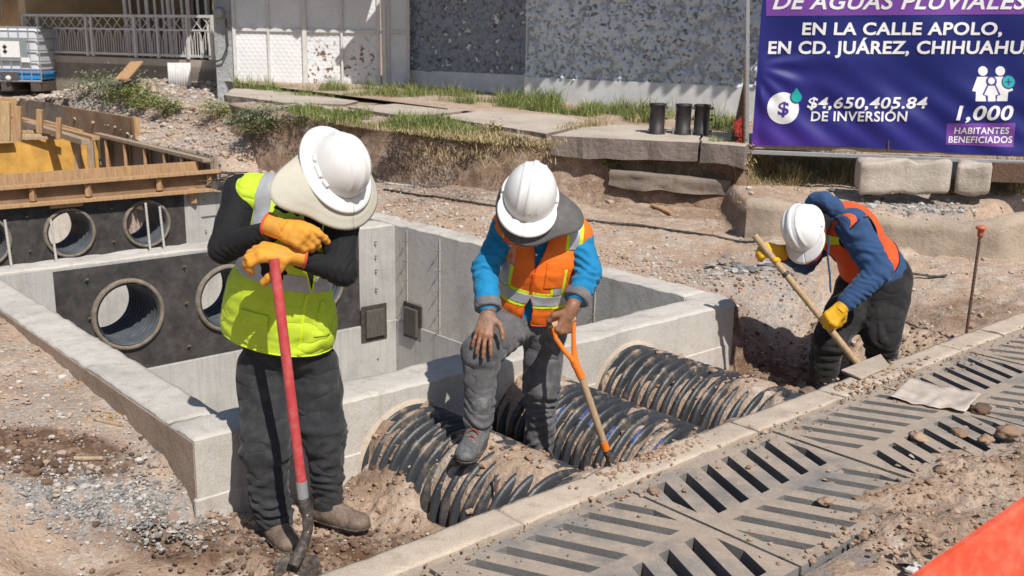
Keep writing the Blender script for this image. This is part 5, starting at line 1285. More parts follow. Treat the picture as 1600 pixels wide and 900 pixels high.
def shape(polys,name,mat,off=.004):
    me=bpy.data.meshes.new(name); V=[];F=[]
    for poly in polys:
        n=len(V); V+=[(*onb(x,y),0) for x,y in poly]; F.append(tuple(range(n,n+len(poly))))
    me.from_pydata(V,[],F); return conform(me,name,mat,off)
circ=lambda cx,cy,r,ry=None,n=28,a0=0,a1=2*PI:[(cx+r*math.cos(a),cy+(ry or r)*math.sin(a)) for a in np.linspace(a0,a1,n,endpoint=(a1-a0)<6)]
shape([[(1197,-30),(1197,25),(1640,22),(1640,-30)]],'printed_band',M['vpurple'],.003)
txt('DE AGUAS PLUVIALES',1207,1603,14,-10,M['vwhite'],.02,.22)
txt('EN LA CALLE APOLO,',1253,1565,54,35,M['vwhite'],.028)
txt('EN CD. JUÁREZ, CHIHUAHUA',1200,1622,83.5,64,M['vwhite'],.028)
txt('$4,650,405.84',1261,1448,169,152,M['vwhite'],.02,.12)
txt('DE INVERSIÓN',1267,1416,189,174,M['vwhite'],.020)
txt('1,000',1493,1582,187,165,M['vwhite'],.024,.12)
shape([[(1480,193),(1587,192),(1583,230),(1478,226)]],'printed_band',M['vpurple'],.003)
txt('HABITANTES',1491,1576,209,199,M['vwhite'],.016,off=.006)
txt('BENEFICIADOS',1482,1581,223,213,M['vwhite'],.016,off=.006)
shape([circ(1223.5,169,25)],'coin_emblem',M['vwhite']); txt('$',1215,1232,179,159,M['vblue'],.02,off=.007)
shape([circ(1244,152,10)],'drop_surround',M['vblue'],.006)
shape([[(1244.5,137)]+circ(1244.5,152,8.2,8,n=18,a0=-.45,a1=PI+.45)],'water_drop',M['vteal'],.0085)
for cx,cy in ((1536,111),(1563.5,111)): shape([circ(cx,cy,7.5)],'family_emblem',M['vwhite'])
shape([[(1527,120),(1545,120),(1552,135),(1545,158),(1523,158),(1524,143),(1518,142)],[(1554,120),(1573,120),(1583,141),(1575,144),(1574,158),(1552,158),(1549,135)]],'family_emblem',M['vwhite'])
shape([circ(1549,127,8.5)],'emblem_gap',M['vblue'],.0055); shape([[(1543,131),(1555,131),(1563,148),(1558,150),(1557,160),(1540,160),(1539,150),(1534,148)]],'emblem_gap',M['vblue'],.0055)
shape([circ(1549,126.5,5.3)],'family_emblem',M['vwhite'],.007); shape([[(1544,134),(1554,134),(1560,148),(1555,149),(1555,158),(1543,158),(1543,149),(1537,148)]],'family_emblem',M['vwhite'],.007)
shape([circ(1576,128,11)],'emblem_gap',M['vblue'],.0065); shape([circ(1576,128,9.3)],'plus_badge',M['vteal'],.008); shape([[(1571,127),(1581,127),(1581,129),(1571,129)],[(1575,123),(1577,123),(1577,133),(1575,133)]],'plus_sign',M['vblue'],.0095)
# frame
def fbar(p,q,w,name='frame_tube',mat=None): mb=MB(); mb.beam(p,q,w,w,bn); mb.build(name,mat or M['steel_gray'],ban,bevel=.004)
pb=lambda px,py,o=0.03:Vector(atP(px,py,B0,bn))-bn*o
fbar(pb(1169,-60),pb(1167,240),.036); fbar(pb(1165,237,-.0),pb(1700,258,-.0),.040,'lower_frame_tube'); fbar(pb(1170,229,.05),pb(1640,243,.05),.045,'timber_rail',M['wood2']); fbar(pb(1388,219,-.01),pb(1387,237,-.01),.014,'nail_strip',M['rust'])
fbar(pb(1163,95,.0),pb(1163,262,.0),.018,'side_leg',M['rust']); fbar(pb(1163,240,0),pb(1163,340,0),.012,'leg_rod',M['rust'])
# stacked dark boards and red mesh left of the frame
mb=MB(); q=[Vector(atY(*p)) for p in ((1141,226,10.15),(1166,232,9.95),(1170,120,9.95),(1165,118,10.0))]; n_=Vector((0,.03,0)); mb.add(q+[v+n_ for v in q],[(0,1,2,3),(7,6,5,4),(0,4,5,1),(1,5,6,2),(2,6,7,3),(3,7,4,0)]); tag(mb.build('leaning_dark_board',M['rust']),'dark triangular board leaning against the left leg of the banner','board')
M['redmesh']=simple('red_safety_netting',(.45,.04,.03),.6,.2,30)
mb=MB()
for k in range(26):
    c=Vector(atY(random.uniform(1146,1166),random.uniform(185,230),9.93)); r=random.uniform(.012,.028); pts=[c+Vector((r*math.cos(a),0,r*1.3*math.sin(a))) for a in np.linspace(0,6.28,8)]; mb.tube(pts,.0035,4)
tag(mb.build('red_netting',M['redmesh']),'crumpled red safety netting at the foot of the banner leg','netting')
# ================= FIGURES: implicit surfaces meshed with surface nets =================
def surfnet(F,lo,hi,h,name):
    lo=np.array(lo,float); hi=np.array(hi,float); B=6
    n=np.ceil((hi-lo)/h/B).astype(int)*B+1; nb=(n-1)//B
    c=[lo[k]+(np.arange(nb[k])+.5)*B*h for k in range(3)]; G=np.stack(np.meshgrid(*c,indexing='ij'),-1).reshape(-1,3)
    d=F(G); rad=B*h*.5*1.7321*1.25+.03
    D=np.empty(tuple(nb*B),np.float32); D[:]=np.repeat(np.repeat(np.repeat(d.reshape(nb),B,0),B,1),B,2)
    act=np.where(np.abs(d)<rad)[0]; ia=np.stack(np.unravel_index(act,tuple(nb)),1)
    o=np.stack(np.meshgrid(*[np.arange(B)]*3,indexing='ij'),-1).reshape(-1,3)
    for k in range(0,len(ia),1500):
        I=(ia[k:k+1500,None,:]*B+o[None]).reshape(-1,3); D[I[:,0],I[:,1],I[:,2]]=F(lo+I*h)
    S=D<0; sh=np.array(D.shape)-1
    occ=np.zeros(tuple(sh),np.int8)
    for a in (0,1):
        for b in (0,1):
            for e in (0,1): occ+=S[a:a+sh[0],b:b+sh[1],e:e+sh[2]]
    cell=(occ>0)&(occ<8); idx=np.full(tuple(sh),-1,np.int64); C=np.argwhere(cell); idx[cell]=np.arange(len(C))
    acc=np.zeros((len(C),3)); cnt=np.zeros(len(C))
    cor=[(a,b,e) for a in (0,1) for b in (0,1) for e in (0,1)]
    val={q:D[C[:,0]+q[0],C[:,1]+q[1],C[:,2]+q[2]] for q in cor}
    for q in cor:
        for ax in range(3):
            if q[ax]==0:
                r=list(q); r[ax]=1; r=tuple(r); a,b=val[q],val[r]; m=(a<0)!=(b<0); t=np.where(m,a/(a-b+1e-12),0)
                p=np.array(q,float)[None]+np.zeros((len(C),3)); p[:,ax]+=t; acc[m]+=p[m]; cnt[m]+=1
    V=lo+(C+acc/np.maximum(cnt,1)[:,None])*h
    Q=[]
    for ax in range(3):
        u,v=[(1,2),(2,0),(0,1)][ax]; s0=[slice(None)]*3; s1=[slice(None)]*3; s0[ax]=slice(0,-1); s1[ax]=slice(1,None)
        A=S[tuple(s0)]; Bn=S[tuple(s1)]; m=A!=Bn; E=np.argwhere(m); 
        E=E[(E[:,u]>0)&(E[:,v]>0)&(E[:,u]<sh[u])&(E[:,v]<sh[v])]
        fl=A[E[:,0],E[:,1],E[:,2]]
        def g(du,dv): e=E.copy(); e[:,u]-=du; e[:,v]-=dv; return idx[e[:,0],e[:,1],e[:,2]]
        q=np.stack([g(1,1),g(0,1),g(0,0),g(1,0)],1); q=np.where(fl[:,None],q,q[:,::-1]); q=q[(q>=0).all(1)]; Q.append(q)
    return mesh_fast(name,V,np.concatenate(Q),True)
def rcone(P,a,b,ra,rb,sq=None):
    a=np.asarray(a,float);b=np.asarray(b,float); ab=b-a; t=np.clip(((P-a)@ab)/(ab@ab),0,1); d=P-a-t[:,None]*ab
    return np.sqrt((d*d).sum(1))-(ra+(rb-ra)*t)
def ellip_d(P,M_,r):
    q=(P-M_[0])@M_[1]; r=np.asarray(r,float); k0=np.linalg.norm(q/r,axis=1); k1=np.linalg.norm(q/(r*r),axis=1); return k0*(k0-1)/np.maximum(k1,1e-9)
def smin(a,b,k):
    h=np.clip(.5+.5*(b-a)/k,0,1); return b*(1-h)+a*h-k*h*(1-h)
class Sdf:
    """list of rounded bones / ellipsoids blended smoothly"""
    def __init__(s): s.p=[]
    def bone(s,a,b,ra,rb,k=.03): s.p.append(('b',np.array(a,float),np.array(b,float),ra,rb,k)); return s
    def chain(s,pts,rs,k=.03):
        for i in range(len(pts)-1): s.bone(pts[i],pts[i+1],rs[i],rs[i+1],k)
        return s
    def ell(s,c,X,Y,Z,r,k=.03): s.p.append(('e',np.array(c,float),np.stack([X,Y,Z],1).astype(float),r,0,k)); return s
    def __call__(s,P):
        d=None
        for t,a,b,ra,rb,k in s.p:
            e=rcone(P,a,b,ra,rb) if t=='b' else ellip_d(P,(a,b),ra)
            d=e if d is None else smin(d,e,k)
        return d
    def bounds(s,pad=.05):
        L=[];H_=[]
        for t,a,b,ra,rb,k in s.p:
            if t=='b': L+= [a-ra,b-rb]; H_+=[a+ra,b+rb]
            else: m=max(ra); L.append(a-m); H_.append(a+m)
        return np.min(L,0)-pad,np.max(H_,0)+pad
def folds(P,amp,freq,seed,dirv=(0,0,1),warp=.6,ridge=True):
    """cloth creases: warped ridged waves across dirv"""
    w_=np.stack([vnoise(P*freq*.45+3.1,seed),vnoise(P*freq*.45+9.7,seed+1)],1)
    ph=(P@np.asarray(dirv,float))*freq+warp*(w_[:,0]*2.2)+.5*w_[:,1]
    r=1-np.abs((ph%2)-1)*2
    return amp*(r*(.55+.45*w_[:,1])+.35*vnoise(P*freq*1.6,seed+4))
nrm=lambda v:np.asarray(v,float)/np.linalg.norm(v)
def crease(P,c,axis,amp,wl,R,seed):
    """bunched cloth around point c across the limb axis: broken, slanting creases rather than rings"""
    q=P-np.asarray(c); a=nrm(axis); t=q@a; o=q-t[:,None]*a; ref=np.array([.3,-.9,.2]); ref=nrm(ref-(ref@a)*a); b=np.cross(a,ref)
    th=np.arctan2(o@b,o@ref); n1=vnoise(P*8.5+seed,seed); ph=t/wl+.8*np.sin(th+seed)+.45*np.sin(2*th+seed*2.1)+.9*n1
    w_=1-2*np.abs((ph%1)-.5)*2; w_=np.sign(w_)*np.abs(w_)**.8
    m=.25+.75*sstep(-.35,.45,vnoise(P*np.array([11,11,15])+seed*3.3,seed+2)); return -amp*.72*w_*np.exp(-(t/R)**2)*m
def hand(s,wrist,d,n,side,curl,thumb,glove=0.0,L=1.0,spread=1.0,k=.008):
    """palm, four bent fingers and thumb.  d: wrist->knuckles, n: back of hand, side: +1/-1 thumb side, curl: list of 3 joint angles per finger"""
    d=nrm(d); n=nrm(np.asarray(n)-np.dot(n,d)*d); t=np.cross(n,d)*side
    w=np.asarray(wrist,float); g=glove
    offs=[.030,.010,-.010,-.028]; pl=[.092,.096,.090,.082]; fl=[(.042,.025,.02),(.047,.028,.022),(.043,.026,.021),(.033,.02,.018)]; rr=[.0098,.0102,.0098,.0086]
    kn=[]
    for i in range(4):
        b=w+t*offs[i]*.55*L; kpt=w+d*pl[i]*L+t*offs[i]*L*1.05+n*(.004-.004*abs(i-1.3))*L; kn.append(kpt); s.bone(b,kpt,(.0155+g)*L,(.0125+g)*L,.012)
    s.bone(w-d*.03*L,w+d*.02*L,(.024+g)*L,(.024+g)*L,.015)
    s.bone(w+d*.03*L-n*.008*L+t*.02*L,w+d*.055*L-n*.008*L-t*.015*L,.016*L+g,.015*L+g,.012)
    for i in range(4):
        c=curl[i] if isinstance(curl[0],(list,tuple)) else curl; p=kn[i]; a=0; sp=(1.5-i)*.05*spread
        dd=nrm(d+t*sp)
        for j in range(3):
            a+=c[j]; v=dd*math.cos(a)-n*math.sin(a); q=p+v*fl[i][j]*L; r0=(rr[i]+g)*L*(1-.07*j); r1=(rr[i]+g)*L*(1-.07*(j+1)); s.bone(p,q,r0,r1,k*.6 if j else k); p=q
    p=w+d*.018*L+t*.026*L-n*.006*L
    for (a,b,c),r0,r1,l in zip(thumb,(.0165,.0125,.0108),(.0128,.011,.0095),(.042,.034,.028)):
        v=nrm(d*a+t*b+n*c); q=p+v*l*L; s.bone(p,q,(r0+g)*L,(r1+g)*L,k*.8); p=q
    return s
def planes_cut(me,cuts,pred):
    """bisect along planes (point,normal) then delete faces for which pred(centre) is True"""
    bm=bmesh.new(); bm.from_mesh(me)
    for p,n_ in cuts: bmesh.ops.bisect_plane(bm,geom=bm.verts[:]+bm.edges[:]+bm.faces[:],plane_co=Vector(p),plane_no=Vector(n_),dist=1e-6)
    if pred:
        cs=np.array([f.calc_center_median()[:] for f in bm.faces]); m=pred(cs); fs=[f for f,x in zip(bm.faces,m) if x]
        bmesh.ops.delete(bm,geom=fs,context='FACES')
        bmesh.ops.delete(bm,geom=[v for v in bm.verts if not v.link_faces],context='VERTS')
    bm.to_mesh(me); bm.free(); me.polygons.foreach_set('use_smooth',[True]*len(me.polygons)); return me
def patch(me,keep_planes,off,name,mat,par,extra=None,th=.0012):
    """strip lying on a garment: the garment surface between planes, lifted along its normals"""
    m2=me.copy(); bm=bmesh.new(); bm.from_mesh(m2)
    for p,n_ in keep_planes: bmesh.ops.bisect_plane(bm,geom=bm.verts[:]+bm.edges[:]+bm.faces[:],plane_co=Vector(p),plane_no=Vector(n_),clear_outer=True,dist=1e-6)
    if extra is not None and len(bm.faces):
        cs=np.array([f.calc_center_median()[:] for f in bm.faces]); ns=np.array([f.normal[:] for f in bm.faces]); m=extra(cs,ns); bmesh.ops.delete(bm,geom=[f for f,x in zip(bm.faces,m) if not x],context='FACES'); bmesh.ops.delete(bm,geom=[v for v in bm.verts if not v.link_faces],context='VERTS')
    bm.normal_update(); N=[v.normal.copy() for v in bm.verts]
    for v,q in zip(bm.verts,N): v.co+=q*off
    for f in bm.faces: f.smooth=True
    bm.to_mesh(m2); bm.free(); m2.materials.clear()
    if not len(m2.polygons): bpy.data.meshes.remove(m2); return None
    o=link(name,m2,mat); md=o.modifiers.new('s','SOLIDIFY'); md.thickness=th; md.offset=-1; setp(o,par); return o
def fabric(name,c,rough=.85,weave=900,bumpd=.0006,var=.12,dust=0,fuzz=.3,dustc=(.42,.32,.24),stain=0,wr=5,wd_=.012):
    t=NT(name); n=t.noise(7,4,.6); a=tuple(x*(1-var) for x in c); b=tuple(min(1,x*(1+var)) for x in c); cc=t.ramp(n,[(.3,a),(.7,b)])
    if dust: cc=t.mix(t.math('MULTIPLY',t.step(t.noise(11,6,.72),.48,.72),dust),cc,dustc)
    if stain: cc=t.mix(t.math('MULTIPLY',t.step(t.noise(26,5,.7),.60,.70),stain),cc,(.12,.09,.07))
    t.col(cc); t.set(Roughness=rough); t.b.inputs['Sheen Weight'].default_value=fuzz*.4; t.b.inputs['Specular IOR Level'].default_value=.3
    r=t.math('ABSOLUTE',t.math('SUBTRACT',t.noise(wr,2,.45,stretch=(1,1,1.9)),.5)); w1_=t.bump(t.math('POWER',r,.6),wd_,.9); t.bump(t.noise(weave,2,.5),bumpd,.6,prev=t.bump(t.noise(28,4,.6),.004,.5,prev=w1_)); return t.m
M['skin']=simple('sun_tanned_skin',(.26,.125,.075),.5,.18,60,.0006,500)
M['dustyskin']=simple('cement_dusted_skin',(.25,.13,.085),.6,.25,70,.0008,400,dust=.5,dustc=(.42,.36,.32))
M['blackshirt']=fabric('black_undershirt',(.010,.010,.012),.8,fuzz=.1); M['chartreuse']=fabric('fluorescent_yellow_green_polyester',(.54,.72,.04),.62,var=.10,fuzz=.1,wd_=.02,dust=.3,dustc=(.45,.5,.12))
M['reflect']=simple('silver_reflective_tape',(.44,.45,.48),.42,.08,60,metal=.25); M['lime']=fabric('lime_tape',(.62,.80,.03),.6,var=.05,fuzz=0)
M['orangev']=fabric('fluorescent_orange_polyester',(.85,.17,.015),.65,var=.07,fuzz=.1,stain=.6); M['orangev2']=fabric('fluorescent_red_orange_mesh_vest',(.80,.10,.02),.65,var=.07,fuzz=.1,stain=.2)
M['pantsc']=fabric('charcoal_work_trousers',(.028,.030,.034),.85,var=.25,wr=4.2,wd_=.03,dust=.3,dustc=(.15,.135,.12)); M['jeans']=fabric('washed_grey_jeans',(.092,.092,.10),.9,var=.35,wr=4.2,wd_=.03,dust=.5,dustc=(.26,.24,.23)); M['cargo']=fabric('black_cargo_trousers',(.014,.0135,.015),.85,wr=4.2,wd_=.03,var=.25,dust=.3,dustc=(.09,.08,.07))
M['turq']=fabric('turquoise_blue_work_shirt',(.008,.20,.42),.8,var=.12,fuzz=.2); M['turqd']=fabric('grey_shirt_cuff',(.14,.14,.15),.85,dust=.3); M['hoodie']=fabric('faded_blue_hoodie',(.026,.068,.17),.9,var=.15,dust=.25,dustc=(.10,.14,.22)); M['navy']=fabric('dark_navy_knit',(.012,.014,.024),.9)
M['glovey']=fabric('yellow_leather_glove',(.68,.30,.035),.65,var=.2,fuzz=.1,dust=.5,dustc=(.36,.19,.08)); M['gloveb']=fabric('bright_yellow_glove',(.78,.42,.02),.6,var=.12,fuzz=.1,dust=.25,dustc=(.42,.24,.06)); M['redtrim']=fabric('red_glove_binding',(.65,.09,.03),.7)
M['bootb']=simple('dusty_brown_boot_leather',(.15,.105,.08),.75,.3,25,.002,120,dust=.6,dustc=(.30,.24,.19)); M['bootg']=simple('cement_grey_boot_leather',(.085,.09,.095),.7,.35,25,.002,120,dust=.5,dustc=(.36,.33,.30)); M['sole']=simple('dark_rubber_sole',(.05,.045,.04),.85,.3,20,dust=.6,dustc=(.28,.22,.17)); M['lace']=simple('rust_brown_laces',(.22,.07,.035),.8,.2,60)
t=NT('glossy_white_helmet_plastic'); c=t.ramp(t.noise(6,5,.6),[(.3,(.72,.71,.69)),(.6,(.79,.79,.79))]); c=t.mix(t.math('MULTIPLY',t.step(t.noise(60,3,.6),.70,.74),.35),c,(.30,.28,.26)); c=t.mix(t.math('MULTIPLY',t.step(t.noise(16,6,.75),.55,.75),.35),c,(.55,.48,.41)); t.col(c); t.l(t.ramp(t.noise(20,4,.7),[(.3,(.22,.22,.22)),(.7,(.42,.42,.42))]),t.b.inputs['Roughness']); M['hatw']=t.m; M['khaki']=fabric('pale_khaki_sun_hat_cloth',(.50,.475,.39),.9,var=.05,wd_=.002); M['hatg']=fabric('dark_grey_sun_hat_cloth',(.105,.10,.10),.9,wd_=.003,var=.15,dust=.12,dustc=(.5,.5,.5)); M['maroon']=fabric('maroon_cap_cloth',(.24,.03,.035),.85)
M['hair']=simple('black_hair',(.012,.010,.009),.6,.2,200)
def helmet(par,o0,up,front,brim,ears=True,s=1.0,name='hard_hat'):
    """dome with ridges, brim: dict(kind='full'|'visor')"""
    up=nrm(up); front=nrm(np.asarray(front,float)-np.dot(front,up)*up); rt=np.cross(front,up); Mx=Matrix(((rt[0],front[0],up[0],o0[0]),(rt[1],front[1],up[1],o0[1]),(rt[2],front[2],up[2],o0[2]),(0,0,0,1)))
    hat=None; na,ne=120,44; V=[];F=[]
    for j in range(ne+1):
        e=(j/ne)*PI/2; ce,se=math.cos(e)**.86,math.sin(e)
        for i in range(na):
            a=2*PI*i/na; x=.112*ce*math.sin(a); y=.136*ce*math.cos(a); z=.150*se
            sm=lambda d,wd:1/(1+math.exp(-(wd-abs(d))/.0012))
            r=.0
            if z>.03:
                r=.0055*sm(x,.011)+.0035*sm(abs(x)-.042,.006)
                r*=min(1,(z-.03)/.02)
            k=1+r*s/.13; V.append((x*k,y*k,z*k+0))
    for j in range(ne):
        for i in range(na): F.append((j*na+i,j*na+(i+1)%na,(j+1)*na+(i+1)%na,(j+1)*na+i))
    me=mesh_np('dome',[Vector(v)*s for v in V],F,True); me.transform(Mx); me.flip_normals() if False else None
    hat=link(name,me,M['hatw']); setp(hat,par)
    mb=MB(); V=[];F=[]; nr=8
    for i in range(na+1):
        a=2*PI*i/na; fx,fy=math.sin(a),math.cos(a)
        if brim=='full': wdt=.052+.004*max(0,fy); drop=lambda q:-.012*q-.004*q*q
        else: wdt=.009+.052*max(0,(fy-.28)/.72)**.75 if fy>.28 else .009; drop=lambda q:-.014*q
        for j in range(nr+1):
            q=j/nr; x=(.112+wdt*q)*fx; y=(.136+wdt*q)*fy; z=drop(q)*(1 if brim=='full' else (wdt/.05)); 
            if j==nr: z+=-.004
            V.append((x*s,y*s,z*s+.001))
    m=nr+1; F=[(i*m+j,i*m+j+1,(i+1)*m+j+1,(i+1)*m+j) for i in range(na) for j in range(nr)]
    me=mesh_np('b',V,F,True); me.transform(Mx); b=link('hat_brim',me,M['hatw']); md=b.modifiers.new('s','SOLIDIFY'); md.thickness=.0035; b.parent=hat; b.matrix_parent_inverse=Matrix.Translation(par.location).inverted() if False else hat.matrix_basis.inverted()
    b.matrix_parent_inverse=(Matrix.Translation((0,0,0)))
    slots=((PI*.5,.02,.03),(PI*.5+.42,.012,.018),(PI*.5-.42,.012,.018),(-PI*.5,.02,.03),(-PI*.5+.42,.012,.018),(-PI*.5-.42,.012,.018)) if brim=='full' else ((PI*.5,.012,.014),(-PI*.5,.012,.014))
    for a,w1,hh in slots:
        mb=MB(); c0=Vector((.112*math.sin(a),.136*math.cos(a),.006))*s; tdir=Vector((math.cos(a)*.112,-math.sin(a)*.136,0)).normalized(); od=Vector((math.sin(a),math.cos(a),0))
        mb.box((-w1*1.3,-.004,-.004),(w1*1.3,.009,.012),0,frameM(c0,tdir,z=(0,0,1)) if True else None); q=mb.build('rim_slot',M['hatw'],bevel=.003); q.data.transform(Mx); q.parent=hat
    return hat,Mx
def cloth_brim(par,Mx,name,mat,r_in,r_out,fn_drop,z0=-.012,th=.003,n=96,nr=14,rings=True,hatpar=None):
    V=[];F=[]
    for i in range(n+1):
        a=2*PI*i/n
        for j in range(nr+1):
            q=j/nr; ro=r_out(a) if callable(r_out) else r_out; r=(1-q)*1+q*1; rx=r_in[0]+(ro-r_in[0])*q; ry=r_in[1]+(ro*1.12-r_in[1])*q
            V.append((rx*math.sin(a),ry*math.cos(a),z0+fn_drop(a,q)+(.0011*math.cos(q*nr*2) if rings else 0)))
    m=nr+1; F=[(i*m+j,i*m+j+1,(i+1)*m+j+1,(i+1)*m+j) for i in range(n) for j in range(nr)]
    me=mesh_np(name,V,F,True); me.transform(Mx); o=link(name,me,mat); md=o.modifiers.new('s','SOLIDIFY'); md.thickness=th; setp(o,par); return o
def boot(par,ank,fwd,up,mat,L=.29,name='boot',laces=True,sole=None,shaft=.15):
    f=nrm(fwd); up=nrm(np.asarray(up,float)); f=nrm(f-np.dot(f,up)*up); r=np.cross(f,up); R=np.stack([f,r,up],1); a=np.asarray(ank,float)
    w=lambda x,y,z:a+f*x+r*y+up*z
    s=Sdf(); s.bone(w(-.045,0,-.055),w(.055,0,-.052),.040,.043,.03); s.bone(w(.05,-.008,-.062),w(.150,-.004,-.066),.042,.040,.025); s.bone(w(.05,.012,-.062),w(.135,.014,-.066),.036,.037,.02); s.ell(w(.145,.004,-.060),f,r,up,(.062,.050,.036),.02); s.bone(w(.0,0,-.03),w(-.01,0,shaft-.05),.050,.054,.03); s.bone(w(.03,0,-.04),w(.085,0,-.052),.045,.04,.03)
    def F1(P):
        z=(P-a)@up; return np.maximum(s(P)+.0015*vnoise(P*60,3)+.002*vnoise(P*25,5),-(z+.088))
    lo,hi=s.bounds(.02); me=surfnet(F1,lo,hi,.0048,'upper'); o=link(name,me,mat); setp(o,par)
    def F2(P):
        q=P-a; z=q@up; x=q@f; d=s(P-up*0)-.006; 
        heel=np.where((x>.0)&(x<.035),.006,0); return np.maximum(np.maximum(d,z+.076),-(z+.102-heel))
    me=surfnet(F2,lo-.02,hi,.005,'sole'); q=link('sole',me,sole or M['sole']); q.parent=o
    if laces:
        mb=MB()
        for k in range(5):
            x=.098-.026*k; z=-.012+.019*k if k<4 else .07; 
            for sg in (-1,1):
                mb.tube([w(x-.012,-.026*sg,z-.008),w(x,.0,z+.006+.006),w(x+.006,.026*sg,z-.008)],.0032,5)
        q=mb.build('laces',M['lace']); q.parent=o
    return o
def head_sdf(s,c,up,front,sc=1.0):
    up=nrm(up); front=nrm(np.asarray(front,float)-np.dot(front,up)*up); rt=np.cross(front,up); c=np.asarray(c,float); w=lambda x,y,z:c+rt*x*sc+front*y*sc+up*z*sc
    s.ell(w(0,-.01,.03),rt,front,up,(.074*sc,.094*sc,.09*sc),.02); s.ell(w(0,.025,-.045),rt,front,up,(.056*sc,.07*sc,.065*sc),.03); s.bone(w(0,.082,.005),w(0,.102,-.028),.010*sc,.015*sc,.01)
    s.bone(w(-.02,.078,-.062),w(.02,.078,-.062),.010*sc,.010*sc,.008); s.ell(w(0,.065,-.098),rt,front,up,(.026*sc,.026*sc,.02*sc),.02)
    for q in (-1,1): s.ell(w(.076*q,-.005,-.01),rt,front,up,(.012*sc,.02*sc,.034*sc),.008); s.bone(w(.016*q,.082,.02),w(.042*q,.07,.02),.010*sc,.009*sc,.01); s.ell(w(.03*q,.074,-.003),rt,front,up,(.014*sc,.01*sc,.009*sc),.004)
    return w
def eyes(par,w,sc=1):
    for q in (-1,1):
        mb=MB(); ellip(mb,Vector(w(.03*q,.081,-.001)),(.010,.006,.006)); mb.build('eye',M['hair'],par)
def A(x,y,Y): return atY(x,y,Y)
def tube_between(mb,p,q,r,n=14,m=0,wob=0):
    p=Vector(p);q=Vector(q); k=12; mb.tube([p.lerp(q,i/k) for i in range(k+1)],[ (r[0]+(r[1]-r[0])*i/k if isinstance(r,(list,tuple)) else r) for i in range(k+1)],n,m)
def garment(s,off,fold,h,name,mat,par,cut=None,solid=0,pad=.06):
    def F(P):
        d=s(P)-off
        if fold is not None: d=d+fold(P)
        return d
    lo,hi=s.bounds(pad); me=surfnet(F,lo,hi,h,name)
    if cut: planes_cut(me,*cut)
    o=link(name,me,mat); setp(o,par)
    if solid: md=o.modifiers.new('s','SOLIDIFY'); md.thickness=solid; md.offset=-1
    return o
PM=1/1600
def tframe(pel,neck,sl,sr):
    tu=nrm(neck-pel); tr=np.asarray(sr,float)-np.asarray(sl,float); tr=nrm(tr-(tr@tu)*tu); tf=np.cross(tu,tr); 
    if tf[1]>0: tf=-tf
    return tr,tu,tf
def piping(par,me,r,mat,name='piping'):
    bm=bmesh.new(); bm.from_mesh(me); be=[e for e in bm.edges if e.is_boundary]; nb={}
    for e in be:
        a,b=e.verts; nb.setdefault(a.index,[]).append(b.index); nb.setdefault(b.index,[]).append(a.index)
    co={v.index:v.co.copy() for v in bm.verts if v.index in nb}; bm.free(); seen=set()
    mb=MB()
    for s0 in list(nb):
        if s0 in seen: continue
        ch=[s0]; seen.add(s0)
        while True:
            nx=[k for k in nb[ch[-1]] if k not in seen]
            if not nx: break
            ch.append(nx[0]); seen.add(nx[0])
        if len(ch)<12: continue
        P=[co[k] for k in ch]; P=P+[P[0]]
        for _ in range(3): P=[P[0]]+[(P[i-1]+P[i]*2+P[i+1])/4 for i in range(1,len(P)-1)]+[P[-1]]
        P=P[::2]+([P[-1]] if len(P)%2==0 else [])
        if len(P)>3: mb.tube(P,r,6)
    if mb.V: mb.build(name,mat,par)
# ---------------------------------------------------------------- WORKER 1
W1=empty('person','person in a yellow-green vest and wide-brimmed white helmet, gloved hands resting on the red shovel','person','workers in safety vests and white helmets',loc=at(470,830,-.39))
pel=A(449,548,4.14); nck=A(470,300,4.06); sL=A(382,306,4.09); sR=A(528,352,4.02); eL=A(349,388,3.93); wL=A(437,357,3.79); eR=A(535,425,3.90); wR=A(452,398,3.775)
hL=A(410,575,4.12); hR=A(490,572,4.16); kL=A(413,700,4.0); kR=A(508,690,4.10); aL=at(428,806,-.29); aR=at(512,785,-.29)
tL=at(462,868,-.385); tR=at(574,824,-.37)
che=A(452,395,4.08)
tr,tu,tf=tframe(pel,nck,sL,sR)
up1=nrm((.70,-.62,.50)); fr1=nrm((.45,-.3,-.85)); o1=A(529,262,3.96)
hc=o1-up1*.055
body=Sdf(); body.ell(pel,tr,tf,tu,(.15,.10,.12),.05).bone(pel,che,.11,.12,.05); body.ell(che,tr,tf,tu,(.16,.105,.17),.05); body.bone(nck,hc,.052,.055,.03)
body.chain([sL,eL,wL],[.055,.042,.028]); body.chain([sR,eR,wR],[.055,.042,.028]); body.bone(sL,sR,.06,.06,.05)
body.chain([hL,kL,aL],[.08,.055,.04]); body.chain([hR,kR,aR],[.08,.055,.04]); 
wf=head_sdf(body,hc,up1,fr1); lo,hi=body.bounds(); o=link('body',surfnet(body,lo,hi,.006,'body'),M['skin']); setp(o,W1); eyes(o,wf)
o=None
# black shirt
sh=Sdf(); sh.ell(che,tr,tf,tu,(.185,.13,.19),.05).bone(pel,che,.13,.15,.05).bone(sL,sR,.082,.078,.05); sh.bone(nck+tu*-.03,nck+tu*.04+tf*.01,.075,.062,.03)
sh.chain([sL,eL],[.080,.058],.03).bone(eL,eL+(wL-eL)*.80,.056,.043,.02); sh.chain([sR,eR],[.078,.056],.03).bone(eR,eR+(wR-eR)*.80,.054,.041,.02)
fs=lambda P:folds(P,.0035,16,3,tu*.5+tr*.6)+crease(P,eL,nrm(wL-eL),.007,.034,.09,1)+crease(P,eL+(wL-eL)*.7,wL-eL,.006,.024,.09,2)+crease(P,eR,wR-eR,.008,.034,.12,5)
garment(sh,0,fs,.006,'undershirt',M['blackshirt'],W1)
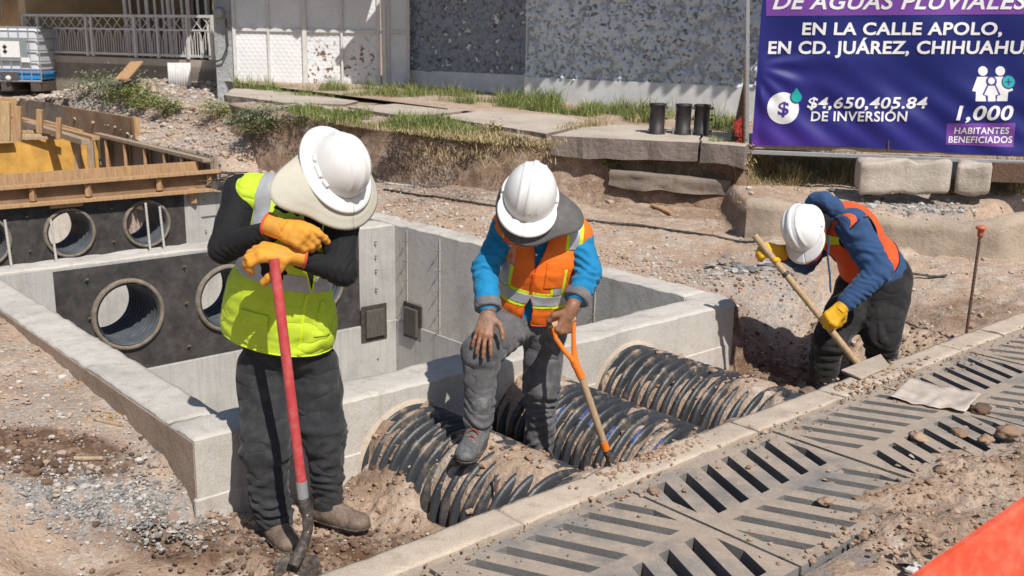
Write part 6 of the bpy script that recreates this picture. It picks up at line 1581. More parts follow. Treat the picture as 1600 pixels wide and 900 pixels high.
# trousers
tp=Sdf(); tp.ell(pel+tu*.02,tr,tf,tu,(.185,.14,.13),.05); tp.chain([hL,kL],[.112,.100],.04).bone(kL,aL+(aL-kL)*.02,.098,.078,.03); tp.chain([hR,kR],[.112,.095],.012).bone(kR,aR+(aR-kR)*-.02,.090,.064,.012)
fp=lambda P:folds(P,.009,6.5,13,(.55,.1,.75),1.2)+folds(P,.003,18,14,(.2,.1,.9),1.2)+crease(P,kL+(aL-kL)*.25,aL-kL,.007,.065,.15,3)+crease(P,aL+(kL-aL)*.12,aL-kL,.010,.040,.12,5)+crease(P,kR+(aR-kR)*.15,aR-kR,.009,.07,.17,8)+crease(P,aR+(kR-aR)*.15,aR-kR,.010,.042,.13,9)
def cutp(z): return lambda c:c[:,2]<z
garment(tp,0,fp,.0065,'trousers',M['pantsc'],W1)
# vest
hemc=A(436,505,4.12); vs_=Sdf(); vs_.ell(che+tu*.03,tr,tf,tu,(.205,.150,.20),.05); vs_.ell(A(436,455,4.10),tr,tf,tu,(.218,.160,.18),.06); vs_.ell(hemc,tr,tf,tu,(.248,.175,.24),.06); vs_.bone(sL*.86+nck*.14,nck*.5+sL*.5,.092,.085,.05); vs_.bone(sR*.86+nck*.14,nck*.5+sR*.5,.088,.085,.05)
Pc=A(440,556,3.95); hu=(Pc-che)@tu
apex=A(474,470,3.90); ra=(apex-che)@tr; ua=(apex-che)@tu; topn=A(487,325,3.92); rt_=(topn-che)@tr; ut=(topn-che)@tu
wdl=lambda u_: ra+(rt_-ra)*(u_-ua)/(ut-ua)
hw=.052
def pred1(c):
    q=c-che; r=q@tr; u=q@tu; f=q@tf; 
    t=np.clip((u-ua)/(ut-ua),0,1.6); v=(np.abs(r-wdl(u))<hw*t)&(f>0)&(u>ua)
    neck=np.linalg.norm((c-nck)-((c-nck)@tu)[:,None]*tu,axis=1)<.085
    return (u<hu)|v|(neck&(u>(nck-che)@tu-.06))
fv=lambda P:folds(P,.006,8,23,tr*.6-tu*.5,1.0)+folds(P,.0025,22,25,tr*.3+tu*.8)
va=Vector(tr*math.cos(0)); 
def wedge_normal(sg):
    dirv=nrm((rt_+sg*hw-ra)*tr+(ut-ua)*tu); n=np.cross(dirv,tf); return (apex,n)
vest=garment(vs_,0,fv,.0065,'safety_vest',M['chartreuse'],W1,([(che+tu*hu,tu),wedge_normal(1),wedge_normal(-1)],pred1),.004)
vm=vest.data
def band(me,par,c0,axis,lo,hi,off,name,mat,extra=None): return patch(me,[(c0+axis*lo,-axis),(c0+axis*hi,axis)],off,name,mat,par,extra)
bandc=A(420,440,3.9); ub=(bandc-che)@tu; bax=nrm(tu+.10*tr); cb_=(bandc-che)@bax
band(vm,vest,che,bax,cb_-.036,cb_+.034,.0022,'reflective_band',M['reflect'])
for (px0,py0,wd_) in ((410,310,.032),(544,380,.028)):
    c0=(A(px0,py0,3.98)-che)@tr
    band(vm,vest,che,tr,c0-wd_,c0+wd_,.0024,'reflective_shoulder_strip',M['reflect'],lambda c,n,cb_=cb_:(((c-che)@bax)>cb_+.03))
# zip, seams, pocket flaps
zr_=(apex-che)@tr
band(vm,vest,che,tr,zr_-.006-.012,zr_-.006+.0,.003,'zip',M['lime'],lambda c,n:(((c-che)@tu)<ua+.0)&(((c-che)@tf)>.05))
for (px,py,w_,h_) in ((392,500,.062,.022),(505,492,.045,.022)):
    q=A(px,py,3.92)-che; r0=q@tr; u0=q@tu
    patch(vm,[(che+tr*(r0-w_),-tr),(che+tr*(r0+w_),tr),(che+tu*(u0-h_),-tu),(che+tu*(u0+h_),tu)],.007,'pocket_flap',M['chartreuse'],vest,lambda c,n:(((c-che)@tf)>.05),.003)
    patch(vm,[(che+tr*(r0-w_),-tr),(che+tr*(r0+w_),tr),(che+tu*(u0-h_-.10),-tu),(che+tu*(u0-h_+.01),tu)],.0035,'pocket',M['chartreuse'],vest,lambda c,n:(((c-che)@tf)>.05),.002)
piping(vest,vm,.0035,M['lime'],'edge_binding')
# gloves
def glove_obj(par,s,name,mat,h=.0036):
    lo,hi=s.bounds(.02); o=link(name,surfnet(lambda P:s(P)+.0012*vnoise(P*70,5)+.0015*vnoise(P*30,6),lo,hi,h,name),mat); setp(o,par); return o
def cuff(par,p,q,r0,r1,matc,mattrim):
    p=np.asarray(p);q=np.asarray(q); mb=MB(); k=8; pts=[Vector(p+(q-p)*i/k) for i in range(k+1)]; mb.tube(pts,[r0+(r1-r0)*i/k+.0012*math.sin(i*2.2) for i in range(k+1)],20); o=mb.build('glove_cuff',matc); setp(o,par)
    mb=MB(); d=Vector(q-p).normalized(); Mx=zframe(Vector(q),d); mb.lathe([(r1-.003,-.004),(r1+.003,-.002),(r1+.003,.006),(r1-.004,.007)],Mx,24); o=mb.build('cuff_binding',mattrim); setp(o,par)
g=Sdf(); dl=nrm(A(494,376,3.74)-wL); hand(g,wL,dl,(.15,-.8,.55),1,[(.5,.55,.3),(.95,.7,.4),(1.0,.7,.4),(.95,.7,.4)],((.5,.6,-.55),(.85,.1,-.5),(.95,0,-.2)),.0045,1.12)
glove_obj(W1,g,'glove',M['glovey']); cuff(W1,wL+dl*.03,wL-dl*.05,.038,.045,M['glovey'],M['redtrim'])
g=Sdf(); dr=nrm(A(408,392,3.74)-wR); hand(g,wR,dr,(-.25,-.55,.85),1,[(.75,.85,.35),(.7,.8,.35),(.65,.75,.35),(.6,.7,.35)],((.4,.45,-.8),(.55,.2,-.85),(.5,0,-.85)),.0045,1.12)
glove_obj(W1,g,'glove',M['glovey']); cuff(W1,wR+dr*.02,wR-dr*.055,.036,.043,M['glovey'],M['redtrim'])
h1,Mx1=helmet(W1,o1,up1,fr1,'full',s=.96)
gs=lambda a,c,w_:math.exp(-(((a-c+PI)%(2*PI)-PI)/w_)**2)
fl=lambda a:gs(a,1.45,.34)
cloth_brim(W1,Mx1,'sun_hat_brim',M['khaki'],(.105,.128),lambda a:.212+.105*fl(a)-.085*gs(a,2.55,.75)-.05*gs(a,-2.4,.8),lambda a,q:-(.012+.004*fl(a)+.006*math.sin(3*a))*q-.030*q*q*(1+.5*fl(a))+.004*math.sin(5*a)*q)
mb=MB(); V=[];F=[]
for i in range(49):
    a=2*PI*i/48
    for j,(k,z) in enumerate(((1.0,.0),(1.0,-.03),(.93,-.055))): V.append((.103*k*math.sin(a),.125*k*math.cos(a),z))
F=[(i*3+j,i*3+j+1,(i+1)*3+j+1,(i+1)*3+j) for i in range(48) for j in range(2)]
me=mesh_np('crown_band',V,F,True); me.transform(Mx1); setp(link('sun_hat_crown',me,M['khaki']),W1)
boot(W1,aL,tL-aL,(0,0,1),M['bootb'],laces=False); boot(W1,aR,tR-aR,(0,0,1),M['bootb'],laces=False)
# red shovel
M['redshaft']=simple('worn_red_painted_shaft',(.50,.055,.06),.45,.15,14,dust=.35,dustc=(.55,.30,.28)); M['woodshaft']=simple('weathered_ash_shaft',(.42,.29,.17),.7,.25,6,.001,60,stretch=(12,12,1.5),dust=.35); M['orsteel']=simple('orange_enamel',(.85,.20,.02),.4,.1,12,dust=.15)
def blade(par,p,axis,fwd,L,Wd,mat):
    a=nrm(axis); f=nrm(np.asarray(fwd)-np.dot(fwd,a)*a); r=np.cross(f,a); p=np.asarray(p); V=[];F=[]; n=12;m=10
    for j in range(m+1):
        t=j/m; w_=Wd/2*(min(1,.75+.6*t) if t<.55 else math.sqrt(max(0,1-((t-.55)/.46)**2)))
        for i in range(n+1):
            s_=i/n*2-1; V.append(p+a*L*t+r*w_*s_+f*(-.035*(1-s_*s_)*(1-t*.4)+.02))
    F=[(j*(n+1)+i,j*(n+1)+i+1,(j+1)*(n+1)+i+1,(j+1)*(n+1)+i) for j in range(m) for i in range(n)]
    o=link('blade',mesh_np('blade',V,F,True),mat); md=o.modifiers.new('s','SOLIDIFY'); md.thickness=.003; setp(o,par); return o
SH1=empty('shovel','shovel with a long red shaft leaned on by the person in the green vest','shovel','shovels held by the workers',loc=at(470,890,-.4))
top=A(428,404,3.715); fer=A(471,752,3.66); fe2=A(474,778,3.655)
mb=MB(); mb.tube([Vector(top+(fer-top)*i/10) for i in range(11)],.0195,16); mb.build('shaft',M['redshaft'],SH1)
mb=MB(); mb.tube([Vector(fer),Vector(fe2)],[.0215,.022],16); mb.build('ferrule',M['steel_gray'],SH1)
pts=[fe2,A(480,802,3.65),A(481,828,3.64),A(474,852,3.625),A(464,872,3.60),A(458,884,3.58)]
mb=MB(); mb.tube([Vector(p) for p in pts],[.0225,.021,.020,.022,.026,.022],14); 
mb.build('socket',M['darksteel'],SH1)
for p_ in (pts[1],pts[2]): 
    mb=MB(); ellip(mb,Vector(p_)+Vector((.004,-.020,0)),(.005,.004,.005),8); mb.build('rivet',M['steel_gray'],SH1)
blade(SH1,A(466,868,3.63),(.05,-.30,-1),(.1,-1,.2),.28,.21,M['darksteel'])
# ---------------------------------------------------------------- WORKER 2
W2=empty('person','person in orange vest and turquoise shirt, one boot on the ribbed pipe, hand on knee','person','workers in safety vests and white helmets',loc=at(845,722,-.35))
pel=A(826,492,4.70); nck=A(850,352,4.56); sL=A(793,356,4.56); sR=A(901,368,4.59); eL=A(757,420,4.50); wL=A(763,486,4.36); eR=A(921,424,4.50); wR=A(893,482,4.36); che=A(845,415,4.60)
hL=A(800,505,4.62); hR=A(852,512,4.70); kL=A(752,552,4.38); kR=A(846,606,4.66); aL=A(748,664,4.31); aR=A(843,702,4.70)
tr,tu,tf=tframe(pel,nck,sL,sR)
up2=nrm((.10,-.72,.69)); fr2=nrm((-.15,-.68,-.72)); o2=A(828,306,4.42); hc=o2-up2*.055
body=Sdf(); body.ell(pel,tr,tf,tu,(.15,.10,.12),.05).bone(pel,che,.10,.11,.05); body.ell(che,tr,tf,tu,(.145,.10,.15),.05); body.bone(nck,hc,.05,.052,.03)
body.chain([sL,eL,wL],[.052,.040,.027]); body.chain([sR,eR,wR],[.052,.040,.027]); body.bone(sL,sR,.055,.055,.05)
body.chain([hL,kL,aL],[.075,.052,.04]); body.chain([hR,kR,aR],[.075,.052,.04])
wf=head_sdf(body,hc,up2,fr2)
dl=nrm(A(757,514,4.315)-wL); hand(body,wL+dl*.012,dl,(-.1,-.80,.62),1,[(.15,.22,.15),(.12,.20,.12),(.12,.2,.12),(.15,.2,.15)],((.55,.85,.0),(.85,.45,-.15),(.95,.2,-.2)),.0,1.03,2.2)
dr=nrm(A(882,512,4.345)-wR); hand(body,wR+dr*.012,dr,(.55,-.75,.35),-1,[(.9,1.3,.8),(1.0,1.3,.8),(1.05,1.3,.8),(1.1,1.3,.8)],((.45,.6,-.4),(.9,.1,-.5),(.7,-.5,-.5)),.001,1.03,.4)
lo,hi=body.bounds(); me=surfnet(body,lo,hi,.0048,'body'); o=link('body',me,[M['skin'],M['dustyskin']]); setp(o,W2); eyes(o,wf)
c_=np.empty(len(me.polygons)*3); me.polygons.foreach_get('center',c_); c_=c_.reshape(-1,3); me.polygons.foreach_set('material_index',(np.linalg.norm(c_-wL,axis=1)<.075).astype(np.int32))
# watch
mb=MB(); wv_=Vector(wL+dl*-.004); mb.lathe([(.031,-.009),(.034,-.007),(.034,.007),(.031,.009)],zframe(wv_,dl),24); setp(mb.build('wristband',M['bootb']),W2)
sh=Sdf(); sh.ell(che,tr,tf,tu,(.165,.115,.17),.05).ell(pel+tu*.05,tr,tf,tu,(.165,.125,.12),.05).bone(pel,che,.13,.13,.05).bone(sL,sR,.074,.072,.05); sh.bone(nck-tu*.03,nck+tu*.03+tf*.01,.072,.066,.03)
sh.chain([sL,eL],[.064,.056],.03).bone(eL,eL+(wL-eL)*.80,.057,.056,.02); sh.chain([sR,eR],[.064,.055],.03).bone(eR,eR+(wR-eR)*.62,.056,.056,.02)
fs=lambda P:folds(P,.004,14,43,tu*.6+tr*.4)+crease(P,eL,wL-sL,.008,.045,.10,1)+crease(P,eL+(wL-eL)*.6,wL-eL,.007,.032,.10,2)+crease(P,eR,wR-sR,.008,.04,.10,5)+crease(P,sR+(eR-sR)*.5,eR-sR,.005,.05,.07,7)+crease(P,sL+(eL-sL)*.5,eL-sL,.005,.05,.07,8)
garment(sh,0,fs,.0055,'work_shirt',M['turq'],W2)
for e_,w_,t0,t1,r in ((eL,wL,.76,.96,.060),(eR,wR,.56,.78,.060)):
    mb=MB(); k=8; pts=[Vector(e_+(w_-e_)*(t0+(t1-t0)*i/k)) for i in range(k+1)]; mb.tube(pts,[r+.0015*math.sin(i*2)-(.006 if i in(0,k) else 0) for i in range(k+1)],22); o=mb.build('rolled_cuff',M['turqd']); setp(o,W2)
# collar V
col_=Sdf(); 
tp=Sdf(); tp.ell(pel+tu*.0,tr,tf,tu,(.165,.130,.12),.05); tp.chain([hL,kL],[.105,.092],.045).bone(kL,aL+(kL-aL)*.06,.082,.066,.025); tp.chain([hR,kR],[.104,.086],.045).bone(kR,aR+(aR-kR)*.05,.082,.066,.03)
fp=lambda P:folds(P,.006,7.5,53,(.5,.2,.8),1.2)+folds(P,.003,19,54,(.3,.1,.9),1.2)+crease(P,kL,aL-hL,.007,.06,.10,3)+crease(P,aL+(kL-aL)*.18,aL-kL,.010,.038,.10,5)+crease(P,kR+(aR-kR)*.2,aR-kR,.008,.06,.18,8)+crease(P,aR+(kR-aR)*.15,aR-kR,.010,.042,.13,9)+crease(P,hL,kL-hL,.006,.05,.12,4)
garment(tp,0,fp,.006,'jeans',M['jeans'],W2)
# outseam stitching on the raised leg
mb=MB(); 
for i in range(16):
    t=i/15; p=kL+(aL-kL)*(t*.85+.05)+np.array([-.083+.014*t,-.02,0]); 
    if i%2==0: mb.tube([Vector(p),Vector(p+(aL-kL)*.035)],.003,5)
# vest
vs_=Sdf(); vs_.ell(che+tu*.02,tr,tf,tu,(.184,.146,.17),.05); vs_.ell(che*.5+pel*.5,tr,tf,tu,(.184,.156,.16),.06); vs_.ell(pel+tu*.04,tr,tf,tu,(.188,.150,.16),.06); vs_.bone(sL*.92+nck*.08,nck*.5+sL*.5,.088,.085,.05); vs_.bone(sR*.92+nck*.08,nck*.5+sR*.5,.088,.085,.05)
hemp=A(832,512,4.52); hu=(hemp-che)@tu
apex=A(835,424,4.46); ra=(apex-che)@tr; ua=(apex-che)@tu; topn=A(853,350,4.46); rt_=(topn-che)@tr; ut=(topn-che)@tu; hw=.058
def pred2(c):
    q=c-che; r=q@tr; u=q@tu; f=q@tf; t=np.clip((u-ua)/(ut-ua),0,1.6); v=(np.abs(r-wdl(u))<hw*t)&(f>0)&(u>ua)
    nk=np.linalg.norm((c-nck)-((c-nck)@tu)[:,None]*tu,axis=1)<.085
    sl_=((np.abs(r-ra)<.022*np.clip((ua-.13-u)/.06,0,1))&(f>0)&(u<ua-.13))
    return (u<hu)|v|(nk&(u>(nck-che)@tu-.06))|sl_
fv=lambda P:folds(P,.0045,10,63,tr*.5-tu*.6,1.0)+folds(P,.002,26,65,tr*.3+tu*.8)
vest=garment(vs_,0,fv,.0055,'safety_vest',M['orangev'],W2,([(che+tu*hu,tu),wedge_normal(1),wedge_normal(-1)],pred2),.004); vm=vest.data
# hem bands: lime, grey, lime
bax=nrm(tu+.0*tr); hb=(A(850,478,4.46)-che)@bax
front=lambda c,n:(((c-che)@tf)>-.2)
for lo_,hi_,m_,of in ((-.040,.040,M['lime'],.0016),(-.024,.024,M['reflect'],.0034)): band(vm,vest,che,bax,hb+lo_,hb+hi_,of,'reflective_band',m_)
for (px,py) in ((797,375),(898,375)):
    c0=(A(px,py,4.5)-che)@tr; sel=lambda c,n:(((c-che)@tu)>(A(850,392,4.46)-che)@tu)
    for w_,m_,of in ((.038,M['lime'],.0016),(.021,M['reflect'],.0034)): band(vm,vest,che,tr,c0-w_,c0+w_,of,'reflective_shoulder_strip',m_,sel)
for (px,py) in ((790,430),(872,452)):
    c0=(A(px,py,4.48)-che)@tr; sel=lambda c,n:(((c-che)@tu)<(A(850,420,4.46)-che)@tu)&(((c-che)@tu)>hb+.03)&(((c-che)@tf)>0)
    for w_,m_,of in ((.032,M['lime'],.0016),(.018,M['reflect'],.0034)): band(vm,vest,che,tr,c0-w_,c0+w_,of,'reflective_side_strip',m_,sel)
# clear id pocket and chest pockets
q=A(797,399,4.48)-che; patch(vm,[(che+tr*(q@tr-.028),-tr),(che+tr*(q@tr+.028),tr),(che+tu*(q@tu-.045),-tu),(che+tu*(q@tu+.045),tu)],.004,'badge_pocket',simple('scuffed_clear_pocket',(.72,.22,.09),.25,.4,45,dust=.5,dustc=(.75,.5,.42)),vest,lambda c,n:(((c-che)@tf)>0),.001)
q=A(800,370,4.48)-che; patch(vm,[(che+tr*(q@tr-.035),-tr),(che+tr*(q@tr+.035),tr),(che+tu*(q@tu-.022),-tu),(che+tu*(q@tu+.022),tu)],.007,'pocket_flap',M['orangev2'],vest,lambda c,n:(((c-che)@tf)>0),.002)
q=A(868,425,4.48)-che; patch(vm,[(che+tr*(q@tr-.045),-tr),(che+tr*(q@tr+.040),tr),(che+tu*(q@tu-.075),-tu),(che+tu*(q@tu+.05),tu)],.004,'chest_pocket',M['orangev'],vest,lambda c,n:(((c-che)@tf)>0),.002)
band(vm,vest,che,tr,ra-.007,ra+.007,.003,'zip',M['orangev2'],lambda c,n:(((c-che)@tu)<ua)&(((c-che)@tf)>.03))
piping(vest,vm,.003,M['orangev2'],'edge_binding')
# shirt placket buttons
for (px,py) in ((838,383),(838,398),(843,365)):
    mb=MB(); p=Vector(A(px,py,4.455)); mb.lathe([(.001,.003),(.005,.003),(.0055,0)],zframe(p,tf),10); setp(mb.build('button',M['base']),W2)
h2,Mx2=helmet(W2,o2,up2,fr2,'visor',s=1.04)
fl2=lambda a:gs(a,-1.5,.5)
cloth_brim(W2,Mx2,'sun_hat_brim',M['hatg'],(.108,.130),lambda a:.135+.11*fl2(a)+.062*gs(a,-.2,1.0),lambda a,q:-(.016+.03*fl2(a)+.008*math.sin(2*a+1))*q-.028*q*q,z0=-.016)
V=[];
for i in range(49):
    a=2*PI*i/48
    for j,(k,z) in enumerate(((1.0,.0),(1.02,-.03),(.93,-.05))): V.append((.106*k*math.sin(a),.128*k*math.cos(a),z))
me=mesh_np('crown_band',V,[(i*3+j,i*3+j+1,(i+1)*3+j+1,(i+1)*3+j) for i in range(48) for j in range(2)],True); me.transform(Mx2); setp(link('sun_hat_crown',me,M['hatg']),W2)
# small black bird-like mark on the helmet front: printed blob
e_=math.radians(20); pz=.150*math.sin(e_); py_=.136*math.cos(e_)**.86; Mq=Mx2@Matrix.Scale(1.04,4)
mb=MB(); sc_=1.03
for (x,z),(rx,rz) in (((-.004,.0),(.011,.007)),((.002,.006),(.006,.008)),((.004,-.008),(.009,.0025))):
    mb.add([Mq@(Vector((x+rx*math.cos(t_),py_*1.012-(z+rz*math.sin(t_))*.42,pz+z+rz*math.sin(t_)))) for t_ in np.linspace(0,6.28,12,endpoint=False)],[tuple(range(12))])
q=mb.build('printed_logo',M['ink']); q.parent=h2
bL=boot(W2,aL-np.array([0,0,.0]),A(722,700,4.05)-aL+np.array([0,0,.12]),(0.05,-.15,1),M['bootg']); boot(W2,aR,(.28,-.55,0),(0,0,1),M['bootb'])
# orange D-grip shovel
SH2=empty('shovel','shovel with orange D-grip and orange collar held by the person in the orange vest','shovel','shovels held by the workers',loc=at(955,722,-.1))
Ys=4.335; g0=A(863,509,Ys); g1=A(899,497,Ys+.02); mb=MB(); mb.tube([Vector(g0),Vector(g1)],.0150,14); mb.build('grip',M['woodshaft'],SH2)
jn=A(900,572,Ys); j2=A(909,590,Ys)
mb=MB(); mb.tube([Vector(A(864,510,Ys)),Vector(A(868,528,Ys)),Vector(A(880,546,Ys)),Vector(A(893,560,Ys)),Vector(jn)],[.010,.011,.011,.013,.019],12); mb.tube([Vector(A(897,500,Ys+.02)),Vector(A(896,525,Ys+.015)),Vector(A(897,548,Ys+.01)),Vector(jn)],[.010,.010,.012,.017],12); mb.tube([Vector(A(896,562,Ys)),Vector(j2)],[.018,.0195],14); mb.build('d_handle',M['orsteel'],SH2)
b0=A(943,690,4.345); mb=MB(); mb.tube([Vector(j2),Vector(j2*.5+b0*.5),Vector(b0)],.0165,14); mb.build('shaft',M['woodshaft'],SH2)
b1=A(947,703,4.347); mb=MB(); mb.tube([Vector(b0),Vector(b1)],.0185,14); mb.build('collar',M['orsteel'],SH2)
b2=A(958,728,4.35); mb=MB(); mb.tube([Vector(b1),Vector(b2),Vector(b2+(b2-b1)*3)],[.019,.017,.02],14); mb.build('socket',M['darksteel'],SH2)
blade(SH2,b2+(b2-b1)*1.5,nrm(b2-b1)+np.array([.0,.1,0]),(.3,-1,.2),.27,.2,M['darksteel'])
# ---------------------------------------------------------------- WORKER 3
W3=empty('person','person in a blue hoodie and orange-red vest bending low over a wooden shovel','person','workers in safety vests and white helmets',loc=at(1290,592,-.5))
pel=A(1372,425,6.46); nck=A(1287,340,6.22); sN=A(1331,352,6.10); sF=A(1283,372,6.46); eN=A(1372,424,6.00); wN=A(1316,480,5.92); eF=A(1255,410,6.42); wF=A(1216,393,6.20); che=A(1327,362,6.30)
hN=A(1390,445,6.40); hF=A(1342,445,6.48); kN=A(1378,525,6.22); kF=A(1296,535,6.24); aN=A(1378,606,6.35); aF=A(1281,600,6.28)
tu=nrm(nck-pel); tb=nrm(np.array([.25,-.1,1.0])-np.dot(np.array([.25,-.1,1.0]),tu)*tu)   # dorsal direction
tr=nrm(np.cross(tb,tu)); 
if tr[1]>0: tr=-tr   # towards camera side
up3=nrm((-.76,-.52,.40)); fr3=nrm((-.02,-.45,-.85)); o3=A(1257,358,6.12); hc=o3-up3*.055
body=Sdf(); body.ell(pel,tr,tb,tu,(.15,.10,.12),.05).bone(pel,che,.10,.11,.05); body.ell(che,tr,tb,tu,(.15,.10,.15),.05); body.bone(nck,hc,.05,.052,.03)
body.chain([sN,eN,wN],[.052,.040,.027]); body.chain([sF,eF,wF],[.052,.040,.027]); body.bone(sN,sF,.055,.055,.05); body.chain([hN,kN,aN],[.075,.052,.04]); body.chain([hF,kF,aF],[.075,.052,.04])
wf=head_sdf(body,hc,up3,fr3); lo,hi=body.bounds(); o=link('body',surfnet(body,lo,hi,.007,'body'),M['skin']); setp(o,W3); eyes(o,wf)
sh=Sdf(); sh.ell(che,tr,tb,tu,(.19,.145,.20),.05).ell(pel+tu*.03,tr,tb,tu,(.20,.175,.17),.06).bone(pel,che,.15,.15,.06).bone(sN,sF,.09,.09,.05); sh.bone(nck,nck+(hc-nck)*.25,.10,.075,.03)
sh.chain([sN,eN],[.105,.082],.03).bone(eN,eN+(wN-eN)*.86,.080,.056,.02); sh.chain([sF,eF],[.095,.075],.03).bone(eF,eF+(wF-eF)*.75,.07,.05,.02)
fs=lambda P:folds(P,.006,9,83,tr*.5+tu*.6)+crease(P,eN+(wN-eN)*.1,wN-eN,.010,.05,.13,1)+crease(P,eN+(wN-eN)*.6,wN-eN,.009,.038,.13,2)+crease(P,pel+tu*.1,tu,.008,.07,.16,4)+crease(P,sN+(eN-sN)*.6,eN-sN,.006,.06,.12,6)
hoo=garment(sh,0,fs,.007,'hoodie',M['hoodie'],W3,([(pel-tu*.10,tu)],lambda c:((c-pel)@tu<-.10)&(np.linalg.norm(c-eN,axis=1)>.15)&(np.linalg.norm(c-wN,axis=1)>.16)),.006)
# hood round the neck and black gaiter
hd=Sdf(); hx=nrm(hc-nck); c0=nck-hx*.035; ref=nrm(np.cross(hx,(0,1,0))); rf2=np.cross(hx,ref)
for k in range(14):
    a=2*PI*k/14; b=2*PI*(k+1)/14; rr=lambda a_:.105+.012*math.cos(a_*2); th=lambda a_:.036+.022*max(0,float(nrm(ref*math.cos(a_)+rf2*math.sin(a_))@np.array([.4,0,.9])))
    hd.bone(c0+(ref*math.cos(a)+rf2*math.sin(a))*rr(a),c0+(ref*math.cos(b)+rf2*math.sin(b))*rr(b),th(a),th(b),.02)
garment(hd,0,lambda P:folds(P,.006,16,93,(1,.2,.3)),.006,'hood',M['hoodie'],W3)
gt=Sdf(); gt.bone(nck+hx*.02,hc-fr3*.01,.082,.080,.03); garment(gt,0,lambda P:folds(P,.005,22,97,hx),.006,'neck_gaiter',M['blackshirt'],W3)
tp=Sdf(); tp.ell(pel-tu*.03,tr,tb,tu,(.19,.17,.15),.05); tp.chain([hN,kN],[.145,.115],.05).bone(kN,aN,.105,.085,.03); tp.chain([hF,kF],[.135,.110],.05).bone(kF,aF,.105,.085,.03)
fp=lambda P:folds(P,.011,6.5,103,(.5,.1,.9),1.2)+crease(P,kF+(aF-kF)*.3,aF-kF,.010,.06,.15,3)+crease(P,kN,aN-hN,.009,.08,.15,5)
garment(tp,0,fp,.0075,'cargo_trousers',M['cargo'],W3)
tm=W3.children[-1].data; lg=nrm(kN-hN); pc=hN+(kN-hN)*.82
for z0,z1,of,nm in ((-.10,.035,.010,'cargo_pocket'),(.03,.075,.017,'pocket_flap')):
    patch(tm,[(pc+(-lg)*z0,lg),(pc+(-lg)*z1,-lg),(pc+np.array([.06,0,0]),np.array([1.,0,0])),(pc-np.array([.09,0,0]),np.array([-1.,0,0]))],of,nm,M['cargo'],W3,lambda c,n:(n[:,1]<-.1),.006)
# vest with wide armholes
vs_=Sdf(); vs_.ell(che,tr,tb,tu,(.205,.160,.205),.05).ell(pel+tu*.12,tr,tb,tu,(.205,.180,.15),.06).bone(pel+tu*.1,che,.16,.16,.06).bone(sN,sF,.10,.10,.05)
ulo=(pel-che)@tu+.10
def pred3(c):
    q=c-che; u=q@tu; r=q@tr; b=q@tb
    qs=c-sN; arm=(((qs@tu+.062)/.125)**2+((qs@tb+.01)/.115)**2<1)&(r>.02); qf=c-sF; armF=(((qf@tu)/.10)**2+((qf@tb)/.10)**2<1)&(r<-.02)
    nk=np.linalg.norm(c-nck-tu*.02,axis=1)<.095
    return (u<ulo)|arm|armF|nk
vest=garment(vs_,.004,lambda P:folds(P,.006,10,113,tr*.5+tu*.5),.007,'safety_vest',M['orangev2'],W3,([(che+tu*ulo,tu)],pred3),.004)
piping(vest,vest.data,.006,M['navy'],'dark_piping')
q=A(1313,388,6.05)-che; patch(vest.data,[(che+tu*(q@tu-.03),-tu),(che+tu*(q@tu+.03),tu)],.004,'lime_strip',M['lime'],vest,lambda c,n:(((c-che)@tb)<-.06))
for (pp,ql) in (((1262,393,5.99),(1263,418,5.98)),((1293,400,5.97),(1298,457,5.95))):
    mb=MB(); a=Vector(A(*pp)); b=Vector(A(*ql)); mb.tube([a+Vector((0,0,.12)) if pp[0]>1270 else a,a,a.lerp(b,.5)+Vector((.004,0,0)),b],.006,6); setp(mb.build('hood_cord',M['hoodie']),W3)
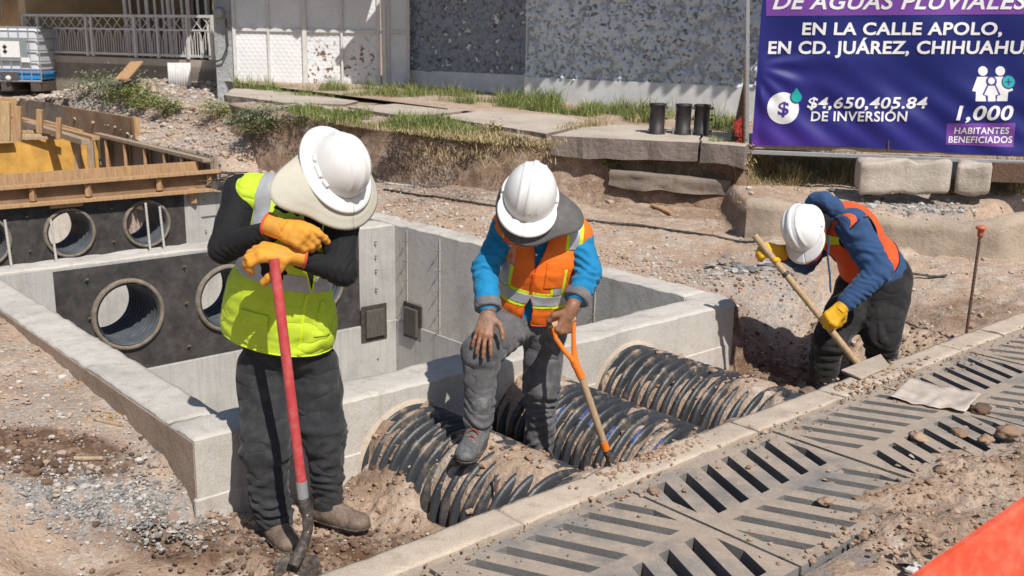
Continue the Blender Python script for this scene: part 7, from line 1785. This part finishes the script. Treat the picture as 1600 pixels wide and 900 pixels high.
g=Sdf(); dn=nrm(A(1297,500,5.90)-wN); hand(g,wN,dn,(.2,-.8,.55),1,[(.9,1.1,.6),(.95,1.1,.6),(.95,1.1,.6),(.95,1.1,.6)],((.5,.6,-.6),(.9,.1,-.5),(.9,-.2,-.3)),.006,1.15,.5); glove_obj(W3,g,'glove',M['gloveb'],.0045); cuff(W3,wN+dn*.03,wN-dn*.06,.040,.050,M['gloveb'],M['redtrim'])
g=Sdf(); df=nrm(A(1194,388,6.12)-wF); hand(g,wF,df,(-.1,-.75,.6),1,[(.9,1.2,.7),(.95,1.2,.7),(1,1.2,.7),(1,1.2,.7)],((.4,.6,.2),(.8,.4,.3),(.9,.2,.2)),.006,1.15,.5); glove_obj(W3,g,'glove',M['gloveb'],.0045); cuff(W3,wF+df*.03,wF-df*.05,.040,.048,M['gloveb'],M['redtrim'])
h3,Mx3=helmet(W3,o3,up3,fr3,'visor',s=1.10)
V=[]
for i in range(61):
    a=2*PI*i/60; fwd=max(0,math.cos(a)); 
    for j,(k,z) in enumerate(((1.0,.002),(1.02,-.03),(1.03+.5*fwd**2,-.040-.02*fwd))): V.append((.114*k*math.sin(a),.140*k*math.cos(a),z))
me=mesh_np('cap',V,[(i*3+j,i*3+j+1,(i+1)*3+j+1,(i+1)*3+j) for i in range(60) for j in range(2)],True); me.transform(Mx3); o=link('cap_under_helmet',me,M['maroon']); md=o.modifiers.new('s','SOLIDIFY'); md.thickness=.003; setp(o,W3)
boot(W3,aF,(-.75,-.35,0),(0,0,1),M['bootb'],laces=False); boot(W3,aN,(-.5,-.6,0),(0,0,1),M['bootb'],laces=False)
SH3=empty('shovel','wooden-shafted shovel with a dark tape band held by the person in the blue hoodie','shovel','shovels held by the workers',loc=at(1340,575,-.4))
s0=A(1179,368,6.14); s1=A(1341,569,5.86); mb=MB(); mb.tube([Vector(s0+(s1-s0)*i/10) for i in range(11)],.0205,14); mb.build('shaft',M['woodshaft'],SH3)
m0=s0+(s1-s0)*.29; m1=s0+(s1-s0)*.315; mb=MB(); mb.tube([Vector(m0),Vector(m1)],.0235,14); mb.build('tape_band',M['rubber'],SH3)
mb=MB(); e2=s1+(s1-s0)*.10; mb.tube([Vector(s1),Vector(e2)],[.023,.021],14); mb.build('socket',M['darksteel'],SH3); blade(SH3,e2,s1-s0,(-.2,-1,.3),.27,.2,M['darksteel'])
